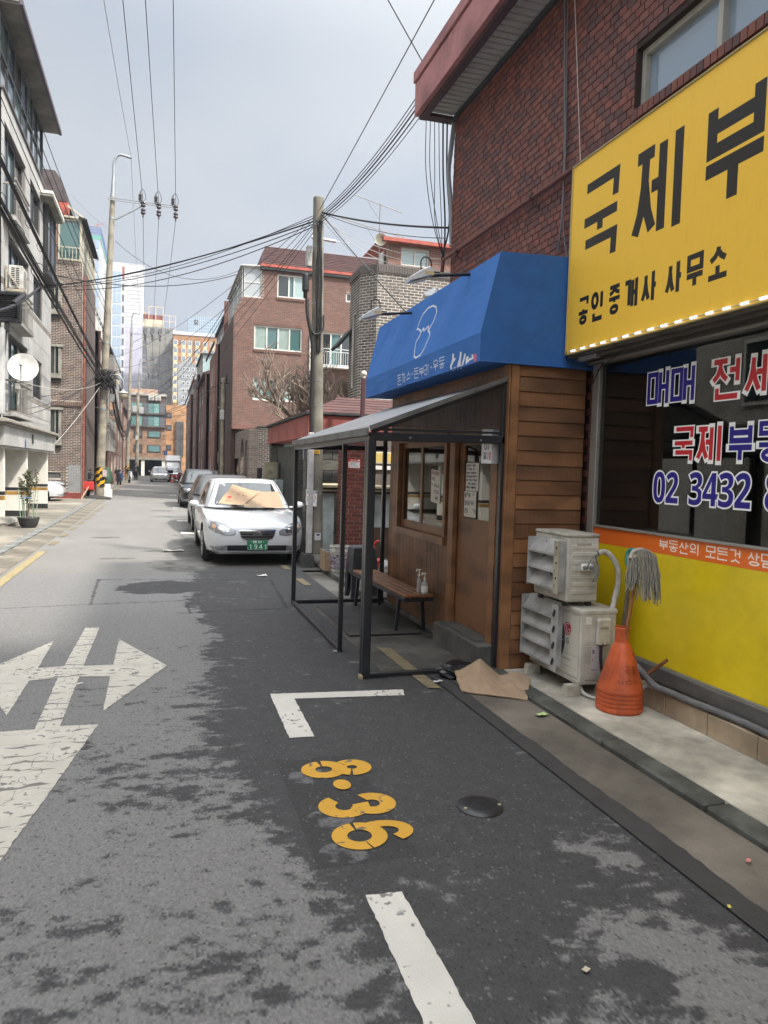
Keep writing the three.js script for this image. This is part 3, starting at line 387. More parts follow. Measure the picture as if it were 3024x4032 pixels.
// taller block next door, outside the frame, whose shade falls on the near road
{
  const t = thing('neighbour_building', 'tall brick block standing outside the frame on the right', 'building', [3.5, 0, -0.7]);
  part(t, 'wall', box(3.5, 0, -0.7, 12, 10, 15), mat([0.2, 0.09, 0.07], { r: 0.85, t: 'stain', s: 1 })); part(t, 'roof', box(3.2, 10, -0.8, 12.2, 10.3, 15.2), mat([0.3, 0.28, 0.26], { r: 0.9, t: 'stain', s: 1 }));
}
const front = thing('shopfront', 'estate agent shopfront with dark lettered glass, orange band and yellow panel', 'shopfront', [3.36, 0, -5.3]);
{
  const x = 3.36, z0 = -5.2, z1 = -0.9, F = FL(x, 0, z0), W = z1 - z0;
  const fr = part(front, 'window_frame', [rbox(3.335, 0.25, -5.245, 3.43, 2.62, -5.185, 0.004), rbox(3.35, 0.25, -5.3, 3.43, 2.62, -5.25, 0.004), rbox(3.3, 2.5, -5.3, 3.43, 2.56, z1, 0.004), rbox(3.27, 2.562, -5.3, 3.43, 2.62, z1, 0.004), rbox(3.335, 1.208, -5.185, 3.42, 1.226, z1, 0.003), rbox(3.35, 0.26, z0 - 0.1, 3.43, 0.31, z1, 0.004)], alu);
  const gl = new THREE.MeshPhysicalMaterial({ transmission: 1, thickness: 0, roughness: 0.015, ior: 1.5, side: THREE.DoubleSide }); gl.color.setRGB(0.55, 0.58, 0.57);
  part(front, 'glass', box(3.366, 1.226, -5.185, 3.372, 2.5, z1), gl);
  const S = 480, lt = canvas(2048, 620, (c, w, h) => {
    const Y = (y) => (2.5 - y) * S, X = (z) => (z - z0) * S, blue = '#1a0f86', red = '#c8232c';
    const put = (s, za, zb, yt, yb, col) => hangul(c, s, X(za), Y(yt), (zb - za) * S, (yt - yb) * S, 0, 0.034 * S, col, 0.009 * S);
    put('매', -4.6, -4.37, 2.37, 2.12, blue); put('매', -4.345, -4.11, 2.37, 2.12, blue); put('전', -3.95, -3.7, 2.365, 2.115, red); put('세', -3.67, -3.42, 2.365, 2.115, red); put('월', -3.2, -2.95, 2.365, 2.115, blue); put('세', -2.93, -2.68, 2.365, 2.115, blue);
    put('국', -4.29, -4.085, 1.96, 1.715, red); put('제', -4.06, -3.84, 1.96, 1.715, red); put('부', -3.785, -3.57, 1.96, 1.715, blue); put('동', -3.545, -3.33, 1.96, 1.715, blue); put('산', -3.3, -3.08, 1.96, 1.715, blue);
    let q = -4.49; for (const ch of '02 3432 8') { if (ch === ' ') { q += 0.1; continue; } hangul(c, ch, X(q), Y(1.662), 0.145 / 0.62 * S, 0.222 * S, 0, 0.03 * S, blue, 0.011 * S); q += 0.136; }
  });
  const lm = printMat(lt, { cut: 1, r: 0.4 }); const lettering = quad([3.363, 1.226, z0], [3.363, 1.226, z0 + 2048 / S], [3.363, 1.226 + 612 / S, z0 + 2048 / S], [3.363, 1.226 + 612 / S, z0], 1, true);
  lt.offset.set(0, (620 - 612) / 620); lt.repeat.set(1, 612 / 620); part(front, 'lettering', lettering, lm);
  const bt = canvas(2048, 64, (c, w, h) => { c.fillStyle = '#f0742a'; c.fillRect(0, 0, w, h); const S2 = 2048 / W; hangul(c, '부동산의 모든것 상담', (0.825) * S2, 9, 0.098 * S2, 42, 0.006 * S2, 5, '#fff3ea'); });
  part(front, 'orange_band', [quad([3.352, 1.085, z0], [3.352, 1.085, z1], [3.352, 1.207, z1], [3.352, 1.207, z0])], printMat(bt, { r: 0.35 }));
  part(front, 'yellow_panel', [box(3.352, 0.312, z0, 3.372, 1.084, -3.1), box(3.352, 0.312, -3.098, 3.372, 1.084, z1)], mat([0.84, 0.64, 0.012], { r: 0.34, t: 'mottle', s: 0.5, coat: 0.2, cr: 0.2 }));
  part(front, 'panel_back', box(3.373, 0.3, z0, 3.4, 1.2, z1), mat([0.2, 0.2, 0.2]));
  part(front, 'bottom_rail', [rbox(3.318, 0.2, -5.3, 3.4, 0.3, z1, 0.006), box(3.345, 0.16, -5.3, 3.42, 0.2, z1)], mat([0.2, 0.2, 0.2], { r: 0.5, m: 0.4, t: 'stain', s: 1.5 }));
  const tm = mat([0.46, 0.36, 0.26], { r: 0.5, t: 'stain', s: 1.3 }), base = part(front, 'plinth', box(3.27, 0.03, -5.3, 3.45, 0.155, z1), mat([0.3, 0.28, 0.25], { r: 0.9, t: 'stain', s: 1 }));
  for (let z = -5.3; z < z1 - 0.1; z += 0.4) part(base, 'tile', rbox(3.25, 0.03, z + 0.003, 3.269, 0.16, z + 0.397, 0.003), tm), part(base, 'tile', rbox(3.25, 0.156, z + 0.003, 3.36, 0.168, z + 0.397, 0.003), tm);
  // room behind the glass
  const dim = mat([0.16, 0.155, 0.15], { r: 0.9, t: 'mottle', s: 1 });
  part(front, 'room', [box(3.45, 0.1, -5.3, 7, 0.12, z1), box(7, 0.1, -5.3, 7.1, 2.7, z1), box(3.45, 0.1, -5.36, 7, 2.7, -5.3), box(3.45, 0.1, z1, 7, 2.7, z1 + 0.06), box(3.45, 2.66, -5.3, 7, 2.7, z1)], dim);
  part(front, 'column', rbox(3.75, 0.12, -5.02, 3.85, 2.6, -4.86, 0.01), mat([0.10, 0.055, 0.035], { r: 0.6, t: 'wood', s: 1 }));
  part(front, 'poster', [box(5.4, 1.1, -5.29, 6.2, 1.9, -5.28)], mat([0.1, 0.2, 0.3], { r: 0.5, t: 'stain', s: 2 })); part(front, 'poster', [box(6.98, 1.0, -4.2, 6.99, 1.9, -3.5)], mat([0.10, 0.32, 0.12], { r: 0.5, t: 'stain', s: 1 }));
  part(front, 'poster', [box(4.05, 1.24, -4.42, 4.06, 1.5, -4.25), box(4.05, 1.24, -4.12, 4.06, 1.5, -3.9)], mat([0.10, 0.26, 0.08], { r: 0.5, t: 'stain', s: 3 }));
  part(front, 'desk', [rbox(4.2, 0.75, -4.6, 4.9, 0.79, -2.4, 0.01), box(4.3, 0.12, -4.5, 4.8, 0.75, -4.45), box(4.3, 0.12, -2.6, 4.8, 0.75, -2.55), rbox(4.45, 0.82, -3.9, 4.5, 1.2, -3.35, 0.01)], mat([0.09, 0.085, 0.08], { r: 0.6 }));
}
const sign = thing('shop_sign', 'big yellow box sign with black Korean lettering and a row of white lights', 'sign', [3.1, 2.54, -5.3]);
{
  const z0 = -5.3, z1 = -1.0, y0 = 2.575, y1 = 4.03, S = 470;
  const st = canvas(2024, 684, (c, w, h) => {
    c.fillStyle = '#f6c63e'; c.fillRect(0, 0, w, h); const X = (z) => (z - z0) * S, Y = (y) => (y1 - y) * S, ink = '#1d1a17';
    const big = (s, za, zb) => hangul(c, s, X(za), Y(3.835), (zb - za) * S, 0.655 * S, 0, 0.083 * S, ink); big('국', -5.15, -4.65); big('제', -4.5, -4.0); big('부', -3.82, -3.3); big('동', -3.12, -2.62); big('산', -2.45, -1.95);
    const sm = (s, za, zb) => hangul(c, s, X(za), Y(2.985), (zb - za) * S, 0.215 * S, 0, 0.034 * S, ink); sm('공', -5.155, -5.0); sm('인', -4.97, -4.8); sm('중', -4.75, -4.59); sm('개', -4.56, -4.4); sm('사', -4.36, -4.19); sm('사', -4.11, -3.945); sm('무', -3.92, -3.75); sm('소', -3.73, -3.55);
    const q = rng(4); for (let i = 0; i < 900; i++) { c.fillStyle = `rgba(90,60,10,${0.03 * q()})`; c.fillRect(q() * w, q() * h, 2 + q() * 8, 4 + q() * 60); }
  });
  part(sign, 'sign_face', [quad([3.1, y0, z0], [3.1, y0, z1], [3.1, y1, z1], [3.1, y1, z0])], printMat(st, { r: 0.4 }));
  part(sign, 'sign_box', [box(3.103, y0, z0, 3.36, y1, z1)], mat([0.30, 0.22, 0.04], { r: 0.5, t: 'mottle', s: 1 }));
  part(sign, 'edge_trim', [rbox(3.09, y1, z0 - 0.012, 3.13, y1 + 0.016, z1), rbox(3.09, y0, z0 - 0.014, 3.13, y1, z0, 0.004), rbox(3.09, y0 - 0.012, z0 - 0.012, 3.13, y0, z1, 0.003)], mat([0.50, 0.42, 0.2], { r: 0.35, m: 0.5 }));
  part(sign, 'under_tray', [box(3.12, y0 - 0.03, z0, 3.36, y0 - 0.012, z1), box(3.18, y0 - 0.05, z0, 3.2, y0 - 0.03, z1), box(3.28, y0 - 0.055, z0, 3.3, y0 - 0.03, z1)], mat([0.12, 0.11, 0.10], { r: 0.6, t: 'stain', s: 2 }));
  const strip = part(sign, 'light_strip', tube([[3.084, 2.588, -5.25], [3.084, 2.588, -3], [3.084, 2.588, -1.1]], 0.004, 20, 5), mat([0.7, 0.62, 0.4], { r: 0.5 }));
  const glow = mat([0.8, 0.85, 1], { r: 0.4, e: [0.32, 0.36, 0.46] });
  for (let z = -5.2; z < -1.05; z += 0.1365) part(strip, 'led_lamp', rbox(3.074, 2.578, z, 3.09, 2.594, z + 0.06, 0.003), glow);
  const pl = new THREE.RectAreaLight(0xe6eeff, 0.15, 4.1, 0.02); pl.position.set(3.06, 2.59, -3.1); pl.lookAt(2.0, 2.3, -3.1); scene.add(pl);
  part(sign, 'transformer', [rbox(3.16, 2.515, -5.22, 3.21, 2.55, -4.98, 0.004)], mat([0.35, 0.36, 0.38], { r: 0.5, m: 0.4 }));
  part(sign, 'loose_wire', [tube([[3.07, 2.59, -5.25], [3.09, 2.53, -5.28], [3.2, 2.48, -5.22], [3.3, 2.5, -5.1], [3.3, 2.55, -4.8]], 0.004, 24, 5), tube([[3.3, 2.56, -5.0], [3.33, 2.44, -5.2], [3.34, 2.36, -5.28], [3.36, 2.5, -5.29]], 0.004, 20, 5), tube([[3.25, 2.56, -4.7], [3.3, 2.5, -5.0], [3.34, 2.45, -5.25]], 0.003, 16, 5)], cableM);
}
const awn = thing('awning', 'bright blue fabric awning with white lettering over the wooden shop', 'awning', [2.37, 2.48, -8.66]);
{
  const za = -8.66, zb = -5.335, S = 615, P = [[2.37, 2.48], [2.37, 2.7], [2.515, 3.33], [3.39, 3.36], [3.39, 2.48]];
  const im = (p) => p.map((q) => q.join(',')).join(' ');
  const at = canvas(2044, 535, (c, w, h) => {
    c.fillStyle = '#2c68b2'; c.fillRect(0, 0, w, h); const dq = rng(14); for (let i = 0; i < 260; i++) { c.fillStyle = `rgba(${dq() < 0.5 ? '20,40,80' : '120,150,190'},${0.05 * dq()})`; c.fillRect(dq() * w, dq() * h, 2 + dq() * 5, 20 + dq() * 160); } c.strokeStyle = '#c9ccd2'; c.lineJoin = c.lineCap = 'round';
    const lp = (s, lw, col) => { c.strokeStyle = col || '#c9ccd2'; c.lineWidth = lw; c.beginPath(); s.split(' ').forEach((p, i) => { const [a, b] = p.split(',').map(Number); c[i ? 'lineTo' : 'moveTo'](a, b); }); c.stroke(); };
    // outline of the mark: two lobes with a jagged bite between them
    lp('968,167 973,139 1021,102 1085,78 1157,78 1220,100 1245,138 1223,187 1193,220 1172,236 1205,250 1223,262 1226,280 1211,345 1166,383 1098,391 1050,375 1027,328 1017,280 1053,249 1060,222 1086,203 1104,224 1126,214 1160,203 1170,232', 11);
    lp('968,167 960,189 1002,193 1030,205 1056,218', 11);
    hangul(c, '돈까스', 738, 452, 78, 62, 16, 6, '#ccd0d6'); hangul(c, '·', 1030, 448, 78, 62, 0, 8, '#ccd0d6'); hangul(c, '돈부리', 1070, 450, 78, 62, 12, 6, '#ccd0d6'); hangul(c, '·', 1352, 446, 78, 62, 0, 8, '#ccd0d6'); hangul(c, '우동', 1394, 446, 84, 62, 14, 6, '#ccd0d6');
    c.save(); c.setTransform(0.6054, 0.0818, -0.0191, 0.2318, 1423.6, 359.9); const wp = '#d9dbe0';   // brush lettering, drawn on slanted paper
    lp('450,225 440,400', 34, wp); lp('492,320 450,395 408,490 412,560 450,575 492,540 494,510', 40, wp); lp('616,185 602,330 545,550', 38, wp); lp('575,420 602,370 600,470 625,520 655,450 685,320 700,225', 34, wp); lp('765,280 738,335 745,400 800,345 860,325', 44, wp); lp('850,245 876,335', 36, wp);
    c.fillStyle = '#d8647a'; c.fillRect(900, 240, 50, 210); c.restore();
  });
  const m = printMat(at, { r: 0.75 }); m.bumpMap = rep(T.bFine, 30, 8); m.bumpScale = 0.001;
  const h0 = 0.22 / 0.87, face = [quad([2.37, 2.48, za], [2.37, 2.48, zb], [2.37, 2.7, zb], [2.37, 2.7, za], 36), quad([2.37, 2.7, za], [2.37, 2.7, zb], [2.515, 3.33, zb], [2.515, 3.33, za], 48)];
  face.forEach((g, k) => { const p = g.attributes.position, uv = g.attributes.uv; for (let i = 0; i < p.count; i++) { const u = uv.getX(i), v = uv.getY(i), bay = Math.abs(Math.sin(u * PI * 4)), s = k ? Math.sin(v * PI) : (1 - v), e = sat(u * 40) * sat((1 - u) * 40); p.setX(i, p.getX(i) + e * s * (0.014 * bay + 0.02 * (fbm(u * 14, v * 3 + k, 3) - 0.5))); p.setY(i, p.getY(i) - (k ? 0 : e * (1 - v) * 0.01 * bay)); } g.computeVertexNormals(); });
  face.forEach((g, k) => { const uv = g.attributes.uv; for (let i = 0; i < uv.count; i++) uv.setY(i, k ? h0 + uv.getY(i) * (1 - h0) : uv.getY(i) * h0); });
  const blue = mat([0.02, 0.12, 0.40], { r: 0.75, t: 'mottle', s: 1.5, b: 0.001, bs: 20 });
  part(awn, 'canopy', face, m);
  for (const z of [zb, za - 0.004]) part(awn, 'end_panel', prism(P, 0.004, M4().setPosition(0, 0, z)), blue);
  part(awn, 'top_panel', quad([2.515, 3.331, za], [2.515, 3.331, zb], [3.39, 3.36, zb], [3.39, 3.36, za]), blue);
  part(awn, 'under_panel', [box(2.38, 2.478, za + 0.004, 3.39, 2.484, zb - 0.004)], blue);
  part(awn, 'hem', [cyl([2.37, 2.48, za], [2.37, 2.48, zb], 0.007, 0.007, 6), cyl([2.37, 2.48, zb], [3.39, 2.48, zb], 0.007, 0.007, 6), cyl([2.37, 2.7, zb], [2.515, 3.33, zb], 0.005, 0.005, 6), cyl([2.37, 2.48, zb], [2.37, 2.7, zb], 0.005, 0.005, 6)], blue);
}
// flood lamps on arms above the awning
[[-5.93, 3.27, 'nearer sign lamp on a black arm above the blue awning'], [-7.44, 3.24, 'farther sign lamp on a black arm beside the plastic bundle']].forEach(([z, y, label]) => {
  const t = thing('sign_lamp', label, 'lamp', [2.1, y, z]), Y = y, gl = mat([0.62, 0.64, 0.66], { r: 0.35, m: 0.3 });
  part(t, 'arm', cyl([2.14, Y - 0.02, z], [2.75, Y + 0.06, z], 0.014), black);
  const hd = new THREE.ExtrudeGeometry(new THREE.Shape([[-0.11, -0.012], [0.1, -0.03], [0.12, 0], [0.1, 0.035], [0.02, 0.032], [-0.1, 0.012]].map((p) => new THREE.Vector2(...p))), { depth: 0.13, bevelEnabled: true, bevelSize: 0.004, bevelThickness: 0.004, bevelSegments: 1 });
  hd.translate(0, 0, -0.065).rotateZ(0.42).translate(2.05, Y - 0.035, z); part(t, 'head', hd, gl);
  part(t, 'lens', new THREE.BoxGeometry(0.15, 0.006, 0.1).rotateZ(0.35).translate(2.065, Y - 0.07, z), mat([0.75, 0.55, 0.28], { r: 0.25 }));
  part(t, 'bracket', box(2.08, Y - 0.03, z - 0.07, 2.16, Y + 0.0, z + 0.07), mat([0.55, 0.42, 0.22], { r: 0.5 }));
  part(t, 'power_cord', tube([[2.06, Y + 0.01, z + 0.03], [2.06, Y + 0.09, z + 0.02], [2.1, Y + 0.13, z], [2.15, Y + 0.11, z], [2.17, Y + 0.02, z], [2.23, Y + 0.01, z + 0.02]], 0.006, 24, 6), cableM);
});
{ const g = new THREE.IcosahedronGeometry(0.1, 4), p = g.attributes.position; for (let i = 0; i < p.count; i++) { const k = 0.75 + 0.5 * fbm(p.getX(i) * 22 + 5, p.getY(i) * 22 + p.getZ(i) * 13 + 5, 3); p.setXYZ(i, p.getX(i) * k * 1.5, p.getY(i) * k, p.getZ(i) * k * 1.1); } g.computeVertexNormals(); g.rotateZ(0.5).translate(2.72, 3.42, -7.35); solo('plastic_bundle', 'bundle wrapped in clear plastic lying on top of the blue awning', 'bundle', g, mat([0.5, 0.52, 0.54], { r: 0.25, t: 'stain', s: 6, coat: 0.6 })); }
// ---------------------------------------------------------------- wooden shop and its porch
const stainWood = mat([0.225, 0.105, 0.046], { r: 0.5, t: 'wood', s: 0.9, b: 0.002, bt: 'bFine', bs: 2, coat: 0.15, cr: 0.4 }), stainWood2 = mat([0.275, 0.132, 0.056], { r: 0.48, t: 'wood', s: 1.1, b: 0.002, bt: 'bFine', bs: 2, coat: 0.15, cr: 0.4 }), darkWood = mat([0.17, 0.072, 0.028], { r: 0.55, t: 'wood', s: 0.8, b: 0.002, bt: 'bFine', bs: 2 });
const vert = (g) => { const uv = g.attributes.uv; for (let i = 0; i < uv.count; i++) { const a = uv.getX(i); uv.setXY(i, uv.getY(i) + 0.37, a); } return g; };
const shop = thing('wooden_shop', 'small brown wooden restaurant with plank side and glazed door under the awning', 'building', [2.66, 0, -8.5]);
{
  const F = FL(2.66, 0, -8.5), Z = (z) => z + 8.5, wH = [Z(-8.12), 0.98, Z(-6.69), 1.93], dH = [Z(-6.42), 0.1, Z(-5.62), 1.93];
  // street wall: narrow upright boards on a backing with two openings
  part(shop, 'wall', wallGeo(FL(2.675, 0, -8.5), 3.13, 2.6, [wH, dH], 0.06), darkWood);
  const bw = part(shop, 'board_wall', rect(F, 0, 2.45, 3.13, 2.6, -0.012, 0.004), darkWood), r = rng(31), mats = [[0.225, 0.105, 0.046], [0.19, 0.088, 0.039], [0.26, 0.125, 0.056], [0.165, 0.082, 0.04]].map((c) => mat(c, { r: 0.5, t: 'wood', s: 1.0, b: 0.002, bt: 'bFine', bs: 2, coat: 0.12, cr: 0.4 }));
  for (let u = 0.005; u < 3.1; u += 0.112) { const u1 = Math.min(u + 0.109, 3.13), cuts0 = 0; let cuts = [[0.05, 2.45]]; for (const h of [wH, dH]) if (u1 > h[0] && u < h[2]) cuts = cuts.flatMap(([a, b]) => [[a, h[1]], [h[3], b]].filter((q) => q[1] - q[0] > 0.06)); for (const c of cuts) { const g = on(F, rbox(u, c[0], -0.012, u1, c[1], 0.004 + r() * 0.003, 0.003))[0]; part(bw, 'board', vert(g), mats[r() * 4 | 0]); } }
  // end wall facing the camera: lapped planks
  part(shop, 'wall', box(2.7, 0, -8.5, 3.36, 2.6, -5.41), darkWood);
  const sd = part(shop, 'plank_wall', box(2.69, 0, -5.41, 3.345, 2.6, -5.395), darkWood); let y = 0.03, k = 0;
  while (y < 2.42) { const h = 0.118; const g = rbox(2.725, 0, 0, 3.335 + r() * 0.006, h - 0.002, 0.014, 0.003); g.rotateX(-0.09).translate(0, y, -5.385); uvBox(g); { const uv = g.attributes.uv; const a = r() * 3, b = r() * 3; for (let i = 0; i < uv.count; i++) { const q = uv.getX(i); uv.setXY(i, uv.getY(i) * 1.5 + a, q * 0.6 + b); } } part(sd, 'plank', g, mats[(k++ * 7 + (r() * 3 | 0)) % 4]); y += h; }
  part(shop, 'corner_board', [vert(rbox(2.645, 0, -5.4, 2.73, 2.5, -5.36, 0.004)), vert(rbox(2.64, 0, -5.46, 2.66, 2.5, -5.36, 0.004))], stainWood2);
  part(shop, 'roof', box(2.66, 2.6, -8.5, 3.38, 2.66, -5.38), darkWood);
  // window
  const fm = stainWood2, glassClear = new THREE.MeshPhysicalMaterial({ transmission: 1, thickness: 0, roughness: 0.01, ior: 1.5, side: THREE.DoubleSide }); glassClear.color.setRGB(0.62, 0.64, 0.62);
  const wf = part(shop, 'window', [rect(F, wH[0] - 0.06, wH[1] - 0.075, wH[2] + 0.06, wH[1], -0.05, 0.045), rect(F, wH[0] - 0.06, wH[3], wH[2] + 0.06, wH[3] + 0.06, -0.05, 0.03), rect(F, wH[0] - 0.06, wH[1] + 0.002, wH[0], wH[3] - 0.002, -0.05, 0.03), rect(F, wH[2], wH[1] + 0.002, wH[2] + 0.06, wH[3] - 0.002, -0.05, 0.03)], fm);
  const um = (wH[0] + wH[2]) / 2; [[wH[0], um + 0.03, -0.045], [um - 0.03, wH[2], -0.022]].forEach(([a, b, n]) => { const s = 0.06, q = 0.022; part(wf, 'sash', [rect(F, a, wH[1], a + s, wH[3], n, n + q), rect(F, b - s, wH[1], b, wH[3], n, n + q), rect(F, a + s, wH[1], b - s, wH[1] + 0.085, n, n + q - 0.002), rect(F, a + s, wH[3] - s, b - s, wH[3], n, n + q - 0.002)], fm); part(wf, 'pane', rect(F, a + s, wH[1] + 0.085, b - s, wH[3] - s, n + 0.008, n + 0.012), glassClear); });
  // door
  const df = part(shop, 'door_frame', [rect(F, dH[0] - 0.12, 0.05, dH[0], 2.0, -0.03, 0.03), rect(F, dH[2], 0.02, dH[2] + 0.11, 2.0, -0.03, 0.03), rect(F, dH[0], 1.93, dH[2], 2.0, -0.03, 0.028)].map(vert), fm);
  const g0 = [dH[0] + 0.12, 1.2, dH[2] - 0.12, 1.86], n0 = -0.05, q = 0.03, door = part(shop, 'door', [rect(F, dH[0] + 0.004, 0.215, g0[0], 1.93, n0, n0 + q), rect(F, g0[2], 0.215, dH[2] - 0.004, 1.93, n0, n0 + q), rect(F, g0[0], 0.215, g0[2], g0[1], n0, n0 + q - 0.001), rect(F, g0[0], g0[3], g0[2], 1.93, n0, n0 + q - 0.001)].map(vert), stainWood);
  part(door, 'pane', rect(F, g0[0], g0[1], g0[2], g0[3], n0 + 0.012, n0 + 0.016), glassClear);
  const paperT = (w, h, n, c1, c2, seed) => canvas(w, h, (c) => { c.fillStyle = '#e9e4dc'; c.fillRect(0, 0, w, h); scribble(c, 8, 8, w - 20, h - 12, n, c1, seed, 2.2); if (c2) scribble(c, 8, 8, w - 20, h / n * 1.2, 1, c2, seed + 3, 2.6); });
  part(wf, 'notice', on(F, [quad([Z(-7.12), 1.31, -0.006], [Z(-6.86), 1.29, -0.006], [Z(-6.86), 1.62, -0.006], [Z(-7.12), 1.64, -0.006])]), printMat(paperT(160, 220, 5, '#3b3a44', '#b0474a', 5), { r: 0.9 }));
  part(door, 'notice', on(F, [quad([Z(-6.28), 1.45, -0.03], [Z(-6.0), 1.45, -0.03], [Z(-6.0), 1.7, -0.03], [Z(-6.28), 1.7, -0.03])]), printMat(paperT(160, 150, 7, '#333a52', 0, 8), { r: 0.9 }));
  part(door, 'notice', on(F, [quad([Z(-6.3), 1.21, -0.028], [Z(-6.03), 1.21, -0.028], [Z(-6.03), 1.445, -0.028], [Z(-6.3), 1.445, -0.028])]), printMat(paperT(150, 140, 3, '#2a3050', 0, 11), { r: 0.9 }));
  part(shop, 'door_step', [rbox(2.5, 0, -6.5, 2.7, 0.2, -5.47, 0.008), rbox(2.55, 0.2, -6.42, 2.72, 0.215, -5.62, 0.003)], mat([0.12, 0.118, 0.115], { r: 0.85, t: 'stain', s: 1.5 }));
  part(shop, 'footing', rbox(2.62, 0, -8.5, 2.68, 0.05, -6.5, 0.01), mat([0.13, 0.125, 0.12], { r: 0.9, t: 'stain', s: 2 }));
  // dim room with pale end and counter
  part(shop, 'room', [box(3.3, 0.05, -8.44, 3.34, 2.5, -5.42), box(2.75, 2.4, -8.44, 3.3, 2.44, -5.42), box(2.75, 0.05, -8.46, 3.3, 2.44, -8.42)], mat([0.1, 0.095, 0.085], { r: 0.9, t: 'mottle', s: 1 }));
}
const steel = mat([0.012, 0.014, 0.019], { r: 0.32, coat: 0.3, cr: 0.2 });
{
  const x0 = 1.54, x1 = 2.63, z0 = -5.43, z1 = -8.66, yb = 1.87, yt = 2.34, w = 0.05;
  const t = thing('porch_frame', 'black steel porch frame with a sloping grey sheet roof before the wooden shop', 'porch', [x0, 0, z0]);
  for (const [x, z, ww, n] of [[x0, z0, 0.062, 'post'], [x0, z0 - 0.085, 0.045, 'post'], [x0, -6.28, 0.04, 'post'], [x0, z1, 0.05, 'post'], [x1, z1, 0.05, 'post'], [x1 + 0.01, z0, 0.05, 'post']]) part(t, n, rbox(x - ww / 2, 0, z - ww / 2, x + ww / 2, x > 2 ? yt - 0.02 : yb - 0.03, z + ww / 2, 0.005), steel);
  part(t, 'front_beam', [bar([x0, yb - 0.01, z0 + 0.03], [x0, yb - 0.01, z1 - 0.03], 0.05, 0.07)], steel);
  part(t, 'side_beam', [bar([x0, yb - 0.005, z0], [x1 + 0.03, yb + 0.01, z0], 0.05, 0.065), bar([x0, yb + 0.05, z0 + 0.004], [x1 + 0.03, yb + 0.065, z0 + 0.004], 0.03, 0.02)], steel);
  part(t, 'side_beam', [bar([x0, yb - 0.005, z1], [x1 + 0.03, yb + 0.01, z1], 0.045, 0.06)], steel);
  part(t, 'rafter', [bar([x0, yb + 0.03, z0], [x1 + 0.02, yt, z0], 0.035, 0.03)], steel); part(t, 'rafter', [bar([x0, yb + 0.03, z1], [x1 + 0.02, yt, z1], 0.035, 0.03)], steel); part(t, 'rafter', [bar([x0, yb + 0.03, -7.05], [x1 + 0.02, yt, -7.05], 0.03, 0.03)], steel);
  part(t, 'ledger', bar([x1 + 0.02, yt, z0], [x1 + 0.02, yt, z1], 0.04, 0.04), steel);
  part(t, 'base_rail', [bar([x0, 0.022, z0], [x1 - 0.25, 0.022, z0], 0.045, 0.04)], steel); part(t, 'base_rail', [bar([x0, 0.022, -6.28], [x0, 0.022, z1], 0.045, 0.04)], steel); part(t, 'base_rail', [bar([x0, 0.022, z1], [x1, 0.022, z1], 0.045, 0.04)], steel);
  part(t, 'bolt', [cyl([x0 + 0.3, yb - 0.005, z0 + 0.026], [x0 + 0.3, yb - 0.005, z0 + 0.032], 0.008), cyl([x1 - 0.2, yb, z0 + 0.026], [x1 - 0.2, yb, z0 + 0.032], 0.008)], galv);
  part(t, 'foot_plate', [rbox(x0 - 0.05, 0, z0 - 0.03, x0 - 0.025, 0.03, z0 + 0.035, 0.003)], mat([0.35, 0.3, 0.2], { r: 0.8, t: 'stain', s: 4 })); part(t, 'foot_plate', rbox(x0 - 0.055, 0, -6.31, x0 - 0.02, 0.012, -6.25, 0.003), galv);
  // sheet roof: thin, faintly rippled, rolled over the front beam
  const g = new THREE.PlaneGeometry(1, 1, 24, 48), p = g.attributes.position; for (let i = 0; i < p.count; i++) { const u = p.getX(i) + 0.5, v = p.getY(i) + 0.5; p.setXYZ(i, mix(x0 - 0.04, x1 + 0.03, u), mix(yb + 0.062, yt + 0.035, u) - 0.03 * sst(0.06, 0, u) + 0.012 * (fbm(u * 3, v * 14, 2) - 0.5), mix(z0 + 0.05, z1 - 0.05, v)); } g.computeVertexNormals();
  part(t, 'roof_sheet', g, mat([0.30, 0.31, 0.33], { r: 0.42, t: 'stain', s: 1.0, tr: 0.22 }));
  part(t, 'roof_hem', [bar([x0 - 0.042, yb + 0.03, z0 + 0.04], [x0 - 0.042, yb + 0.03, z1 - 0.04], 0.012, 0.06), bar([x0 - 0.03, yb + 0.055, z0 + 0.045], [x1 + 0.02, yt + 0.03, z0 + 0.045], 0.006, 0.035)], mat([0.16, 0.165, 0.17], { r: 0.5, t: 'stain', s: 2 }));
  part(t, 'side_sheet', prism([[x0 + 0.03, yb + 0.07], [x1, yb + 0.08], [x1, yt - 0.01]], 0.003, M4().setPosition(0, 0, z0)), (() => { const m = new THREE.MeshPhysicalMaterial({ transmission: 1, thickness: 0, roughness: 0.08, side: THREE.DoubleSide }); m.color.setRGB(0.8, 0.82, 0.82); return m; })());
}
{
  const t = thing('lantern_sign', 'white square box sign with black characters hanging behind the porch beam', 'sign', [2.575, 1.7, -5.53], undefined, 0.49); t.userData.local = 1;
  const lt = canvas(128, 340, (c) => { c.fillStyle = '#e8e6e8'; c.fillRect(0, 0, 128, 340); hangul(c, '이', 34, 126, 62, 84, 0, 8, '#26252b'); hangul(c, '찌', 28, 226, 70, 78, 0, 7, '#26252b'); c.fillStyle = '#c0555e'; c.fillRect(102, 224, 17, 84); });
  const h = 0.05, y1 = 0.265; part(t, 'sign_face', quad([-h - 0.002, -0.01, -h], [-h - 0.002, -0.01, h], [-h - 0.002, y1, h], [-h - 0.002, y1, -h]), printMat(lt, { r: 0.6 }));
  part(t, 'box', box(-h, -0.01, -h, h, y1, h), mat([0.68, 0.67, 0.69], { r: 0.6, t: 'mottle', s: 3 })); part(t, 'hanger', [box(-0.02, y1, -0.006, 0.09, y1 + 0.012, 0.006), box(0.06, y1 - 0.05, -0.006, 0.09, y1, 0.006)], steel);
}
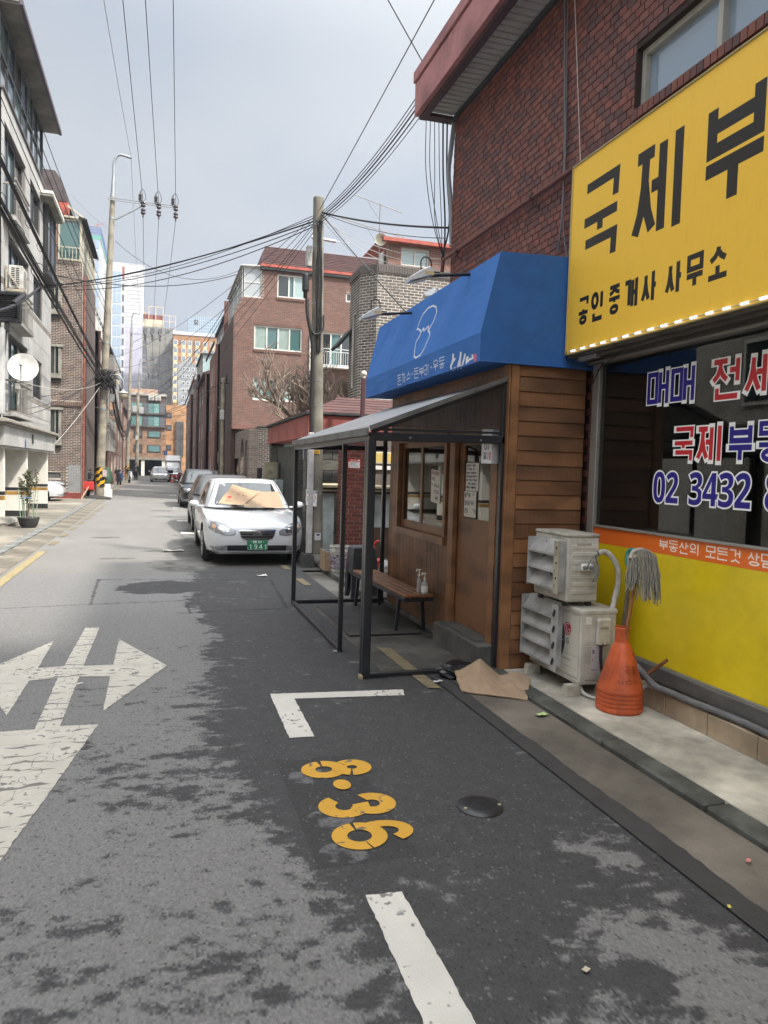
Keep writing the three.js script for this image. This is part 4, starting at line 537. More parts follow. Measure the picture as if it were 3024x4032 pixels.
{
  const t = thing('bench', 'low bench of brown slats on black steel legs against the shop wall', 'bench', [2.4, 0, -7.5]), r = rng(8), a = [2.2, -8.62], y = 0.415;
  const tilt = 0.028; for (let i = 0; i < 4; i++) { const g = rbox(-0.034 + i * 0.074 - 0.11, y - 0.028, -0.92, 0.034 + i * 0.074 - 0.11, y, 0.92, 0.006); part(t, 'seat_slat', [g.rotateY(tilt).translate(2.4, 0, -7.62)].map((q) => { const uv = q.attributes.uv; for (let k = 0; k < uv.count; k++) { const e = uv.getX(k); uv.setXY(k, uv.getY(k) + i * 0.3, e * 0.7 + i); } return q; }), mat([[0.26, 0.105, 0.035], [0.23, 0.09, 0.03]][i % 2], { r: 0.4, t: 'wood', s: 1.5, coat: 0.3, cr: 0.3, b: 0.001, bs: 3 })); }
  const mk = (g) => g.rotateY(tilt).translate(2.4, 0, -7.62);
  part(t, 'frame', [mk(rbox(-0.15, y - 0.065, -0.92, -0.125, y - 0.03, 0.92, 0.003)), mk(rbox(0.125, y - 0.065, -0.92, 0.15, y - 0.03, 0.92, 0.003)), mk(rbox(-0.15, y - 0.065, 0.895, 0.15, y - 0.03, 0.92, 0.003)), mk(rbox(-0.15, y - 0.065, -0.92, 0.15, y - 0.03, -0.895, 0.003))], steel);
  for (const [x, z, dx] of [[-0.12, 0.68, -0.03], [0.12, 0.68, 0.03], [-0.12, -0.75, -0.03], [0.12, -0.75, 0.03]]) part(t, 'leg', mk(bar([x + dx, 0, z], [x, y - 0.05, z], 0.035, 0.035)), steel);
}
[[2.46, -6.82, 0.031, 0.125, 'tall clear pump bottle standing at the back of the bench end', [0.62, 0.62, 0.62], 0], [2.49, -6.74, 0.033, 0.1, 'shorter pump bottle with a yellow and blue label on the bench end', [0.72, 0.72, 0.7], 1]].forEach(([x, z, r, h, label, c, lab]) => {
  const t = thing('pump_bottle', label, 'bottle', [x, 0.417, z]); t.userData.local = 1; const k = lab ? 1 : 0.75;
  part(t, 'bottle', lathe([[0, 0], [r * 0.9 * k, 0], [r * k, 0.006], [r * k, h], [r * 0.85 * k, h + 0.014], [0.012, h + 0.028], [0.012, h + 0.035]], [0, 0, 0], 20), (() => { const m = new THREE.MeshPhysicalMaterial({ transmission: 0.6, thickness: 0, roughness: 0.15, side: THREE.DoubleSide }); m.color.setRGB(...c); return m; })());
  part(t, 'cap', lathe([[0, h + 0.033], [0.014, h + 0.033], [0.014, h + 0.052], [0.006, h + 0.056], [0.004, h + 0.1], [0, h + 0.1]], [0, 0, 0], 14), mat([0.72, 0.71, 0.68], { r: 0.4 }));
  part(t, 'pump', [rbox(-0.034, h + 0.096, -0.007, 0.012, h + 0.11, 0.007, 0.003), rbox(-0.034, h + 0.082, -0.004, -0.026, h + 0.098, 0.004, 0.002)], mat([0.75, 0.74, 0.71], { r: 0.4 }));
  if (lab) part(t, 'print_label', [cyl([0, 0.022, 0], [0, 0.085, 0], r + 0.0012, r + 0.0012, 20, false)].map((g) => { g.keepUV = false; return g; }), (() => printMat(canvas(64, 64, (c2) => { c2.fillStyle = '#d8d6cf'; c2.fillRect(0, 0, 64, 64); c2.fillStyle = '#d9c53a'; c2.fillRect(0, 36, 64, 18); c2.fillStyle = '#3a5a9c'; c2.fillRect(10, 12, 44, 7); c2.fillRect(16, 23, 32, 6); }), { r: 0.5 }))());
});
// stack of plastic stools, each stool its own thing
{
  const sm = mat([0.075, 0.08, 0.09], { r: 0.5, t: 'mottle', s: 3 });
  const make = () => { const t = thing('plastic_stool', '', 'stool', [2.43, 0, -9.0], 'stacked grey plastic stools'); t.userData.local = 1;
    const s0 = 0.135, s1 = 0.165, h = 0.42; part(t, 'seat', [rbox(-s0, h - 0.03, -s0, s0, h, s0, 0.012), rbox(-s0 + 0.02, h, -s0 + 0.02, s0 - 0.02, h + 0.006, s0 - 0.02, 0.003)], sm);
    for (const [a, b] of [[-1, -1], [1, -1], [1, 1], [-1, 1]]) { const leg = quad([a * s0, h - 0.02, b * s0], [a * (s0 - 0.07), h - 0.02, b * s0], [a * (s1 - 0.055), 0, b * s1], [a * s1, 0, b * s1], 1, false), l2 = quad([a * s0, h - 0.02, b * s0], [a * s0, h - 0.02, b * (s0 - 0.07)], [a * s1, 0, b * (s1 - 0.055)], [a * s1, 0, b * s1], 1, false); part(t, 'leg', [leg, l2, bar([a * s0, h - 0.02, b * s0], [a * s1, 0, b * s1], 0.016)], sm); }
    const sk = []; for (const a of [-1, 1]) { sk.push(box(-s0, h - 0.1, a * (s0 + 0.004) - 0.003, s0, h - 0.02, a * (s0 + 0.004) + 0.003), box(a * (s0 + 0.004) - 0.003, h - 0.1, -s0, a * (s0 + 0.004) + 0.003, h - 0.02, s0), rbox(-s0 - 0.008, h - 0.112, a * (s0 + 0.014) - 0.006, s0 + 0.014, h - 0.1, a * (s0 + 0.014) + 0.006, 0.003), rbox(a * (s0 + 0.014) - 0.006, h - 0.112, -s0, a * (s0 + 0.014) + 0.006, h - 0.1, s0, 0.003)); } part(t, 'skirt', sk, sm); return t; };
  const s0 = make(), names = ['lowest', 'second', 'third', 'fourth', 'fifth', 'sixth', 'seventh', 'eighth', 'ninth', 'tenth', 'topmost'], r = rng(3);
  names.forEach((n, i) => { const s = i ? s0.clone() : s0; if (i) { s.name = numbered('plastic_stool'); scene.add(s); s.userData = { ...s0.userData }; } s.position.set(2.45 + (r() - 0.5) * 0.012, i * 0.0235, -8.93 + (r() - 0.5) * 0.01); s.rotation.y = (r() - 0.5) * 0.05; s.userData.label = n + ' dark grey plastic stool in the stack by the porch' + (i && i < 10 ? ', counted from below' : ''); });
}
// mats, cardboard and bag at the porch
solo('rubber_mat', 'long dark rubber mat under the bench', 'mat', [rbox(1.78, 0.005, -8.45, 2.6, 0.014, -6.92, 0.004)], mat([0.05, 0.05, 0.05], { r: 0.9, t: 'stain', s: 1.2 }));
solo('rubber_mat', 'curled end of a rubber mat in front of the bench legs', 'mat', [rbox(1.76, 0.016, -7.02, 2.5, 0.024, -6.8, 0.004)], mat([0.075, 0.07, 0.065], { r: 0.9, t: 'stain', s: 1.5 }));
const cardM = mat([0.35, 0.25, 0.165], { r: 0.92, t: 'ribs', s: 3, b: 0.002, bt: 'bFine', bs: 1 });
function crumple(pts, nx, nz, h, seed, thick = 0.006) {      // bilinear sheet over four corners with folds
  const mk = (off) => { const g = new THREE.PlaneGeometry(1, 1, nx, nz), p = g.attributes.position, [A, B, C, D] = pts.map((q) => V(...q)); for (let i = 0; i < p.count; i++) { const u = p.getX(i) + 0.5, v = p.getY(i) + 0.5, q = A.clone().lerp(B, u).lerp(D.clone().lerp(C, u), v); q.y += h(u, v) + (fbm(u * 4 + seed, v * 4, 4) - 0.5) * 0.014 + off; const e = Math.min(u, 1 - u, v, 1 - v) < 0.01 ? 0.012 : 0; q.x += (fbm(u * 9 + seed, v * 9 + 4, 2) - 0.5) * e; q.z += (fbm(u * 9, v * 9 + seed, 2) - 0.5) * e; p.setXYZ(i, q.x, q.y, q.z); } g.computeVertexNormals(); return plain(g, true); };
  const a = mk(thick), b = mk(0); return [a, b];
}
solo('cardboard_sheet', 'creased brown cardboard sheet lying at the foot of the shop corner', 'cardboard', crumple([[2.12, 0.012, -4.9], [2.51, 0.012, -4.63], [2.72, 0.05, -4.98], [2.2, 0.08, -5.24]], 40, 30, (u, v) => 0.115 * Math.max(0, 1 - Math.abs(u - 0.24 - 0.1 * v) / 0.26) * sat(v * 1.25 - 0.1) + 0.045 * Math.max(0, 1 - Math.abs(u - 0.82) / 0.2) * v - 0.012 * Math.max(0, 1 - Math.abs(v - 0.45) / 0.1), 5), cardM);
{ const g = new THREE.IcosahedronGeometry(0.1, 4), p = g.attributes.position; for (let i = 0; i < p.count; i++) { const k = 0.72 + 0.56 * fbm(p.getX(i) * 16 + 8, p.getY(i) * 18 + p.getZ(i) * 14 + 8, 3); p.setXYZ(i, p.getX(i) * k * 1.7, Math.max(-0.05, p.getY(i) * k * 0.75), p.getZ(i) * k); } g.computeVertexNormals(); g.translate(2.27, 0.06, -5.3); solo('plastic_bag', 'crumpled black plastic bag half under the cardboard sheet', 'bag', g, mat([0.012, 0.012, 0.014], { r: 0.25 })); }
// ---------------------------------------------------------------- air conditioners, jug, mop, shovel, hose
const acM = mat([0.63, 0.615, 0.565], { r: 0.5, t: 'stain', s: 1.6 }), acG = mat([0.47, 0.475, 0.48], { r: 0.5, t: 'stain', s: 2.2 }), fanM = mat([0.03, 0.03, 0.032], { r: 0.6 });
function fanGuard(t, x, y, z, r) {                           // dark fan opening with wire rings, facing -x
  part(t, 'fan_well', cyl([x + 0.004, y, z], [x - 0.002, y, z], r, r, 32), fanM); const g = [];
  for (let k = 1; k < 9; k++) g.push(new THREE.TorusGeometry(r * k / 9, 0.0022, 4, 36).rotateY(PI / 2).translate(x - 0.012, y, z));
  for (let k = 0; k < 6; k++) { const a = k * PI / 3; g.push(cyl([x - 0.01, y + Math.sin(a) * r, z + Math.cos(a) * r], [x - 0.016, y, z], 0.003, 0.003, 4)); } part(t, 'fan_guard', g, mat([0.42, 0.42, 0.4], { r: 0.5 }));
  const bl = []; for (let k = 0; k < 3; k++) { const b = box(-0.004, 0.02, -0.05, 0.004, r * 0.9, 0.05); b.rotateY(0.5).rotateX(k * 2.1 + 0.4).translate(x + 0.0015 - 0.006, y, z); bl.push(b); } part(t, 'fan_blade', bl, mat([0.08, 0.08, 0.085], { r: 0.5 }));
}
function louvre(t, x, y0, y1, z0, z1, n, plateW, slots) {     // bolted wind deflector: slanted blades between side cheeks and a drilled plate
  const g = part(t, 'wind_deflector', box(x + 0.002, y0, z0 - 0.003, x + 0.1, y1, z0), acG), h = (y1 - y0) / n;
  for (let i = 0; i < n; i++) part(g, 'deflector_blade', quad([x + 0.012, y0 + i * h + h * 0.14, z0], [x + 0.012, y0 + i * h + h * 0.14, z1 - plateW], [x + 0.085, y0 + (i + 1) * h + 0.006, z1 - plateW], [x + 0.085, y0 + (i + 1) * h + 0.006, z0], 1, false), acG), part(g, 'deflector_blade', [box(x + 0.008, y0 + i * h + h * 0.1, z0, x + 0.015, y0 + i * h + h * 0.14 + 0.012, z1 - plateW)], acG);
  part(g, 'deflector_cheek', box(x + 0.012, y0, z1 - plateW - 0.003, x + 0.1, y1, z1 - plateW), acG); const pl = part(g, 'drilled_plate', rbox(x, y0 - 0.012, z1 - plateW, x + 0.01, y1 + 0.004, z1, 0.002), slots ? acG : mat([0.50, 0.47, 0.36], { r: 0.5, t: 'stain', s: 2 }));
  if (slots) for (let i = 0; i < 4; i++) { const y = y0 + (i + 0.5) * (y1 - y0) / 4; const s = new THREE.CapsuleGeometry(0.017, 0.03, 3, 10).scale(1, 1, 0.2).rotateX(0).rotateY(PI / 2).rotateX(0.5).translate(x - 0.001, y, z1 - plateW / 2); part(pl, 'slot', s, fanM); }
  else for (let i = 0; i < 6; i++) part(pl, 'slot', cyl([x + 0.002, y0 + 0.05 + i * 0.055, z1 - plateW * 0.5 + (i % 2 ? 0.008 : -0.008)], [x - 0.002, y0 + 0.05 + i * 0.055, z1 - plateW * 0.5 + (i % 2 ? 0.008 : -0.008)], 0.009), i % 2 ? fanM : mat([0.2, 0.2, 0.19], { r: 0.6 }));
}
{ // lower unit
  const t = thing('air_conditioner', 'large white outdoor air conditioner with a red round emblem, lower of the two units', 'air conditioner', [2.9, 0.03, -4.6]), x0 = 2.9, x1 = 3.2, y0 = 0.105, y1 = 0.655, z0 = -5.335, z1 = -4.6;
  part(t, 'body', [rbox(x0, y0 + 0.02, z0, x1, y1 - 0.02, z1, 0.014)], acM); part(t, 'top_cover', rbox(x0 - 0.006, y1 - 0.045, z0 - 0.005, x1 + 0.005, y1, z1 + 0.005, 0.012), acM); part(t, 'base_pan', rbox(x0 - 0.003, y0, z0, x1, y0 + 0.035, z1, 0.006), acM);
  fanGuard(t, x0 - 0.003, 0.39, -5.04, 0.235); louvre(t, 2.795, 0.175, 0.655, -5.31, -4.755, 4, 0.085, true);
  const bt = canvas(512, 1024, (c, w, h) => { c.fillStyle = '#d0ccc0'; c.fillRect(0, 0, w, h); c.fillStyle = '#b02a4c'; c.beginPath(); c.ellipse(190, 270, 105, 112, 0, 0, 7); c.fill(); c.strokeStyle = '#e8dfd8'; c.lineWidth = 12; c.beginPath(); c.ellipse(190, 270, 78, 84, 0, 0.05, 5.2); c.stroke(); c.beginPath(); c.moveTo(268, 274); c.lineTo(205, 274); c.moveTo(170, 225); c.lineTo(170, 318); c.lineTo(205, 318); c.stroke(); c.fillStyle = '#e8dfd8'; c.beginPath(); c.arc(140, 235, 11, 0, 7); c.fill();
    c.fillStyle = '#5b5a58'; c.font = 'bold 128px sans-serif'; c.fillText('LG', 95, 520); c.font = 'italic bold 44px sans-serif'; c.fillText('INVERTER V', 70, 800); c.strokeStyle = '#8f8b80'; c.lineWidth = 5; for (const y of [690, 905]) { c.beginPath(); c.moveTo(60, y); c.lineTo(480, y); c.stroke(); } });
  part(t, 'badge_panel', quad([x0 - 0.002, y0 + 0.05, -4.87], [x0 - 0.002, y0 + 0.05, -4.617], [x0 - 0.002, y1 - 0.055, -4.617], [x0 - 0.002, y1 - 0.055, -4.87]), printMat(bt, { r: 0.5 }));
  const z = z1 + 0.002; part(t, 'valve_cover', [rbox(3.02, 0.395, z, 3.14, 0.59, z + 0.028, 0.012)], acM); part(t, 'handle_recess', rbox(3.045, 0.515, z + 0.026, 3.11, 0.535, z + 0.032, 0.004), mat([0.36, 0.34, 0.29], { r: 0.6 }));
  for (const x of [3.05, 3.09]) part(t, 'cable_gland', cyl([x, 0.4, z + 0.018], [x, 0.425, z + 0.018], 0.015), acM);
  part(t, 'side_panel', [rbox(2.945, 0.14, z - 0.001, 3.19, 0.39, z + 0.006, 0.003)], acM);
  part(t, 'rating_label', quad([2.99, 0.2, z + 0.007], [3.06, 0.2, z + 0.007], [3.06, 0.385, z + 0.007], [2.99, 0.385, z + 0.007]), printMat(canvas(128, 320, (c) => { c.fillStyle = '#b9b6bd'; c.fillRect(0, 0, 128, 320); c.strokeStyle = '#76737c'; for (let y = 14; y < 270; y += 17) { c.beginPath(); c.moveTo(8, y); c.lineTo(118, y); c.stroke(); } c.fillStyle = '#77747c'; c.fillRect(12, 40, 36, 50); c.fillStyle = '#a04852'; c.fillRect(12, 160, 20, 16); c.fillStyle = '#4b4850'; c.font = 'bold 34px sans-serif'; c.fillText('R410A', 8, 308); }), { r: 0.5 }));
  part(t, 'paper_tag', box(2.935, 0.545, z, 2.985, 0.6, z + 0.003), mat([0.68, 0.67, 0.63], { r: 0.9 })); part(t, 'power_cord', tube([[3.06, 0.4, z + 0.02], [3.055, 0.3, z + 0.03], [3.07, 0.2, z + 0.035], [3.12, 0.1, z + 0.03], [3.2, 0.06, z]], 0.011, 24, 7), cableM);
  for (const [x, zz] of [[2.86, -4.66], [3.13, -4.66], [2.86, -5.25], [3.13, -5.25]]) part(t, 'foot', [prism([[-0.06, 0], [0.06, 0], [0.045, 0.075], [-0.045, 0.075]], 0.07, M4().setPosition(x, 0.032, zz))], mat([0.52, 0.49, 0.42], { r: 0.7, t: 'stain', s: 3 }));
}
{ // upper unit
  const t = thing('air_conditioner', 'smaller dusty white outdoor air conditioner stacked on top of the larger one', 'air conditioner', [2.83, 0.66, -4.7]), x0 = 2.83, x1 = 3.09, y0 = 0.69, y1 = 1.19, z0 = -5.19, z1 = -4.7;
  part(t, 'body', rbox(x0, y0, z0, x1, y1 - 0.02, z1, 0.012), acM); part(t, 'top_cover', rbox(x0 - 0.005, y1 - 0.03, z0 - 0.004, x1 + 0.004, y1, z1 + 0.004, 0.01), mat([0.46, 0.44, 0.38], { r: 0.7, t: 'stain', s: 3.5 }));
  fanGuard(t, x0 - 0.003, 0.94, -4.98, 0.19); louvre(t, 2.735, 0.765, 1.135, -5.13, -4.675, 3, 0.06, false);
  const g = []; for (let y = y0 + 0.06; y < y1 - 0.06; y += 0.055) g.push(rbox(x0 + 0.04, y, z1 - 0.002, x1 - 0.01, y + 0.03, z1 + 0.005, 0.003)); part(t, 'side_panel', g, acM);
  part(t, 'handle_recess', rbox(2.9, 1.105, z1 + 0.001, 3.02, 1.125, z1 + 0.006, 0.003), mat([0.36, 0.34, 0.29], { r: 0.6 }));
  part(t, 'socket_box', rbox(2.93, 0.92, z1, 3.03, 0.975, z1 + 0.03, 0.012), mat([0.68, 0.67, 0.63], { r: 0.4 })); const pm = mat([0.16, 0.165, 0.175], { r: 0.5 });
  for (const x of [2.955, 3.005]) part(t, 'plug', cyl([x, 0.948, z1 + 0.028], [x, 0.95, z1 + 0.065], 0.016, 0.011), pm);
  part(t, 'power_cord', [tube([[2.955, 0.948, z1 + 0.06], [2.96, 0.99, z1 + 0.08], [3.0, 1.03, z1 + 0.06], [3.05, 1.04, z1 + 0.03], [3.07, 1.04, z1 - 0.05]], 0.006, 20, 6), tube([[3.005, 0.948, z1 + 0.06], [3.02, 0.9, z1 + 0.08], [3.0, 0.86, z1 + 0.07], [3.03, 0.85, z1 + 0.06], [3.06, 0.93, z1 + 0.05], [3.04, 1.03, z1 + 0.03]], 0.006, 24, 6)], pm);
  for (const [x, zz] of [[2.86, -4.76], [3.05, -4.76], [2.86, -5.12], [3.05, -5.12]]) part(t, 'foot', rbox(x - 0.02, 0.655, zz - 0.02, x + 0.02, y0, zz + 0.02, 0.004), fanM);
  part(t, 'refrigerant_pipe', tube([[3.07, 1.05, z1 + 0.01], [3.13, 1.06, z1 + 0.01], [3.2, 0.99, -4.66], [3.235, 0.86, -4.66], [3.2, 0.7, -4.65], [3.17, 0.63, -4.63]], 0.021, 36, 9), mat([0.62, 0.61, 0.57], { r: 0.7, t: 'stain', s: 4 }));
}
{ // orange jug
  const t = thing('orange_jug', 'orange plastic bottle-shaped jug with handwriting standing on the pavement', 'jug', [3.015, 0.03, -4.27]); t.userData.local = 1; const om = mat([0.62, 0.115, 0.035], { r: 0.5, t: 'stain', s: 2, rm: 1 });
  const pr = [[0, 0.004], [0.135, 0.004], [0.148, 0], [0.156, 0.012]]; for (let i = 0; i < 5; i++) { const y = 0.02 + i * 0.028; pr.push([0.157 - i * 0.001, y], [0.157 - i * 0.001, y + 0.02], [0.151 - i * 0.001, y + 0.024]); } pr.push([0.148, 0.162], [0.13, 0.225], [0.1, 0.325], [0.075, 0.405], [0.06, 0.445], [0.051, 0.462], [0.049, 0.47], [0.048, 0.55], [0.052, 0.555], [0.052, 0.568], [0.043, 0.568], [0.042, 0.4]);
  part(t, 'body', lathe(pr, [0, 0, 0], 44), om);
  part(t, 'seam', [tube([[-0.05, 0.42, 0.047], [0.015, 0.42, 0.066], [0.05, 0.4, 0.062], [0.085, 0.22, 0.1]], 0.0025, 20, 5)], mat([0.45, 0.08, 0.025], { r: 0.5 }));
  const wt = canvas(256, 256, (c) => { hangul(c, '국제', 92, 30, 62, 72, 24, 5, '#5a1a0c'); hangul(c, '부동산', 20, 138, 58, 82, 20, 5, '#5a1a0c'); });
  const cg = new THREE.CylinderGeometry(0.098, 0.151, 0.21, 24, 1, true, -0.85, 1.35).translate(0, 0.242, 0); const lm = printMat(wt, { cut: 1, r: 0.6 }); cg.scale(1.012, 1, 1.012); cg.keepUV = true; part(t, 'handwriting', plain(cg, true), lm, { uv: true });
}
{ // mop standing head up in the jug
  const t = thing('string_mop', 'grey string mop standing head up with its wooden stick in the orange jug', 'mop', [3.0, 0.1, -4.27]), r = rng(77);
  const a = [2.99, 0.1, -4.28], b = [3.045, 1.085, -4.17], wd = mat([0.33, 0.14, 0.05], { r: 0.55, t: 'wood', s: 2 });
  part(t, 'stick', [cyl(a, b, 0.0135, 0.012), cyl([3.04, 0.995, -4.18], [3.042, 1.03, -4.176], 0.0155)], wd);
  part(t, 'clamp', [rbox(2.985, 1.085, -4.19, 3.125, 1.1, -4.15, 0.004), cyl([3.043, 1.03, -4.175], [3.046, 1.09, -4.17], 0.018, 0.022)], mat([0.66, 0.56, 0.36], { r: 0.5 }));
  const cols = [[0.30, 0.285, 0.25], [0.37, 0.35, 0.31], [0.22, 0.21, 0.185], [0.46, 0.435, 0.38]], lists = [[], [], [], []];
  part(t, 'binding', tube([[2.965, 1.075, -4.15], [2.985, 1.115, -4.16], [3.05, 1.135, -4.17], [3.12, 1.115, -4.17], [3.16, 1.06, -4.16]], 0.013, 24, 7), mat([0.48, 0.46, 0.41], { r: 0.9, t: 'stain', s: 8 }));
  for (let i = 0; i < 260; i++) { const u = r(), x = mix(2.965, 3.165, u), y = 1.095 + 0.035 * Math.sin(u * PI), zz = -4.17 + (r() - 0.5) * 0.05, L = mix(0.2, 0.335, r()) * (u > 0.4 ? 1.03 : 0.72), k = r() * 4 | 0, dz = (r() - 0.5) * 0.06, dx = (r() - 0.35) * 0.03 + (u - 0.4) * 0.05, p = []; for (let j = 0; j <= 6; j++) { const q = j / 6; p.push([x + dx * Math.sqrt(q) + (r() - 0.5) * 0.013, y - L * q, zz + 0.02 * Math.sin(q * 2) + dz * q + (r() - 0.5) * 0.007]); } lists[k].push(tube(p, 0.0028, 9, 4)); }
  lists.forEach((l, k) => part(t, 'strings', l, mat(cols[k], { r: 0.95 })));
}
{ const t = thing('shovel', 'shovel with a teal plastic handle leaning on the yellow panel behind the air conditioner', 'shovel', [3.2, 0.1, -4.6]), tl = mat([0.03, 0.25, 0.22], { r: 0.4 });
  part(t, 'shaft', cyl([3.235, 0.12, -4.62], [3.262, 0.93, -4.56], 0.016), mat([0.17, 0.155, 0.13], { r: 0.7, t: 'stain', s: 3 }));
  part(t, 'handle', [cyl([3.258, 0.84, -4.567], [3.263, 0.95, -4.56], 0.023, 0.024), tube([[3.262, 0.94, -4.56], [3.255, 0.99, -4.59], [3.258, 1.05, -4.6], [3.266, 1.085, -4.58], [3.275, 1.085, -4.53], [3.275, 1.05, -4.51], [3.268, 0.99, -4.52], [3.262, 0.94, -4.56]], 0.0145, 40, 8)], tl);
  part(t, 'blade', prism([[-0.1, 0], [0.1, 0], [0.1, -0.2], [0, -0.26], [-0.1, -0.2]], 0.004, M4().makeRotationY(1.2).setPosition(3.24, 0.31, -4.66)), mat([0.2, 0.2, 0.2], { r: 0.6, m: 0.5 })); }
solo('grey_hose', 'thick grey hose running along the tiled plinth below the yellow panel', 'hose', tube([[3.2, 0.34, -4.52], [3.21, 0.28, -4.33], [3.22, 0.21, -4.18], [3.24, 0.2, -4.0], [3.25, 0.2, -3.8], [3.285, 0.195, -3.5], [3.27, 0.195, -3.1], [3.26, 0.195, -2.6], [3.27, 0.195, -1.5]], 0.023, 70, 9), mat([0.17, 0.175, 0.19], { r: 0.75, t: 'stain', s: 3 }));
solo('drain_hose', 'thin white corrugated hose on the pavement behind the orange jug', 'hose', (() => { const p = [[2.95, 0.09, -4.66], [2.93, 0.055, -4.57], [2.97, 0.045, -4.47], [3.1, 0.05, -4.42], [3.2, 0.13, -4.33], [3.23, 0.2, -4.24]], c = new THREE.CatmullRomCurve3(p.map((q) => V(...q))), g = [plain(new THREE.TubeGeometry(c, 50, 0.009, 7))]; for (let i = 0; i < 60; i++) { const q = c.getPoint(i / 60), d = c.getTangent(i / 60); g.push(plain(new THREE.TorusGeometry(0.0095, 0.0028, 4, 9).applyQuaternion(new THREE.Quaternion().setFromUnitVectors(V(0, 0, 1), d)).translate(q.x, q.y, q.z))); } return g; })(), mat([0.55, 0.55, 0.52], { r: 0.6 }));
solo('wooden_stick', 'short brown stick end jutting out over the grey hose', 'stick', cyl([3.2, 0.225, -4.29], [3.3, 0.385, -4.16], 0.013, 0.012), mat([0.22, 0.085, 0.035], { r: 0.6, t: 'wood', s: 2 }));
// litter
const litter = (name, label, p, w, d, c, turn, seed) => { const g = new THREE.PlaneGeometry(w, d, 6, 6).rotateX(-PI / 2), q = g.attributes.position; for (let i = 0; i < q.count; i++) q.setY(i, 0.006 + 0.25 * w * (fbm(q.getX(i) * 30 + seed, q.getZ(i) * 30 + seed, 2) - 0.3)); g.computeVertexNormals(); g.rotateY(turn).translate(...p); return solo(name, label, 'litter', g, mat(c, { r: 0.7 })); };
litter('wrapper', 'small yellow-green wrapper in the gutter below the air conditioners', [2.45, 0.012, -4.31], 0.09, 0.055, [0.45, 0.62, 0.25], 0.3, 3); litter('leaf', 'small pink leaf lying in the right gutter', [2.377, 0.012, -2.425], 0.035, 0.016, [0.6, 0.2, 0.19], 0.6, 5); litter('leaf', 'tiny yellow leaf on the tarmac edge by the gutter', [2.06, 0.006, -2.18], 0.022, 0.012, [0.6, 0.5, 0.1], 1, 7); litter('leaf', 'pale dry leaf on the grey patch at the bottom right', [1.34, 0.006, -2.007], 0.026, 0.02, [0.42, 0.38, 0.28], 0.5, 9); litter('paper_scrap', 'white crumpled scrap on the road before the white car', [1.47, 0.006, -10.9], 0.14, 0.1, [0.6, 0.58, 0.54], 0.2, 11); litter('paper_scrap', 'flattened grey scrap left of the white car', [0.26, 0.006, -14.2], 0.36, 0.16, [0.34, 0.32, 0.28], 0.1, 13); litter('cigarette_end', 'white cigarette end lying inside the turn arrow', [-0.531, 0.006, -5.647], 0.05, 0.016, [0.7, 0.68, 0.62], 0.7, 15); litter('paper_scrap', 'white shred by the cardboard sheet', [2.05, 0.01, -5.18], 0.1, 0.03, [0.6, 0.6, 0.6], 0.5, 17);
// ---------------------------------------------------------------- cars
const EV = new Evaluator(); EV.useGroups = false; EV.attributes = ['position', 'normal'];
const rayc = new THREE.Raycaster();
function loft(secs) {                                        // closed skin over sections of equal length
  const n = secs[0].length, pos = [], idx = []; secs.forEach((s) => s.forEach((p) => pos.push(...p)));
  for (let i = 0; i + 1 < secs.length; i++) for (let j = 0; j < n; j++) { const a = i * n + j, b = i * n + (j + 1) % n, c = a + n, d = b + n; idx.push(a, b, d, a, d, c); }
  for (const [i, f] of [[0, 1], [secs.length - 1, 0]]) { const k = pos.length / 3, m = [0, 0, 0]; secs[i].forEach((p) => p.forEach((v, q) => m[q] += v / n)); pos.push(...m); for (let j = 0; j < n; j++) { const a = i * n + j, b = i * n + (j + 1) % n; f ? idx.push(k, b, a) : idx.push(k, a, b); } }
  const g = new THREE.BufferGeometry(); g.setAttribute('position', new THREE.Float32BufferAttribute(pos, 3)); g.setIndex(idx); g.computeVertexNormals(); return g;
}
function conform(mesh, poly, axis, dir, off, rings = 5, sub = 5) {      // a patch shaped by poly (two coordinates), laid on the mesh along an axis
  const P = []; poly.forEach((p, i) => { const q = poly[(i + 1) % poly.length]; for (let k = 0; k < sub; k++) P.push([mix(p[0], q[0], k / sub), mix(p[1], q[1], k / sub)]); });
  const cx = P.reduce((s, p) => s + p[0], 0) / P.length, cy = P.reduce((s, p) => s + p[1], 0) / P.length, v = [], idx = [], o = V(), d = V(...dir);
  const hit = (a, b) => { axis === 'z' ? o.set(a, b, -dir[2] * 8) : axis === 'x' ? o.set(-dir[0] * 8, b, a) : o.set(a, 8, b); rayc.set(o, d); const h = rayc.intersectObject(mesh, false)[0]; return h ? h.point.addScaledVector(d, -off) : null; };
  let last = hit(cx, cy) || V(); const put = (a, b) => { const h = hit(a, b); if (h) last = h; const w = h || (axis === 'z' ? V(a, b, last.z) : axis === 'x' ? V(last.x, b, a) : V(a, last.y, b)); v.push(w.x, w.y, w.z); };
  put(cx, cy); for (let r = 1; r <= rings; r++) for (const p of P) put(mix(cx, p[0], r / rings), mix(cy, p[1], r / rings));
  const n = P.length; for (let j = 0; j < n; j++) idx.push(0, 1 + j, 1 + (j + 1) % n); for (let r = 1; r < rings; r++) for (let j = 0; j < n; j++) { const a = 1 + (r - 1) * n + j, b = 1 + (r - 1) * n + (j + 1) % n; idx.push(a, a + n, b + n, a, b + n, b); }
  const g = new THREE.BufferGeometry(); g.setAttribute('position', new THREE.Float32BufferAttribute(v, 3)); g.setIndex(idx); g.computeVertexNormals(); return g;
}
const chrome = mat([0.62, 0.63, 0.64], { r: 0.12, m: 0.95 }), lampGlass = mat([0.30, 0.31, 0.32], { r: 0.12, m: 0.35, coat: 1 }), amber = mat([0.62, 0.36, 0.22], { r: 0.2, coat: 1 }), carGlass = mat([0.02, 0.027, 0.03], { r: 0.03, coat: 1 });
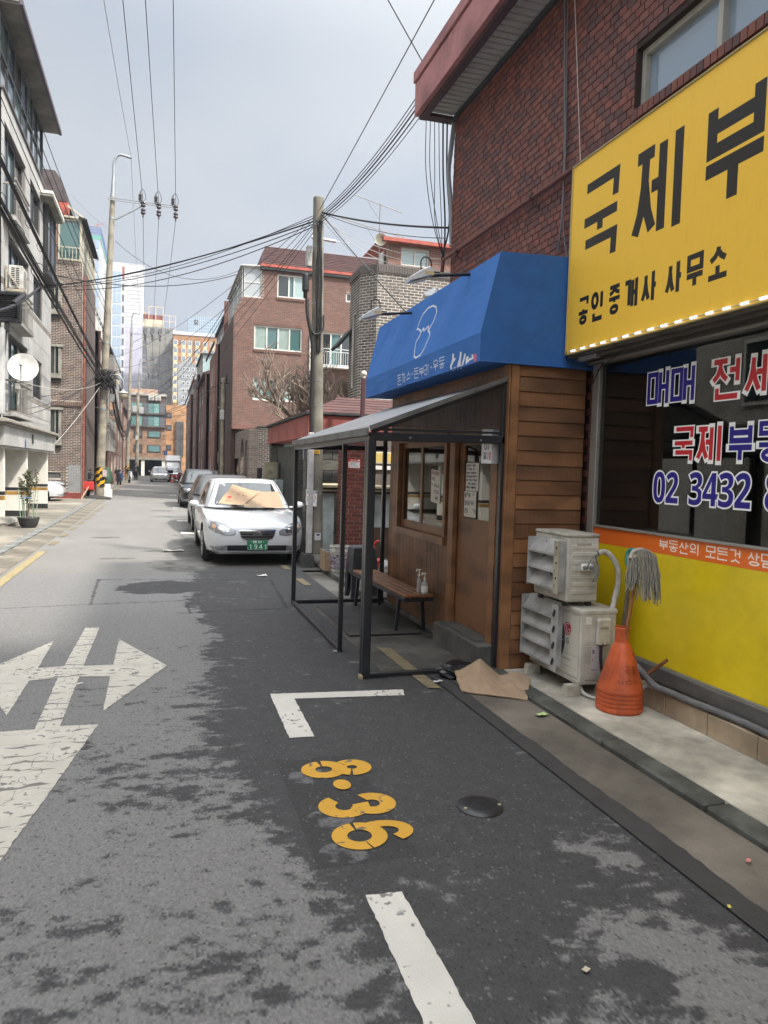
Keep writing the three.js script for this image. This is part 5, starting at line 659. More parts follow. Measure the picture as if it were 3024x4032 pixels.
// o: L W H (overall), nose height, bonnet, belt, wheelbase etc.; +z is the front, origin on the ground in the middle
function makeCar(name, label, group, paint, o = {}) {
  const t = thing(name, label, 'car', [0, 0, 0], group); t.userData.local = 1;
  const { W = 1.775, H = 1.48, L = 4.5, fo = 0.87, wb = 2.65, rw = 0.315, suv = 0 } = o, w = W / 2, f = L / 2, fw = f - fo, rwz = fw - wb, hood = o.hood ?? 0.93, nose = o.nose ?? 0.66, belt = o.belt ?? 0.95;
  const ST = [[f, 0.60, 0.30, nose - 0.14, nose - 0.07], [f - 0.03, 0.72, 0.24, nose - 0.05, nose + 0.01], [f - 0.1, 0.82, 0.20, nose, nose + 0.07], [f - 0.28, 0.92, 0.18, nose + 0.05, nose + 0.13], [f - 0.55, 0.975, 0.17, mix(nose, belt, 0.45), mix(nose, hood, 0.72)], [fw - 0.2, 0.995, 0.17, mix(nose, belt, 0.65), mix(nose, hood, 0.88)], [fw - 0.6, 1, 0.17, belt - 0.07, hood], [0, 1, 0.18, belt - 0.03, belt + 0.02], [rwz + 0.5, 1, 0.18, belt, belt + 0.04], [rwz, 0.99, 0.19, belt + 0.01, belt + 0.07], [-f + 0.45, 0.95, 0.24, belt + 0.01, belt + 0.09], [-f + 0.15, 0.87, 0.28, belt - 0.02, belt + 0.07], [-f + 0.03, 0.78, 0.34, belt - 0.12, belt - 0.04], [-f, 0.68, 0.4, belt - 0.25, belt - 0.18]];
  const prof = (k, yb, ys, yt) => { const a = w * k, h = [[0, yb], [a * 0.8, yb], [a * 0.95, yb + 0.07], [a * 0.995, yb + (ys - yb) * 0.4], [a, yb + (ys - yb) * 0.68], [a * 0.985, ys - 0.06], [a * 0.95, ys - 0.005], [a * 0.86, mix(ys, yt, 0.45)], [a * 0.6, mix(ys, yt, 0.82)], [a * 0.3, mix(ys, yt, 0.97)], [0, yt]]; return h.concat(h.slice(1, -1).reverse().map((p) => [-p[0], p[1]])); };
  const smooth = []; for (let i = 0; i + 1 < ST.length; i++) { const n = i < 4 ? 2 : 3; for (let k = 0; k < n; k++) { const q = k / n; smooth.push(ST[i].map((a, j) => mix(a, ST[i + 1][j], q))); } } smooth.push(ST[ST.length - 1]);
  let body = new Brush(loft(smooth.map(([z, k, yb, ys, yt]) => prof(k, yb, ys, yt).map((p) => [p[0], p[1], z])))); body.updateMatrixWorld();
  for (const z of [fw, rwz]) { const c = new Brush(new THREE.CylinderGeometry(rw + 0.055, rw + 0.055, W + 0.4, 32).rotateZ(PI / 2).translate(0, rw + 0.005, z)); c.updateMatrixWorld(); body = EV.evaluate(body, c, SUBTRACTION); }
  body.geometry.deleteAttribute('normal'); body.geometry = toCreasedNormals(mergeVertices(body.geometry, 1e-4), 0.6); const probe = new THREE.Mesh(body.geometry, new THREE.MeshBasicMaterial({ side: THREE.DoubleSide })); probe.updateMatrixWorld();
  part(t, 'body', body.geometry.clone(), paint);
  part(t, 'underbody', [box(-w * 0.86, 0.17, -f + 0.5, w * 0.86, 0.5, f - 0.35)], rubber);
  // cabin: lower ring on the belt, upper ring under the roof
  const fB = fw - (o.ws ?? 0.42), fT = fB - (o.rake ?? 0.78), rT = rwz + (o.rt ?? 0.28), rB = suv ? rwz - 0.55 : rwz - 0.38, bw = w * 0.93, tw = w * 0.72, yB = belt - 0.02, lev = 8, secs = [];
  for (let i = 0; i <= lev; i++) { const q = i / lev, e = Math.sin(q * PI / 2), y = mix(yB, H - 0.045, q), hw = mix(bw, tw, q ** 1.25), zf = mix(fB, fT, q ** 0.94), zr = mix(rB, rT, q), s = [], n = 36; for (let j = 0; j < n; j++) { const a = j / n * 2 * PI, c = Math.cos(a), d = Math.sin(a), p = 0.24, X = Math.sign(c) * Math.abs(c) ** p * hw, Z0 = Math.sign(d) * Math.abs(d) ** p; s.push([X * (1 - 0.07 * Math.max(0, Z0) ** 3), y, (Z0 > 0 ? mix((zf + zr) / 2, zf + 0.07 * (1 - (X / hw) ** 2), Z0) : mix((zf + zr) / 2, zr - 0.05 * (1 - (X / hw) ** 2), -Z0))]); } secs.push(s); }
  const last = secs[lev]; for (const [sc, dy] of [[0.96, 0.018], [0.86, 0.032], [0.6, 0.042], [0.25, 0.046]]) { const cz = (fT + rT) / 2; secs.push(last.map((p) => [p[0] * sc, H - 0.045 + dy, cz + (p[2] - cz) * sc])); }
  const cab = toCreasedNormals(loft(secs), 0.9), cp = new THREE.Mesh(cab, new THREE.MeshBasicMaterial({ side: THREE.DoubleSide })); cp.updateMatrixWorld(); part(t, 'roof', cab.clone(), paint);
  const yw0 = belt + 0.02, yw1 = H - 0.085, k0 = 0.83, k1 = 0.70, ins = 0.07;
  const wsP = [[-w * 0.84, yw0], [0, yw0 - 0.01], [w * 0.84, yw0], [w * 0.66, yw1], [0, yw1 + 0.012], [-w * 0.66, yw1]]; const ws = part(t, 'windscreen', conform(cp, wsP, 'z', [0, 0, -1], 0.006, 6, 5), o.glass || carGlass);
  part(t, 'rear_window', conform(cp, wsP.map(([a, b]) => [a * 0.94, b]), 'z', [0, 0, 1], 0.006, 5, 4), carGlass);
  const zAt = (y, front) => { const q = sat((y - yB) / (H - 0.045 - yB)); return front ? mix(fB, fT, q) - 0.2 : mix(rB, rT, q) + 0.22; }, zm = (fB + rB) / 2 - 0.02, ym = yw1 - 0.02;
  for (const s of [-1, 1]) for (const poly of [[[zAt(yw0, 1) - 0.1, yw0 + 0.01], [zAt(ym, 1) - 0.02, ym], [zm + 0.03, ym + 0.01], [zm + 0.03, yw0 + 0.01]], [[zm - 0.03, yw0 + 0.01], [zm - 0.03, ym + 0.01], [zAt(ym, 0) + 0.06, ym - 0.015], [zAt(yw0, 0) + 0.08, yw0 + 0.03]]]) part(t, 'side_window', conform(cp, poly, 'x', [-s, 0, 0], 0.006, 4, 4), carGlass);
  for (const s of [-1, 1]) part(t, 'door_seam', [zm, fw - 0.5, rwz + 0.42].map((z) => conform(probe, [[z - 0.004, 0.32], [z + 0.004, 0.32], [z + 0.004, belt - 0.03], [z - 0.004, belt - 0.03]], 'x', [-s, 0, 0], 0.0015, 2, 4)), rubber);
  for (const s of [-1, 1]) for (const z of [zm + 0.12, zm - 0.85]) part(t, 'door_handle', [rbox(s > 0 ? w * 0.985 : -w * 0.985 - 0.02, belt - 0.16, z - 0.08, s > 0 ? w * 0.985 + 0.02 : -w * 0.985, belt - 0.135, z + 0.08, 0.006)], paint);
  // wheels
  for (const s of [-1, 1]) for (const z of [fw, rwz]) { const x = s * (w - 0.115); const wh = part(t, 'wheel', [plain(new THREE.TorusGeometry(rw - 0.065, 0.07, 10, 30).scale(1, 1, 1.45).rotateY(PI / 2).translate(x, rw, z)), cyl([x - 0.09, rw, z], [x + 0.09, rw, z], rw - 0.05, rw - 0.05, 28)], rubber);
    const sp = [], ox = s * 0.096; for (let k = 0; k < 10; k++) { const a = k / 10 * 2 * PI; sp.push(bar([x + ox, rw + Math.sin(a) * 0.04, z + Math.cos(a) * 0.04], [x + ox * 0.92, rw + Math.sin(a) * (rw - 0.1), z + Math.cos(a) * (rw - 0.1)], 0.03, 0.02)); } sp.push(plain(new THREE.TorusGeometry(rw - 0.095, 0.014, 6, 28).rotateY(PI / 2).translate(x + ox * 0.9, rw, z)), cyl([x + ox * 0.8, rw, z], [x + ox * 1.08, rw, z], 0.05, 0.045)); part(wh, 'rim', sp, mat([0.5, 0.51, 0.52], { r: 0.3, m: 0.8 })); }
  // lamps, grille, bumper openings, plate
  const hz = (p) => conform(probe, p, 'z', [0, 0, -1], 0.008, 4, 4), HL = o.lamp || [[0.80, nose + 0.02], [0.76, nose + 0.075], [0.69, nose + 0.085], [0.54, nose + 0.04], [0.38, nose - 0.055], [0.385, nose - 0.12], [0.53, nose - 0.13], [0.70, nose - 0.085], [0.79, nose - 0.03]];
  for (const s of [-1, 1]) { const lp = part(t, 'headlight', [hz(HL.map((p) => [p[0] * s, p[1]]))], o.lampM || lampGlass); part(lp, 'lamp_trim', conform(probe, HL.map((p) => [mix(p[0], 0.59, -0.06) * s, mix(p[1], nose - 0.03, -0.08)]), 'z', [0, 0, -1], 0.004, 3, 3), mat([0.12, 0.12, 0.125], { r: 0.4 }));
    const c = HL.reduce((q, p) => [q[0] + p[0] / HL.length, q[1] + p[1] / HL.length], [0, 0]), circ = (a, b, r) => [...Array(12)].map((_, i) => [(a + r * Math.cos(i / 6 * PI)) * s, b + r * Math.sin(i / 6 * PI)]); part(lp, 'reflector', [conform(probe, circ(c[0] - 0.03, c[1] - 0.005, 0.062), 'z', [0, 0, -1], 0.012, 3, 1)], chrome); part(lp, 'reflector', [conform(probe, circ(c[0] - 0.11, c[1] - 0.025, 0.036), 'z', [0, 0, -1], 0.012, 3, 1)], chrome); part(lp, 'indicator', [conform(probe, circ(c[0] + 0.1, c[1] + 0.03, 0.034), 'z', [0, 0, -1], 0.012, 3, 1)], o.amber === 0 ? lampGlass : amber);
    part(t, 'fog_lamp', [hz([[0.8 * s * w / 0.8875, 0.33], [0.5 * s, 0.36], [0.5 * s, 0.27], [0.72 * s, 0.275]])], mat([0.3, 0.31, 0.32], { r: 0.2, m: 0.4, coat: 1 })); 
    const sx = s * (w + 0.1); part(t, 'mirror', [plain(new THREE.SphereGeometry(1, 14, 10).scale(0.088, 0.062, 0.05).translate(sx, belt + 0.035, fB - 0.28)), bar([s * w * 0.9, belt - 0.01, fB - 0.26], [sx, belt, fB - 0.28], 0.04, 0.03)], paint);
    part(t, 'tail_lamp', conform(probe, [[0.8 * s, belt - 0.05], [0.5 * s, belt - 0.06], [0.52 * s, belt - 0.22], [0.78 * s, belt - 0.2]], 'z', [0, 0, 1], 0.006, 3, 3), mat([0.4, 0.02, 0.02], { r: 0.2, coat: 1 })); }
  const gr = o.grille || [[-0.31, nose - 0.03], [0.31, nose - 0.03], [0.27, nose - 0.16], [0.18, nose - 0.215], [-0.18, nose - 0.215], [-0.27, nose - 0.16]], gp = part(t, 'grille', hz(gr), black), gy = gr.map((p) => p[1]), gt = Math.max(...gy), gb = Math.min(...gy), gw = Math.max(...gr.map((p) => p[0]));
  for (let i = 0; i < (o.bars ?? 4); i++) { const y = mix(gt, gb, (i + 0.08) / (o.bars ?? 4)), k = gw * (1 - 0.3 * (i / 4) ** 2); part(gp, 'grille_bar', conform(probe, [[-k, y], [k, y], [k, y - (i ? 0.019 : 0.026)], [-k, y - (i ? 0.019 : 0.026)]], 'z', [0, 0, -1], 0.016, 2, 6), o.barM || chrome); }
  const em = [...Array(16)].map((_, i) => [0.085 * Math.cos(i / 8 * PI), (gt + gb) / 2 + 0.02 + 0.044 * Math.sin(i / 8 * PI)]); part(gp, 'emblem', [conform(probe, em, 'z', [0, 0, -1], 0.022, 2, 1)], chrome); if (o.H) { const ey = (gt + gb) / 2 + 0.02; part(gp, 'emblem', [bar([-0.03, ey - 0.022, f + 0.012], [-0.012, ey + 0.024, f + 0.008], 0.009), bar([0.012, ey - 0.024, f + 0.012], [0.03, ey + 0.022, f + 0.008], 0.009), bar([-0.022, ey - 0.004, f + 0.011], [0.022, ey + 0.004, f + 0.011], 0.008)], rubber); }
  part(t, 'lower_intake', hz([[-0.5, 0.36], [0.5, 0.36], [0.5, 0.265], [-0.5, 0.265]]), black); part(t, 'bumper_lip', [conform(probe, [[-0.75, 0.245], [0.75, 0.245], [0.72, 0.215], [-0.72, 0.215]], 'z', [0, 0, -1], 0.02, 2, 8)], paint);
  if (o.plate) { const py = o.py ?? 0.37, z = f + 0.028, pw = o.pw ?? 0.17, ph = o.ph ?? 0.085; part(t, 'number_plate', [quad([-pw, py - ph, z], [pw, py - ph, z], [pw, py + ph, z - 0.01], [-pw, py + ph, z - 0.01])], printMat(o.plate, { r: 0.4 })); part(t, 'plate_holder', rbox(-pw - 0.005, py - ph - 0.005, z - 0.03, pw + 0.005, py + ph + 0.005, z - 0.012, 0.003), rubber); }
  for (const s of [-0.3, 0.25]) part(t, 'wiper', [bar([s * 1.0, hood + 0.02, fB + 0.03], [s + 0.45, yw0 + 0.03, fB + 0.0], 0.014, 0.01)], rubber);
  return t;
}
const place = (t, x, z, turn, sc = 1) => { t.position.set(x, 0, z); t.rotation.y = turn; t.scale.setScalar(sc); return t; };
const copyOf = (t, name, label, group) => { const c = t.clone(); c.name = numbered(name); scene.add(c); c.userData = { ...t.userData, label }; if (group) c.userData.group = group; return c; };
const paintWhite = mat([0.60, 0.62, 0.64], { r: 0.3, coat: 1 }), paintGrey = mat([0.05, 0.048, 0.048], { r: 0.4, m: 0.1, coat: 0.5 }), paintBlack = mat([0.010, 0.011, 0.013], { r: 0.3, coat: 0.5 }), paintSilver = mat([0.48, 0.48, 0.46], { r: 0.32, m: 0.3, coat: 1 });
const greenPlate = canvas(256, 128, (c) => { c.fillStyle = '#1d6a4b'; c.fillRect(0, 0, 256, 128); c.strokeStyle = '#9fc0ac'; c.lineWidth = 3; c.strokeRect(4, 4, 248, 120); c.fillStyle = '#e6ece6'; c.font = 'bold 46px sans-serif'; c.fillText('08', 70, 44); c.font = '78px sans-serif'; c.fillText('1 9 4 1', 22, 116); hangul(c, '어', 138, 10, 44, 36, 0, 6, '#e6ece6'); for (const x of [48, 206]) { c.beginPath(); c.arc(x, 26, 5, 0, 7); c.fill(); } });
const whitePlate = canvas(256, 64, (c) => { c.fillStyle = '#d9d9d4'; c.fillRect(0, 0, 256, 64); c.fillStyle = '#2b2b2e'; for (let i = 0; i < 7; i++) c.fillRect(20 + i * 32, 16, 20, 32); });
place(makeCar('white_sedan', 'white sedan with a green number plate and cardboard on its windscreen', 'cars parked along the right kerb', paintWhite, { plate: greenPlate, H: 1.46, nose: 0.66 }), 1.535, -14.2, 0.0, 0.955);
{ // cardboard laid over the windscreen: two overlapping sheets
  const zz = (y) => -12.93 - (y - 0.86) * 1.66;
  const pr = canvas(256, 256, (c) => { c.fillStyle = '#a3896f'; c.fillRect(0, 0, 256, 256); c.fillStyle = '#b8422c'; c.fillRect(44, 150, 34, 26); hangul(c, '국산', 40, 190, 30, 34, 4, 5, '#b8503c'); c.strokeStyle = '#7a5b40'; c.lineWidth = 3; c.strokeRect(120, 150, 26, 22); c.fillStyle = '#6d5238'; c.fillRect(160, 96, 40, 8); scribble(c, 96, 60, 90, 60, 3, '#7a5b40', 3, 2); });
  const sheetC = (p, off, seed) => { const g = quad(...p.map(([x, y]) => [x, y + off, zz(y)]), 10, true), q = g.attributes.position; for (let i = 0; i < q.count; i++) q.setY(i, q.getY(i) + 0.02 * (fbm(q.getX(i) * 5 + seed, q.getZ(i) * 5, 2) - 0.5)); g.computeVertexNormals(); return g; };
  const m1 = printMat(pr, { r: 0.85 });
  solo('cardboard_sheet', 'printed cardboard with red lettering lying on the left of the car windscreen', 'cardboard', [sheetC([[0.97, 0.9], [1.39, 0.875], [1.70, 1.08], [1.26, 1.22]], 0.075, 3)], m1);
  solo('cardboard_sheet', 'plain cardboard lying on the right of the car windscreen', 'cardboard', [sheetC([[1.40, 0.865], [2.1, 0.855], [2.07, 1.12], [1.50, 1.14]], 0.055, 7)], cardM);
}
place(makeCar('grey_sedan', 'dark grey sedan parked directly behind the white sedan', 'cars parked along the right kerb', paintGrey, { H: 1.46, L: 4.75, W: 1.82, nose: 0.68, plate: whitePlate, pw: 0.26, ph: 0.055 }), 1.62, -20.15, 0.0, 0.955);
const blackCar = place(makeCar('black_sedan', 'glossy black sedan parked farthest back in the row of three', 'cars parked along the right kerb', paintBlack, { H: 1.48, L: 4.9, W: 1.86, nose: 0.70, plate: whitePlate, pw: 0.26, ph: 0.055, amber: 0, lamp: [[0.80, 0.76], [0.6, 0.735], [0.46, 0.70], [0.47, 0.65], [0.6, 0.64], [0.76, 0.68]] }), 1.66, -31.1, 0.0, 1.0);
const silver = place(makeCar('silver_sedan', 'silver-white sedan driving towards the camera far down the street', 'cars far down the street', paintSilver, { H: 1.46, nose: 0.70, plate: whitePlate, pw: 0.26, ph: 0.055, amber: 0, lamp: [[0.82, 0.80], [0.62, 0.76], [0.48, 0.71], [0.47, 0.66], [0.6, 0.64], [0.78, 0.70]], grille: [[-0.42, 0.74], [0, 0.72], [0.42, 0.74], [0.40, 0.67], [0.2, 0.62], [-0.2, 0.62], [-0.40, 0.67]], bars: 1 }), 0.06, -74, 0, 1.0);
place(copyOf(silver, 'silver_sedan', 'pale car half hidden behind the silver-white sedan', 'cars far down the street'), 1.45, -83, 0, 1.0);
place(makeCar('white_sedan', 'white sedan nosing out of the gap between grey and dark brick houses', 'cars on the left', paintWhite, { H: 1.47, L: 4.85, W: 1.86, nose: 0.74, belt: 0.98, amber: 0, lamp: [[0.84, 0.84], [0.66, 0.81], [0.5, 0.75], [0.48, 0.70], [0.62, 0.67], [0.8, 0.74]], grille: [[-0.45, 0.73], [0.45, 0.73], [0.38, 0.62], [-0.38, 0.62]], barM: black }), -6.0, -32.9, PI / 2, 0.94);
place(copyOf(scene.getObjectByName('white_sedan_001'), 'white_sedan', 'white car parked nose out behind the striped pole', 'cars on the left'), -5.55, -50, PI / 2, 1.0);
{ // small white box truck far off
  const t = thing('box_truck', 'white box truck parked far down the street behind the cars', 'truck', [1.55, 0, -93]), wm = mat([0.66, 0.66, 0.65], { r: 0.4, coat: 0.6 });
  part(t, 'cab', [loft([[-93.2, 1.0], [-92.2, 1.0], [-91.75, 0.98], [-91.6, 0.9]].map(([z, k], i) => [[-0.82, 0.45], [0.82, 0.45], [0.84, 1.2], [0.72, i > 1 ? 1.5 : 1.95], [-0.72, i > 1 ? 1.5 : 1.95], [-0.84, 1.2]].map((p) => [1.55 + p[0] * k, p[1], z])))], wm);
  part(t, 'cargo_box', [rbox(0.6, 0.75, -96.5, 2.5, 2.75, -93.1, 0.03), prism([[-0.85, 0], [0.85, 0], [0.7, 0.7], [-0.7, 0.7]], 0.5, M4().makeRotationX(-0.5).setPosition(1.55, 1.95, -93.0))], wm); part(t, 'windscreen', quad([0.83, 1.25, -91.66], [2.27, 1.25, -91.66], [2.22, 1.85, -92.12], [0.88, 1.85, -92.12]), carGlass); part(t, 'grille', rbox(0.95, 0.75, -91.66, 2.15, 0.95, -91.55, 0.02), black);
  for (const s of [-1, 1]) { part(t, 'headlight', rbox(1.55 + s * 0.62 - 0.14, 0.72, -91.64, 1.55 + s * 0.62 + 0.14, 0.9, -91.54, 0.02), lampGlass); for (const z of [-92.3, -95.6]) part(t, 'wheel', cyl([1.55 + s * 0.82, 0.33, z], [1.55 + s * 0.6, 0.33, z], 0.33, 0.33, 20), rubber); }
}
// ---------------------------------------------------------------- middle right: pole, gate, low house, brick houses, tree
T.brick = tex(256, 256, (u, v, px, py) => { const row = Math.floor(v * 16), off = row % 2 ? 0.5 : 0, bx = (u * 5 + off) % 1, by = (v * 16) % 1, id = hsh(Math.floor(u * 5 + off) % 5, row, 6); if (bx < 0.055 || by < 0.17) return [1.0, 0.97, 0.9].map((c) => c * (0.8 + 0.2 * hsh(px, py, 3))); const k = 0.34 + 0.26 * id + 0.1 * hsh(px, py, 4); return [k, k * 0.84, k * 0.78]; });
const brickFar = (c) => mat(c, { r: 0.9, t: 'brick', s: 0.95 }), DARKB = [[0.10, 0.068, 0.055], [0.135, 0.088, 0.07], [0.08, 0.058, 0.05], [0.165, 0.10, 0.078], [0.12, 0.085, 0.072]];
const roofM = mat([0.105, 0.045, 0.042], { r: 0.85, t: 'stain', s: 0.8 }), roofDark = mat([0.035, 0.037, 0.04], { r: 0.8, t: 'stain', s: 0.8 }), redTrim = mat([0.42, 0.09, 0.06], { r: 0.6, t: 'stain', s: 1.5 });
{ // central concrete pole
  const t = thing('utility_pole', 'thick concrete utility pole in the middle rising behind the red gate roof', 'pole', [2.5, 0, -12.05]); const bx = 2.505, tx = 2.41, at = (y) => mix(bx, tx, y / 6);
  part(t, 'shaft', [cyl([bx, 0, -12.05], [tx, 5.98, -12.05], 0.115, 0.085, 28), ball([tx, 5.98, -12.05], 0.085, 20, [1, 0.5, 1])].map((g) => g), mat([0.27, 0.255, 0.21], { r: 0.9, t: 'stain', s: 1.1, b: 0.004, bt: 'bGrit', bs: 1.5 }));
  for (const y of [1.2, 2.65, 3.05, 3.55, 4.3, 4.85, 5.2, 5.55]) part(t, 'steel_band', cyl([at(y), y - 0.008, -12.05], [at(y), y + 0.008, -12.05], mix(0.118, 0.088, y / 6), mix(0.118, 0.088, y / 6), 24), galv);
  const r = rng(9), run = []; for (let k = 0; k < 7; k++) { const a = 1.1 + r() * 0.8, p = []; for (let y = 5.6; y > 3.2 + r() * 0.4; y -= 0.35) { const q = a + (r() - 0.5) * 0.5, R = mix(0.118, 0.09, y / 6) + 0.014; p.push([at(y) + Math.cos(q) * R * 0.9, y, -12.05 + Math.sin(q) * R]); } run.push(tube(p, 0.007 + r() * 0.006, 30, 5)); } part(t, 'down_cable', run, cableM);
  part(t, 'cable_riser', [tube([[2.24, 4.34, -11.95], [2.25, 4.1, -11.93], [2.3, 3.85, -11.92], [2.34, 3.6, -11.93], [2.345, 2.5, -11.93], [2.35, 2.18, -11.93]], 0.03, 40, 8), tube([[2.3, 3.85, -11.92], [2.38, 3.78, -11.9], [2.5, 3.85, -11.92], [2.52, 4.1, -11.95]], 0.016, 20, 6), tube([[2.22, 4.3, -11.95], [2.26, 4.0, -11.92], [2.36, 3.78, -11.89], [2.46, 3.8, -11.91]], 0.011, 20, 6)], cableM);
  part(t, 'conduit', [rbox(2.315, 0.22, -11.98, 2.405, 2.2, -11.88, 0.012), rbox(2.31, 2.13, -11.985, 2.41, 2.19, -11.875, 0.006)], mat([0.56, 0.555, 0.57], { r: 0.55, t: 'stain', s: 1.5 }));
  part(t, 'junction_box', [rbox(2.225, 4.86, -12.07, 2.31, 5.2, -11.95, 0.012), rbox(2.22, 4.96, -12.075, 2.235, 5.1, -11.945, 0.004)], mat([0.5, 0.5, 0.48], { r: 0.5, t: 'stain', s: 3 }));
  part(t, 'cable_terminal', [lathe([[0, 0], [0.03, 0], [0.034, 0.1], [0.05, 0.11], [0.055, 0.14], [0.055, 0.36], [0.045, 0.4], [0, 0.41]], [2.22, 4.36, -12.0], 18)], mat([0.02, 0.022, 0.026], { r: 0.5 }));
  part(t, 'plinth', lathe([[0, 0], [0.17, 0], [0.15, 0.11], [0.12, 0.2], [0, 0.2]], [2.5, 0, -12.05], 10), mat([0.2, 0.195, 0.18], { r: 0.9, t: 'stain', s: 2 })); part(t, 'plinth', prism([[-0.1, 0], [0.1, 0], [0.085, 0.2], [-0.085, 0.22]], 0.24, M4().setPosition(2.34, 0, -12.05)), mat([0.085, 0.085, 0.085], { r: 0.9, t: 'stain', s: 2 }));
  const nt = canvas(160, 240, (c) => { c.fillStyle = '#e6e3e0'; c.fillRect(0, 0, 160, 240); hangul(c, '상가 급매', 4, 8, 34, 36, 3, 6, '#28407c'); scribble(c, 12, 56, 130, 66, 3, '#c0392f', 3, 3); scribble(c, 12, 126, 130, 60, 3, '#444', 5, 2.4); scribble(c, 12, 196, 120, 36, 1, '#d98a78', 7, 3); });
  part(t, 'notice', crumple([[2.285, 1.02, -11.872], [2.475, 0.99, -11.925], [2.475, 1.25, -11.925], [2.28, 1.27, -11.87]], 6, 6, () => 0, 3, 0.001).slice(0, 1).map((g) => { g.keepUV = true; return g; }), printMat(nt, { r: 0.9 }));
  const wrap = (y0, y1, a0, a1, c) => { const g = new THREE.CylinderGeometry(0.117, 0.118, y1 - y0, 10, 1, true, a0, a1).translate(at(y0), (y0 + y1) / 2, -12.05); g.keepUV = true; return part(t, 'sticker', plain(g, true), printMat(c, { r: 0.6 }), { uv: true }); };
  wrap(0.44, 0.56, -0.35, 0.95, canvas(64, 64, (c) => { c.fillStyle = '#cfcfcf'; c.fillRect(0, 0, 64, 64); c.fillStyle = '#33415a'; c.beginPath(); c.moveTo(12, 8); c.lineTo(52, 8); c.lineTo(44, 26); c.lineTo(20, 26); c.fill(); c.fillStyle = '#8d8f94'; for (let i = 0; i < 4; i++) c.fillRect(12, 34 + i * 7, 40, 2); })); wrap(1.86, 1.92, -0.6, 0.9, canvas(64, 32, (c) => { c.fillStyle = '#c99a2c'; c.fillRect(0, 0, 64, 32); c.fillStyle = '#6b4a12'; c.fillRect(8, 10, 48, 5); c.fillRect(8, 19, 40, 4); }));
}
{ // gate with red fascia and hipped roof
  const t = thing('gatehouse', 'red-fascia gate porch with a low maroon tiled roof and grey block pillars', 'gatehouse', [2.6, 0, -13.5]), red = mat([0.34, 0.085, 0.07], { r: 0.65, t: 'stain', s: 0.9 }), blockM = [[0.12, 0.12, 0.105], [0.145, 0.145, 0.125], [0.10, 0.10, 0.092]];
  part(t, 'fascia', [rbox(2.6, 2.2, -18.75, 5.6, 2.61, -13.5, 0.01)], red); part(t, 'eave_edge', rbox(2.55, 2.615, -18.8, 5.65, 2.655, -13.45, 0.006), roofDark);
  const rf = part(t, 'roof', box(2.62, 2.6, -18.7, 5.5, 2.65, -13.55), roofM), P0 = [[2.56, 2.66, -13.46], [2.56, 2.66, -18.78], [5.6, 2.66, -18.78], [5.6, 2.66, -13.46]], rg = [[3.55, 3.1, -15.0], [3.55, 3.1, -17.2], [4.6, 3.1, -17.2], [4.6, 3.1, -15.0]];
  for (let s = 0; s < 4; s++) { const a = P0[s], b = P0[(s + 1) % 4], c = rg[(s + 1) % 4], d = rg[s]; for (let k = 0; k < 6; k++) { const L = (p, q, f) => p.map((v, i) => mix(v, q[i], f)), up = (p, h) => [p[0], p[1] + h, p[2]]; part(rf, 'shingle_course', [quad(up(L(a, d, k / 6), 0.012), up(L(b, c, k / 6), 0.012), L(b, c, (k + 1.05) / 6), L(a, d, (k + 1.05) / 6), 1, false), quad(up(L(a, d, k / 6), 0.012), up(L(b, c, k / 6), 0.012), up(L(b, c, k / 6), -0.012), up(L(a, d, k / 6), -0.012), 1, false)], roofM); } }
  part(rf, 'roof_cap', quad(...rg.map((p) => [p[0], p[1], p[2]]), 1, false), roofM);
  for (const [x0, z1] of [[2.62, -13.62], [2.62, -14.5], [2.62, -18.2]]) bricks(t, FZ(x0, 0, z1), 0.3, 2.2, { bw: 0.4, bh: 0.185, mj: 0.012, proud: 0.012, tones: blockM, mortar: mat([0.03, 0.03, 0.028], { r: 0.9 }), th: 0.3, seed: 4, name: 'block', wall: 'pillar', t: 'stain' }), bricks(t, FL(x0, 0, z1 - 0.3), 0.3, 2.2, { bw: 0.4, bh: 0.185, mj: 0.012, proud: 0.012, tones: blockM, mortar: mat([0.03, 0.03, 0.028], { r: 0.9 }), th: 0.05, seed: 5, name: 'block', wall: 'pillar_side', t: 'stain' });
  bricks(t, FZ(2.92, 0.0, -13.7), 2.3, 2.2, { bw: 0.4, bh: 0.185, mj: 0.014, proud: 0.012, tones: blockM, mortar: mat([0.035, 0.035, 0.03], { r: 0.9 }), th: 0.2, seed: 6, name: 'block', t: 'stain' });
  part(t, 'gate_leaf', [box(2.75, 0.05, -18.1, 2.8, 2.1, -14.85)], mat([0.06, 0.065, 0.06], { r: 0.6, t: 'stain', s: 1 }));
  part(t, 'address_plate', [prism([[-0.04, 0], [0.04, 0], [0.04, 0.2], [0, 0.25], [-0.04, 0.2]], 0.01, M4().makeRotationY(-PI / 2).setPosition(2.59, 1.8, -13.78))], mat([0.2, 0.22, 0.36], { r: 0.5 }));
}
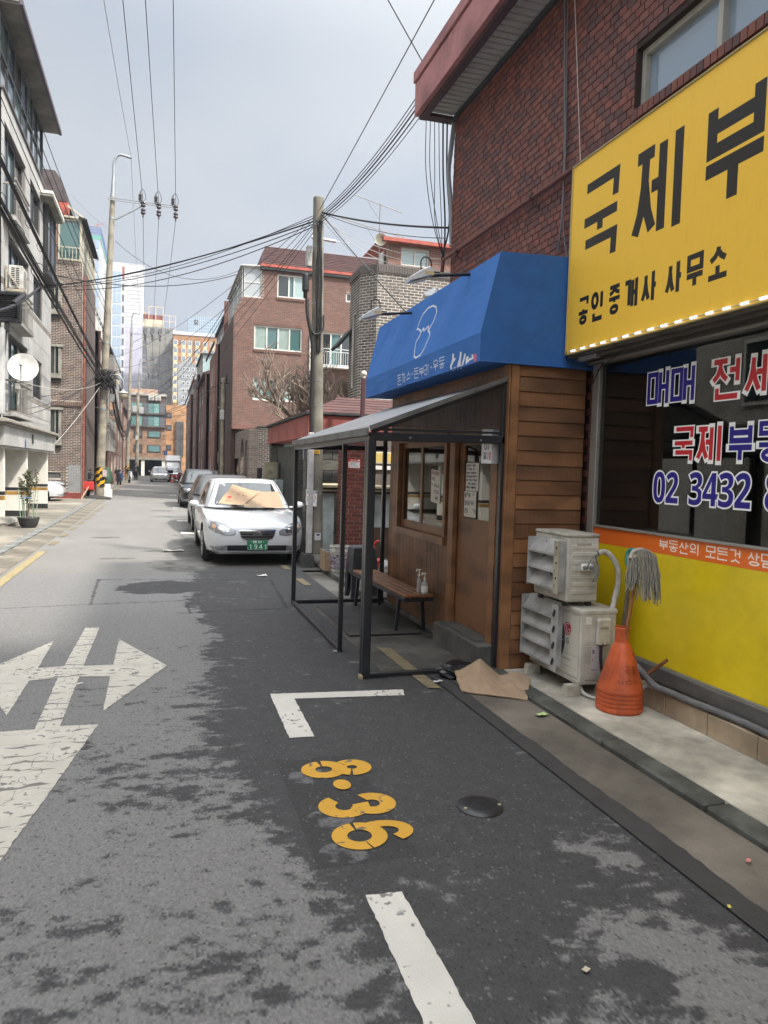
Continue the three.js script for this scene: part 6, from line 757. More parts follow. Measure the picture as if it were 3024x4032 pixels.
{
  const t = thing('brick_pillar', 'red brick pillar on a pale base between pole and porch', 'pillar', [2.93, 0, -11.85]), tones = [[0.22, 0.052, 0.034], [0.19, 0.045, 0.032], [0.25, 0.066, 0.042], [0.165, 0.046, 0.036]], mo = mat([0.42, 0.37, 0.32], { r: 0.95, t: 'stain', s: 3 });
  const o = { bw: 0.19, bh: 0.055, mj: 0.011, proud: 0.006, tones, mortar: mo, jog: 1, t: 'stain' }; bricks(t, FZ(2.9, 0.3, -11.85), 0.38, 1.86, { ...o, th: 0.4, seed: 21 }); bricks(t, FL(2.9, 0.3, -12.25), 0.4, 1.86, { ...o, th: 0.03, seed: 22, wall: 'side_wall' });
  part(t, 'base', rbox(2.86, 0.03, -12.3, 3.3, 0.3, -11.8, 0.02), mat([0.42, 0.47, 0.47], { r: 0.9, t: 'stain', s: 1.6 }));
  part(t, 'notice_board', quad([2.965, 1.64, -11.836], [3.175, 1.635, -11.836], [3.175, 1.79, -11.836], [2.965, 1.795, -11.836]), printMat(canvas(256, 190, (c) => { c.fillStyle = '#e3e1df'; c.fillRect(0, 0, 256, 190); c.strokeStyle = c.fillStyle = '#bf3a34'; c.lineWidth = 12; c.strokeRect(4, 4, 248, 182); c.fillRect(0, 0, 256, 54); hangul(c, '무단 투기 금지', 48, 12, 26, 30, 2, 4, '#f0dcd8'); c.fillStyle = '#e8e4e2'; c.fillRect(206, 10, 40, 26); scribble(c, 24, 66, 200, 110, 5, '#55555a', 4, 2); }), { r: 0.5 }));
}
{
  const t = thing('low_house', 'low pale blue shed wall with a yellow window behind the porch', 'house', [2.6, 0, -12.7]), pale = mat([0.56, 0.64, 0.65], { r: 0.9, t: 'stain', s: 0.9, b: 0.003, bt: 'bGrit' }), rust = mat([0.14, 0.08, 0.05], { r: 0.9, t: 'stain', s: 2 });
  part(t, 'wall', [box(2.66, 0, -12.9, 2.93, 1.28, -12.62), box(3.2, 0, -13.3, 5.2, 1.28, -12.66)], pale); part(t, 'stained_base', box(3.3, 0.04, -12.66, 4.0, 0.6, -12.645), rust);
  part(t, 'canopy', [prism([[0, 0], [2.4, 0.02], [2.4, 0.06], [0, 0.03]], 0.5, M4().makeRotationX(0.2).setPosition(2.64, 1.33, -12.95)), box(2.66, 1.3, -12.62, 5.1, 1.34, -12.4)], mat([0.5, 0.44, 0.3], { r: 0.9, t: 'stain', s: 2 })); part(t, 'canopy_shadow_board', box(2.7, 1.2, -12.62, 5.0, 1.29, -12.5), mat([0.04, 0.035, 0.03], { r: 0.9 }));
  part(t, 'upper_wall', box(3.2, 1.34, -13.3, 5.2, 2.2, -12.82), mat([0.18, 0.15, 0.14], { r: 0.9, t: 'stain', s: 1.5 })); part(t, 'window', rbox(3.66, 1.745, -12.83, 4.1, 1.945, -12.79, 0.004), mat([0.75, 0.72, 0.6], { r: 0.5 })); part(t, 'window_pane', box(3.68, 1.765, -12.795, 4.08, 1.935, -12.785), mat([0.62, 0.47, 0.17], { r: 0.25, t: 'ribs', s: 2, coat: 0.6 })); part(t, 'ledge', rbox(3.64, 1.63, -12.83, 4.1, 1.7, -12.77, 0.004), mat([0.6, 0.6, 0.58], { r: 0.6 }));
  part(t, 'window_frame', [box(4.1, 1.3, -12.84, 4.15, 2.2, -12.78)], whiteFrame); part(t, 'rusty_hook', tube([[2.9, 0.5, -12.6], [2.93, 0.5, -12.58], [2.95, 0.44, -12.58], [2.93, 0.1, -12.58]], 0.006, 16, 5), rust);
}
{
  const t = thing('bucket', 'white plastic tub with a torn purple print below the brick pillar', 'bucket', [2.665, 0.045, -11.02]); t.userData.local = 1; const wm = mat([0.62, 0.62, 0.57], { r: 0.5, t: 'stain', s: 3 });
  part(t, 'tub', lathe([[0, 0], [0.125, 0], [0.13, 0.006], [0.147, 0.31], [0.155, 0.31], [0.155, 0.33], [0.148, 0.335], [0.15, 0.38], [0.157, 0.382], [0.157, 0.4], [0.142, 0.4], [0.125, 0.05], [0, 0.05]], [0, 0, 0], 32), wm);
  const pt = canvas(512, 256, (c) => { c.fillStyle = '#8f8698'; c.fillRect(0, 0, 512, 256); const q = rng(6); for (let i = 0; i < 260; i++) { c.fillStyle = ['#5c4658', '#d9d6d2', '#7a3f48', '#9c94a6', '#4b3b4a'][q() * 5 | 0]; c.fillRect(q() * 512, q() * 256, 10 + q() * 46, 4 + q() * 14); } });
  const cg = new THREE.CylinderGeometry(0.147, 0.135, 0.22, 28, 1, true).translate(0, 0.16, 0); cg.keepUV = true; part(t, 'print', plain(cg, true), printMat(pt, { r: 0.6 }), { uv: true }); part(t, 'handle', tube([[-0.155, 0.33, 0], [-0.12, 0.2, 0.14], [0, 0.15, 0.18], [0.12, 0.2, 0.14], [0.155, 0.33, 0]], 0.004, 20, 5), galv);
}
solo('cardboard_box', 'flattened cardboard box leaning beside the white tub', 'box', [rbox(2.44, 0.05, -11.4, 2.458, 0.36, -11.05, 0.003), rbox(2.46, 0.05, -11.05, 2.56, 0.24, -11.03, 0.003), rbox(2.46, 0.05, -11.42, 2.6, 0.3, -11.4, 0.003)], cardM);
solo('red_basket', 'red plastic handle sticking up behind the stools', 'basket', [tube([[3.06, 0.3, -10.5], [3.06, 0.5, -10.5], [3.1, 0.56, -10.5], [3.16, 0.55, -10.5], [3.18, 0.48, -10.5], [3.18, 0.3, -10.5]], 0.017, 30, 8), rbox(3.02, 0.05, -10.62, 3.22, 0.3, -10.4, 0.02)], mat([0.5, 0.035, 0.025], { r: 0.45 }));
{ const g = new THREE.IcosahedronGeometry(0.13, 4), p = g.attributes.position; for (let i = 0; i < p.count; i++) { const k = 0.7 + 0.6 * fbm(p.getX(i) * 14 + 3, p.getY(i) * 14 + p.getZ(i) * 11 + 3, 3); p.setXYZ(i, p.getX(i) * k, p.getY(i) * k * 1.3, p.getZ(i) * k); } g.computeVertexNormals(); g.translate(3.0, 0.22, -9.6); solo('plastic_bag', 'pale grey plastic bag with red print behind the stools', 'bag', g, mat([0.5, 0.47, 0.48], { r: 0.3, t: 'stain', s: 5 })); }
// pale blue screen wall, boards behind the white car
{ const t = thing('screen_wall', 'short pale blue wall with rust streaks behind the white sedan', 'wall', [2.2, 0, -17]); part(t, 'panel', [box(2.22, 0, -17.0, 2.3, 1.36, -16.9), rbox(2.3, 0, -16.98, 2.72, 1.34, -16.92, 0.01)], mat([0.44, 0.52, 0.52], { r: 0.85, t: 'stain', s: 1.3 })); part(t, 'post', [rbox(2.52, 0, -16.92, 2.56, 1.35, -16.88, 0.006), rbox(2.215, 0, -16.92, 2.245, 1.37, -16.87, 0.006)], mat([0.55, 0.6, 0.58], { r: 0.7 })); part(t, 'flyer', box(2.9, 1.05, -16.5, 3.0, 1.45, -16.49), mat([0.62, 0.6, 0.6], { r: 0.8, t: 'stain', s: 4 })); }
solo('leaning_board', 'yellowish mural board standing above the pale blue wall', 'board', box(2.38, 1.36, -17.6, 2.68, 1.75, -17.57), mat([0.36, 0.34, 0.24], { r: 0.8, t: 'stain', s: 2.5 })); solo('leaning_board', 'black board with white marks beside the mural board', 'board', [box(2.71, 1.36, -17.6, 2.9, 1.72, -17.57), box(2.2, 1.36, -17.6, 2.32, 1.6, -17.57)], mat([0.03, 0.03, 0.03], { r: 0.7, t: 'stain', s: 6 }));
{ // arched brick gate wall
  const t = thing('arched_wall', 'dark brick gate wall with white joints and two arched openings', 'wall', [3.65, 0, -29]), mo = mat([0.7, 0.67, 0.61], { r: 0.95, t: 'stain', s: 1 });
  bricks(t, FZ(3.65, 0, -29), 0.95, 3.15, { tones: DARKB, mortar: mo, bw: 0.19, bh: 0.058, mj: 0.02, proud: 0.004, th: 0.3, seed: 31, b: 0.001 });
  const s = new THREE.Shape([[0, 0], [6.9, 0], [6.9, 2.9], [6.4, 3.15], [0, 3.15]].map((p) => new THREE.Vector2(p[0], p[1]))); for (const [c, r, h] of [[1.0, 0.42, 2.3], [2.5, 0.62, 2.2], [5.0, 1.1, 2.0]]) { const q = new THREE.Path(); q.moveTo(c - r, 0.05); q.lineTo(c - r, h - (r > 1 ? 0 : 0)); if (r > 1) { q.lineTo(c + r, h); } else q.absarc(c, h, r, PI, 0, true); q.lineTo(c + r, 0.05); s.holes.push(q); }
  part(t, 'street_wall', new THREE.ExtrudeGeometry(s, { depth: 0.35, bevelEnabled: false, curveSegments: 12 }).translate(0, 0, -0.35).applyMatrix4(frame(3.65, 0, -29, 0, -1)).applyMatrix4(M4().makeTranslation(-0.001, 0, 0)), brickFar([0.32, 0.29, 0.26])); part(t, 'back_wall', box(4.3, 0, -36, 4.4, 2.9, -29.3), mat([0.05, 0.05, 0.05], { r: 0.9 }));
  const bars = []; for (let z = -29.6; z > -32; z -= 0.28) bars.push(cyl([3.8, 0.05, z], [3.8, 2.5, z], 0.018, 0.018, 6)); for (let y = 0.3; y < 2.4; y += 0.22) bars.push(cyl([3.8, y, -29.5], [3.8, y, -32.1], 0.014, 0.014, 6)); part(t, 'grille', bars, mat([0.3, 0.29, 0.27], { r: 0.7 }));
  part(t, 'coping', [rbox(3.6, 3.15, -35.3, 4.05, 3.22, -28.95, 0.02), rbox(3.62, 3.15, -29.3, 4.62, 3.23, -28.94, 0.02)], mat([0.12, 0.12, 0.115], { r: 0.9, t: 'stain', s: 1 }));
  part(t, 'window', box(4.62, 1.95, -29.2, 4.95, 3.1, -29.1), whiteFrame); part(t, 'window_pane', box(4.66, 2.0, -29.1, 4.92, 3.05, -29.08), glassTeal);
}
{ // red-brown brick house in the middle
  const t = thing('brick_house', 'large red-brown brick house with a maroon roof behind the bare tree', 'house', [3.1, 0, -34]), F = FZ(3.1, 3.35, -34), W = 7.6, X = (x) => x - 3.1, Y = (y) => y - 3.35;
  const tones = [[0.20, 0.108, 0.084], [0.172, 0.096, 0.077], [0.225, 0.12, 0.092], [0.155, 0.09, 0.074], [0.19, 0.094, 0.072]], mo = mat([0.34, 0.28, 0.24], { r: 0.95, t: 'stain', s: 0.6 });
  const Wn = { a: [X(4.0), Y(6.96), X(6.19), Y(8.03)], b: [X(5.0), Y(9.36), X(6.32), Y(10.39)], c: [X(3.99), Y(4.67), X(6.29), Y(5.65)], d: [X(7.0), Y(6.39), X(8.6), Y(7.96)], e: [X(8.2), Y(9.45), X(8.48), Y(9.85)] };
  const poly = [[0, 0], [W, 0], [W, Y(10.72)], [X(4.31), Y(10.72)], [X(4.31), Y(9.24)], [X(3.46), Y(9.24)], [0, Y(8.41)]];
  const w = bricks(t, F, W, Y(10.72), { tones, mortar: mo, holes: Object.values(Wn), poly, inside: (u, v) => !(u < X(4.31) && v > Y(9.2)) && !(v > Y(8.41) && u < 0.42 * (v - Y(8.41))), th: 0.3, seed: 41, mj: 0.012, proud: 0.006 });
  part(t, 'wall', [box(3.1, 3.35, -42, 3.3, 8.4, -34.3), box(3.1, 0, -42, 3.4, 3.35, -34.6)], mat([0.15, 0.10, 0.085], { r: 0.9, t: 'brick', s: 0.95 })); part(t, 'lower_wall', [box(3.3, 0, -34.9, 10.7, 3.35, -34.6)], brickFar([0.42, 0.30, 0.24])); part(t, 'wall', [box(10.4, 0, -42, 10.7, 10.7, -34.3), box(3.3, 0, -42.2, 10.7, 10.7, -42)], mat([0.2, 0.1, 0.08], { r: 0.9, t: 'stain', s: 1 }));
  const so = []; for (let u = 0.02; u < W - 0.1; u += 0.075) so.push(rect(F, u, -0.02, u + 0.06, 0.16, -0.1, 0.012)); part(w, 'soldier_course', so, mat([0.24, 0.11, 0.085], { r: 0.9, t: 'mottle', s: 1 }), { kind: 'stuff' });
  for (const k of ['a', 'b']) { const h = Wn[k], q = []; for (let u = h[0]; u < h[2] - 0.05; u += 0.075) q.push(rect(F, u, h[3] + 0.01, u + 0.06, h[3] + 0.13, -0.1, 0.012), rect(F, u, h[1] - 0.13, u + 0.06, h[1] - 0.02, -0.05, 0.05)); part(w, 'lintel_course', q, mat([0.17, 0.09, 0.07], { r: 0.9, t: 'mottle', s: 1 }), { kind: 'stuff' }); }
  const wf = { fm: whiteFrame, fw: 0.06, rec: 0.05 };
  win(t, F, ...Wn.a, { ...wf, n: 4, gm: [curtain, glassTeal] }); win(t, F, ...Wn.b, { ...wf, n: 3, gm: [glassDark, glassTeal, glassPale], split: [0.4, 0.6] }); win(t, F, ...Wn.c, { ...wf, n: 4, gm: [glassPale, glassTeal] }); win(t, F, ...Wn.d, { ...wf, n: 3, gm: [glassDark, glassTeal] }); win(t, F, ...Wn.e, { ...wf, n: 1, gm: glassDark });
  const rail = []; for (let x = 6.95; x < 8.7; x += 0.11) rail.push(cyl([x, 6.42, -33.6], [x, 7.0, -33.6], 0.012, 0.012, 5)); for (const y of [6.42, 7.02, 7.15]) rail.push(bar([6.9, y, -33.6], [8.75, y, -33.6], 0.035), bar([6.9, y, -33.6], [6.9, y, -34], 0.035)); part(t, 'balcony_rail', rail, mat([0.6, 0.61, 0.6], { r: 0.4, m: 0.4 })); part(t, 'balcony_slab', box(6.88, 6.3, -34, 8.8, 6.39, -33.55), whiteFrame); 
  // glazed roof room at the street corner
  const SF = FZ(3.46, 9.24, -34.05); win(t, SF, 0, 0, 0.85, 1.36, { n: 1, rows: 2, fw: 0.05, rec: 0, fm: whiteFrame, gm: [mat([0.34, 0.36, 0.37], { r: 0.12, coat: 1 }), mat([0.30, 0.31, 0.32], { r: 0.12, coat: 1 })], name: 'roof_room_window' }); const SL = FL(3.44, 9.1, -41); win(t, SL, 0, 0, 6.95, 1.4, { n: 7, fw: 0.06, rec: 0, fm: whiteFrame, gm: glassBlue, name: 'roof_room_window' }); part(t, 'roof_room_top', prism([[3.35, 10.58], [4.35, 10.62], [4.35, 10.68], [3.35, 10.63]], 7.2, M4().setPosition(0, 0, -41.1)), whiteFrame); part(t, 'stored_chair', [rbox(3.75, 10.0, -34.4, 4.0, 10.25, -34.36, 0.01), rbox(3.6, 9.9, -34.4, 3.8, 10.0, -34.3, 0.01)], mat([0.6, 0.5, 0.12], { r: 0.6 }));
  part(t, 'sloped_wall', quad([3.1, 8.4, -34.05], [3.1, 8.4, -42], [3.46, 9.24, -42], [3.46, 9.24, -34.05], 1, false), brickFar([0.35, 0.25, 0.2]));
  const rf = part(t, 'roof', quad([4.25, 10.74, -33.9], [10.9, 10.74, -33.9], [10.9, 12.5, -37.3], [4.85, 12.5, -37.3], 1, false), roofM); for (let k = 0; k < 11; k++) { const a = k / 11, b = (k + 1.02) / 11, z = (q) => mix(-33.9, -37.3, q), y = (q) => mix(10.76, 12.52, q), xl = (q) => mix(4.23, 4.83, q); part(rf, 'shingle_course', quad([xl(a), y(a) + 0.03, z(a) + 0.02], [10.9, y(a) + 0.03, z(a) + 0.02], [10.9, y(b), z(b)], [xl(b), y(b), z(b)], 1, false), roofM); }
  part(t, 'roof', [quad([4.25, 10.74, -33.9], [4.85, 12.5, -37.3], [4.85, 12.5, -38.5], [4.25, 10.74, -42], 1, false), quad([4.85, 12.5, -37.3], [10.9, 12.5, -37.3], [10.9, 10.7, -42], [4.25, 10.7, -42], 1, false)], roofM); part(t, 'eave_fascia', rbox(4.22, 10.62, -33.92, 10.9, 10.75, -33.84, 0.01), redTrim); part(t, 'eave_soffit', box(4.25, 10.5, -34.02, 10.9, 10.62, -33.86), roofDark);
  part(t, 'drain_pipe', [cyl([6.55, 5.6, -33.93], [6.55, 7.7, -33.93], 0.035), tube([[6.55, 7.7, -33.93], [6.6, 7.8, -33.93], [6.7, 7.8, -33.93]], 0.035, 10, 6)], whiteFrame);
  const am = mat([0.5, 0.5, 0.5], { r: 0.4, m: 0.5 }); part(t, 'roof_aerial', [cyl([7.15, 12.5, -36], [7.15, 12.85, -36], 0.02), cyl([6.9, 12.82, -36], [8.1, 12.75, -36], 0.075), cyl([8.1, 12.75, -36], [8.8, 12.75, -36], 0.015), cyl([8.0, 12.5, -36], [8.0, 12.8, -36], 0.02), ...[8.2, 8.4, 8.6, 8.75].map((x) => cyl([x, 12.6, -36], [x, 12.9, -36], 0.01, 0.01, 5))], am);
}
{ // grey-brown brick stair tower with a roof hut
  const t = thing('brick_tower', 'grey-brown brick stair tower with white joints beside the blue awning', 'house', [5.43, 0, -19]), tones = [[0.135, 0.115, 0.10], [0.105, 0.09, 0.08], [0.155, 0.132, 0.115], [0.17, 0.14, 0.118]], mo = mat([0.72, 0.69, 0.63], { r: 0.95, t: 'stain', s: 0.8 }), H = 6.85, A = [5.43, -19], B = [5.08, -19.45], C = [5.1, -20.6];
  const o = { tones, mortar: mo, bw: 0.19, bh: 0.056, mj: 0.019, th: 0.15, proud: 0.004 }; bricks(t, FZ(A[0], 0, A[1]), 4.4, H, { ...o, seed: 51, inside: (u, v) => v > 2 }); const fr = (p, q) => { const L = Math.hypot(q[0] - p[0], q[1] - p[1]); return [frame(p[0], 0, p[1], (q[0] - p[0]) / L, (q[1] - p[1]) / L), L]; };
  { const [F, L] = fr(B, A); bricks(t, F, L, H, { ...o, seed: 52, n: 150, wall: 'angled_wall', inside: (u, v) => v > 2 }); } { const [F, L] = fr(C, B); bricks(t, F, L, H, { ...o, seed: 53, n: 150, wall: 'side_wall', inside: (u, v) => v > 2, holes: [[0.35, 3.9, 0.75, 5.9]] }); part(t, 'slit_window', rect(F, 0.35, 3.9, 0.75, 5.9, -0.12, -0.05), mat([0.18, 0.165, 0.15], { r: 0.6, t: 'stain', s: 1 })); }
  const top = (x0, y0, k) => prism([A, B, C, [6.3, -24], [9.83, -24], [9.83, -19]].map((p) => [p[0] + (p[0] < 5.2 ? -k : 0), p[1] + (p[1] > -19.5 ? k : 0)]), y0, M4().makeRotationX(PI / 2).setPosition(0, x0, 0)); part(t, 'parapet', [top(H + 0.2, 0.2, 0.03)], mat([0.17, 0.15, 0.135], { r: 0.9, t: 'stain', s: 1 })); const sc = []; for (const [F, L] of [[FZ(A[0], 0, A[1]), 4.4], fr(B, A), fr(C, B)]) for (let u = 0.01; u < L - 0.05; u += 0.072) sc.push(rect(F, u, H - 0.01, u + 0.058, H + 0.17, 0.02, 0.045)); part(t, 'soldier_course', sc, mat([0.13, 0.115, 0.105], { r: 0.9, t: 'mottle', s: 1 }), { kind: 'stuff' });
  part(t, 'canopy', prism([[-0.42, -0.4], [0.02, 0.12], [0.02, 0.02], [-0.38, -0.47]], 0.9, M4().setPosition(5.12, 5.5, -21.2)), roofDark);
  const hx = (px) => px, hb = (x0, y0, z0, x1, y1, z1) => box(x0, y0, z0, x1, y1, z1); const hF = FZ(6.6, 7.05, -22); const hw = bricks(t, hF, 2.6, 1.5, { tones: [[0.26, 0.135, 0.10], [0.23, 0.125, 0.095], [0.29, 0.15, 0.11]], mortar: mat([0.34, 0.28, 0.24], { r: 0.95 }), holes: [[0.42, 0.9, 1.32, 1.42]], th: 0.2, seed: 55, wall: 'hut_wall', n: 120, mj: 0.012 }); win(t, hF, 0.42, 0.9, 1.32, 1.42, { n: 2, fw: 0.04, rec: 0.03, fm: whiteFrame, gm: glassPale }); part(t, 'hut_wall', [hb(6.6, 7.05, -26, 6.8, 8.3, -22.2), box(9, 7.05, -26, 9.2, 8.5, -22.2)], mat([0.2, 0.13, 0.1], { r: 0.9, t: 'stain', s: 1 })); part(t, 'hut_roof', [prism([[6.35, 8.55], [9.5, 8.55], [9.5, 8.66], [6.35, 8.66]], 0.15, M4().setPosition(0, 0, -21.85)), quad([6.3, 8.66, -21.75], [9.5, 8.66, -21.75], [9.6, 9.3, -26.2], [6.9, 9.3, -26.2], 1, false)], redTrim); part(t, 'hut_shutter', box(6.52, 7.4, -22.7, 6.56, 8.4, -22.3), whiteFrame);
}
{ const t = thing('roof_aerial', 'tall two-tier roof aerial standing above the brick tower', 'aerial', [6.3, 7.05, -22]), am = mat([0.24, 0.22, 0.2], { r: 0.5, m: 0.5 }); part(t, 'mast', cyl([6.3, 7.05, -22], [6.3, 9.7, -22], 0.016, 0.014, 6), am); const boom = (y, x0, x1, n, l, seed) => { const r = rng(seed), g = [cyl([x0, y + 0.17, -22], [x1, y - 0.17, -22], 0.012, 0.012, 5)]; for (let i = 0; i < n; i++) { const k = (i + 0.5) / n, x = mix(x0, x1, k), yy = mix(y + 0.17, y - 0.17, k), q = l * (0.6 + 0.6 * k); g.push(cyl([x - q, yy - q * 0.5, -22 + q], [x + q, yy + q * 0.5, -22 - q], 0.006, 0.006, 4)); } return g; }; part(t, 'aerial_boom', boom(9.68, 5.5, 7.0, 9, 0.1, 3), am); part(t, 'aerial_boom', boom(8.95, 5.1, 7.1, 8, 0.26, 4), am); part(t, 'stay', [cyl([6.3, 9.2, -22], [5.9, 9.72, -22], 0.006, 0.006, 4), cyl([6.3, 8.4, -22], [5.85, 9.0, -22], 0.006, 0.006, 4)], am); }
{ const t = thing('satellite_dish', 'small yellowed satellite dish under the roof aerial', 'dish', [6.3, 8.4, -22]); part(t, 'dish', lathe([[0, 0], [0.08, 0.01], [0.15, 0.04], [0.18, 0.07]], [0, 0, 0], 20).rotateX(PI / 2 + 0.2).rotateY(-0.4).translate(6.33, 8.6, -21.9), mat([0.6, 0.56, 0.42], { r: 0.6 })); part(t, 'arm', cyl([6.3, 8.2, -22], [6.33, 8.55, -21.95], 0.012, 0.012, 5), galv); }
{ // bare tree behind the gate
  const t = thing('bare_tree', 'leafless tree with tangled grey-brown branches above the red gate roof', 'tree', [4.3, 0, -21.5]), r = rng(101), tm = mat([0.17, 0.135, 0.11], { r: 0.95, t: 'stain', s: 3 }), tw = mat([0.25, 0.195, 0.155], { r: 0.95 }), big = [], small = [];
  const grow = (p, d, L, rad, lev) => { const pts = [p.clone()], dir = d.clone(); let q = p.clone(); const n = 5; for (let i = 0; i < n; i++) { dir.add(V((r() - 0.5) * 0.75, (r() - 0.5) * 0.55 + (lev > 1 ? 0.1 : -0.02), (r() - 0.5) * 0.6)).normalize(); q = q.clone().addScaledVector(dir, L / n); pts.push(q); } const c = pts.map((v) => [v.x, v.y, v.z]); for (let i = 0; i + 1 < c.length; i++) (lev < 2 ? big : small).push(cyl(c[i], c[i + 1], mix(rad, rad * 0.62, i / n), mix(rad, rad * 0.62, (i + 1) / n), lev < 2 ? 7 : 4, false)); if (lev < 4) { const k = [5, 6, 6, 3][lev]; for (let i = 0; i < k; i++) { const b = pts[1 + (r() * n | 0)]; grow(b, dir.clone().multiplyScalar(0.5).add(V((r() - 0.5) * 2.2, r() * 1.1 - 0.35 + (lev > 1 ? 0.25 : 0), (r() - 0.5) * 1.4)).normalize(), L * mix(0.5, 0.8, r()), Math.max(rad * 0.58, 0.006), lev + 1); } } };
  big.push(cyl([4.4, 0, -21.5], [4.25, 2.7, -21.4], 0.16, 0.12, 10)); grow(V(4.25, 2.6, -21.4), V(-0.7, 0.55, 0.1).normalize(), 1.3, 0.085, 0); grow(V(4.25, 2.6, -21.4), V(0.9, 0.45, -0.1).normalize(), 1.5, 0.085, 0); grow(V(4.25, 2.5, -21.4), V(-0.2, 0.8, 0.4).normalize(), 1.1, 0.075, 0); grow(V(4.9, 2.8, -21.2), V(0.9, 0.25, 0.3).normalize(), 1.4, 0.06, 1); grow(V(4.2, 2.6, -21.2), V(-0.9, 0.35, 0.3).normalize(), 1.3, 0.06, 1); grow(V(4.3, 2.7, -21), V(0.1, 0.9, 0.2).normalize(), 1.2, 0.06, 1);
  part(t, 'trunk', big, tm); part(t, 'crown', small, tw);
}
{ const t = thing('gate_post_lamp', 'thin maroon post with a small lamp behind the porch roof', 'post', [3.5, 2.4, -13.2]); part(t, 'post', rbox(3.46, 2.5, -13.02, 3.53, 3.27, -12.95, 0.006), mat([0.07, 0.03, 0.035], { r: 0.5 })); part(t, 'lamp', [ball([3.5, 3.35, -12.98], 0.055), cyl([3.5, 3.27, -12.98], [3.5, 3.31, -12.98], 0.03)], mat([0.6, 0.58, 0.52], { r: 0.3 })); }
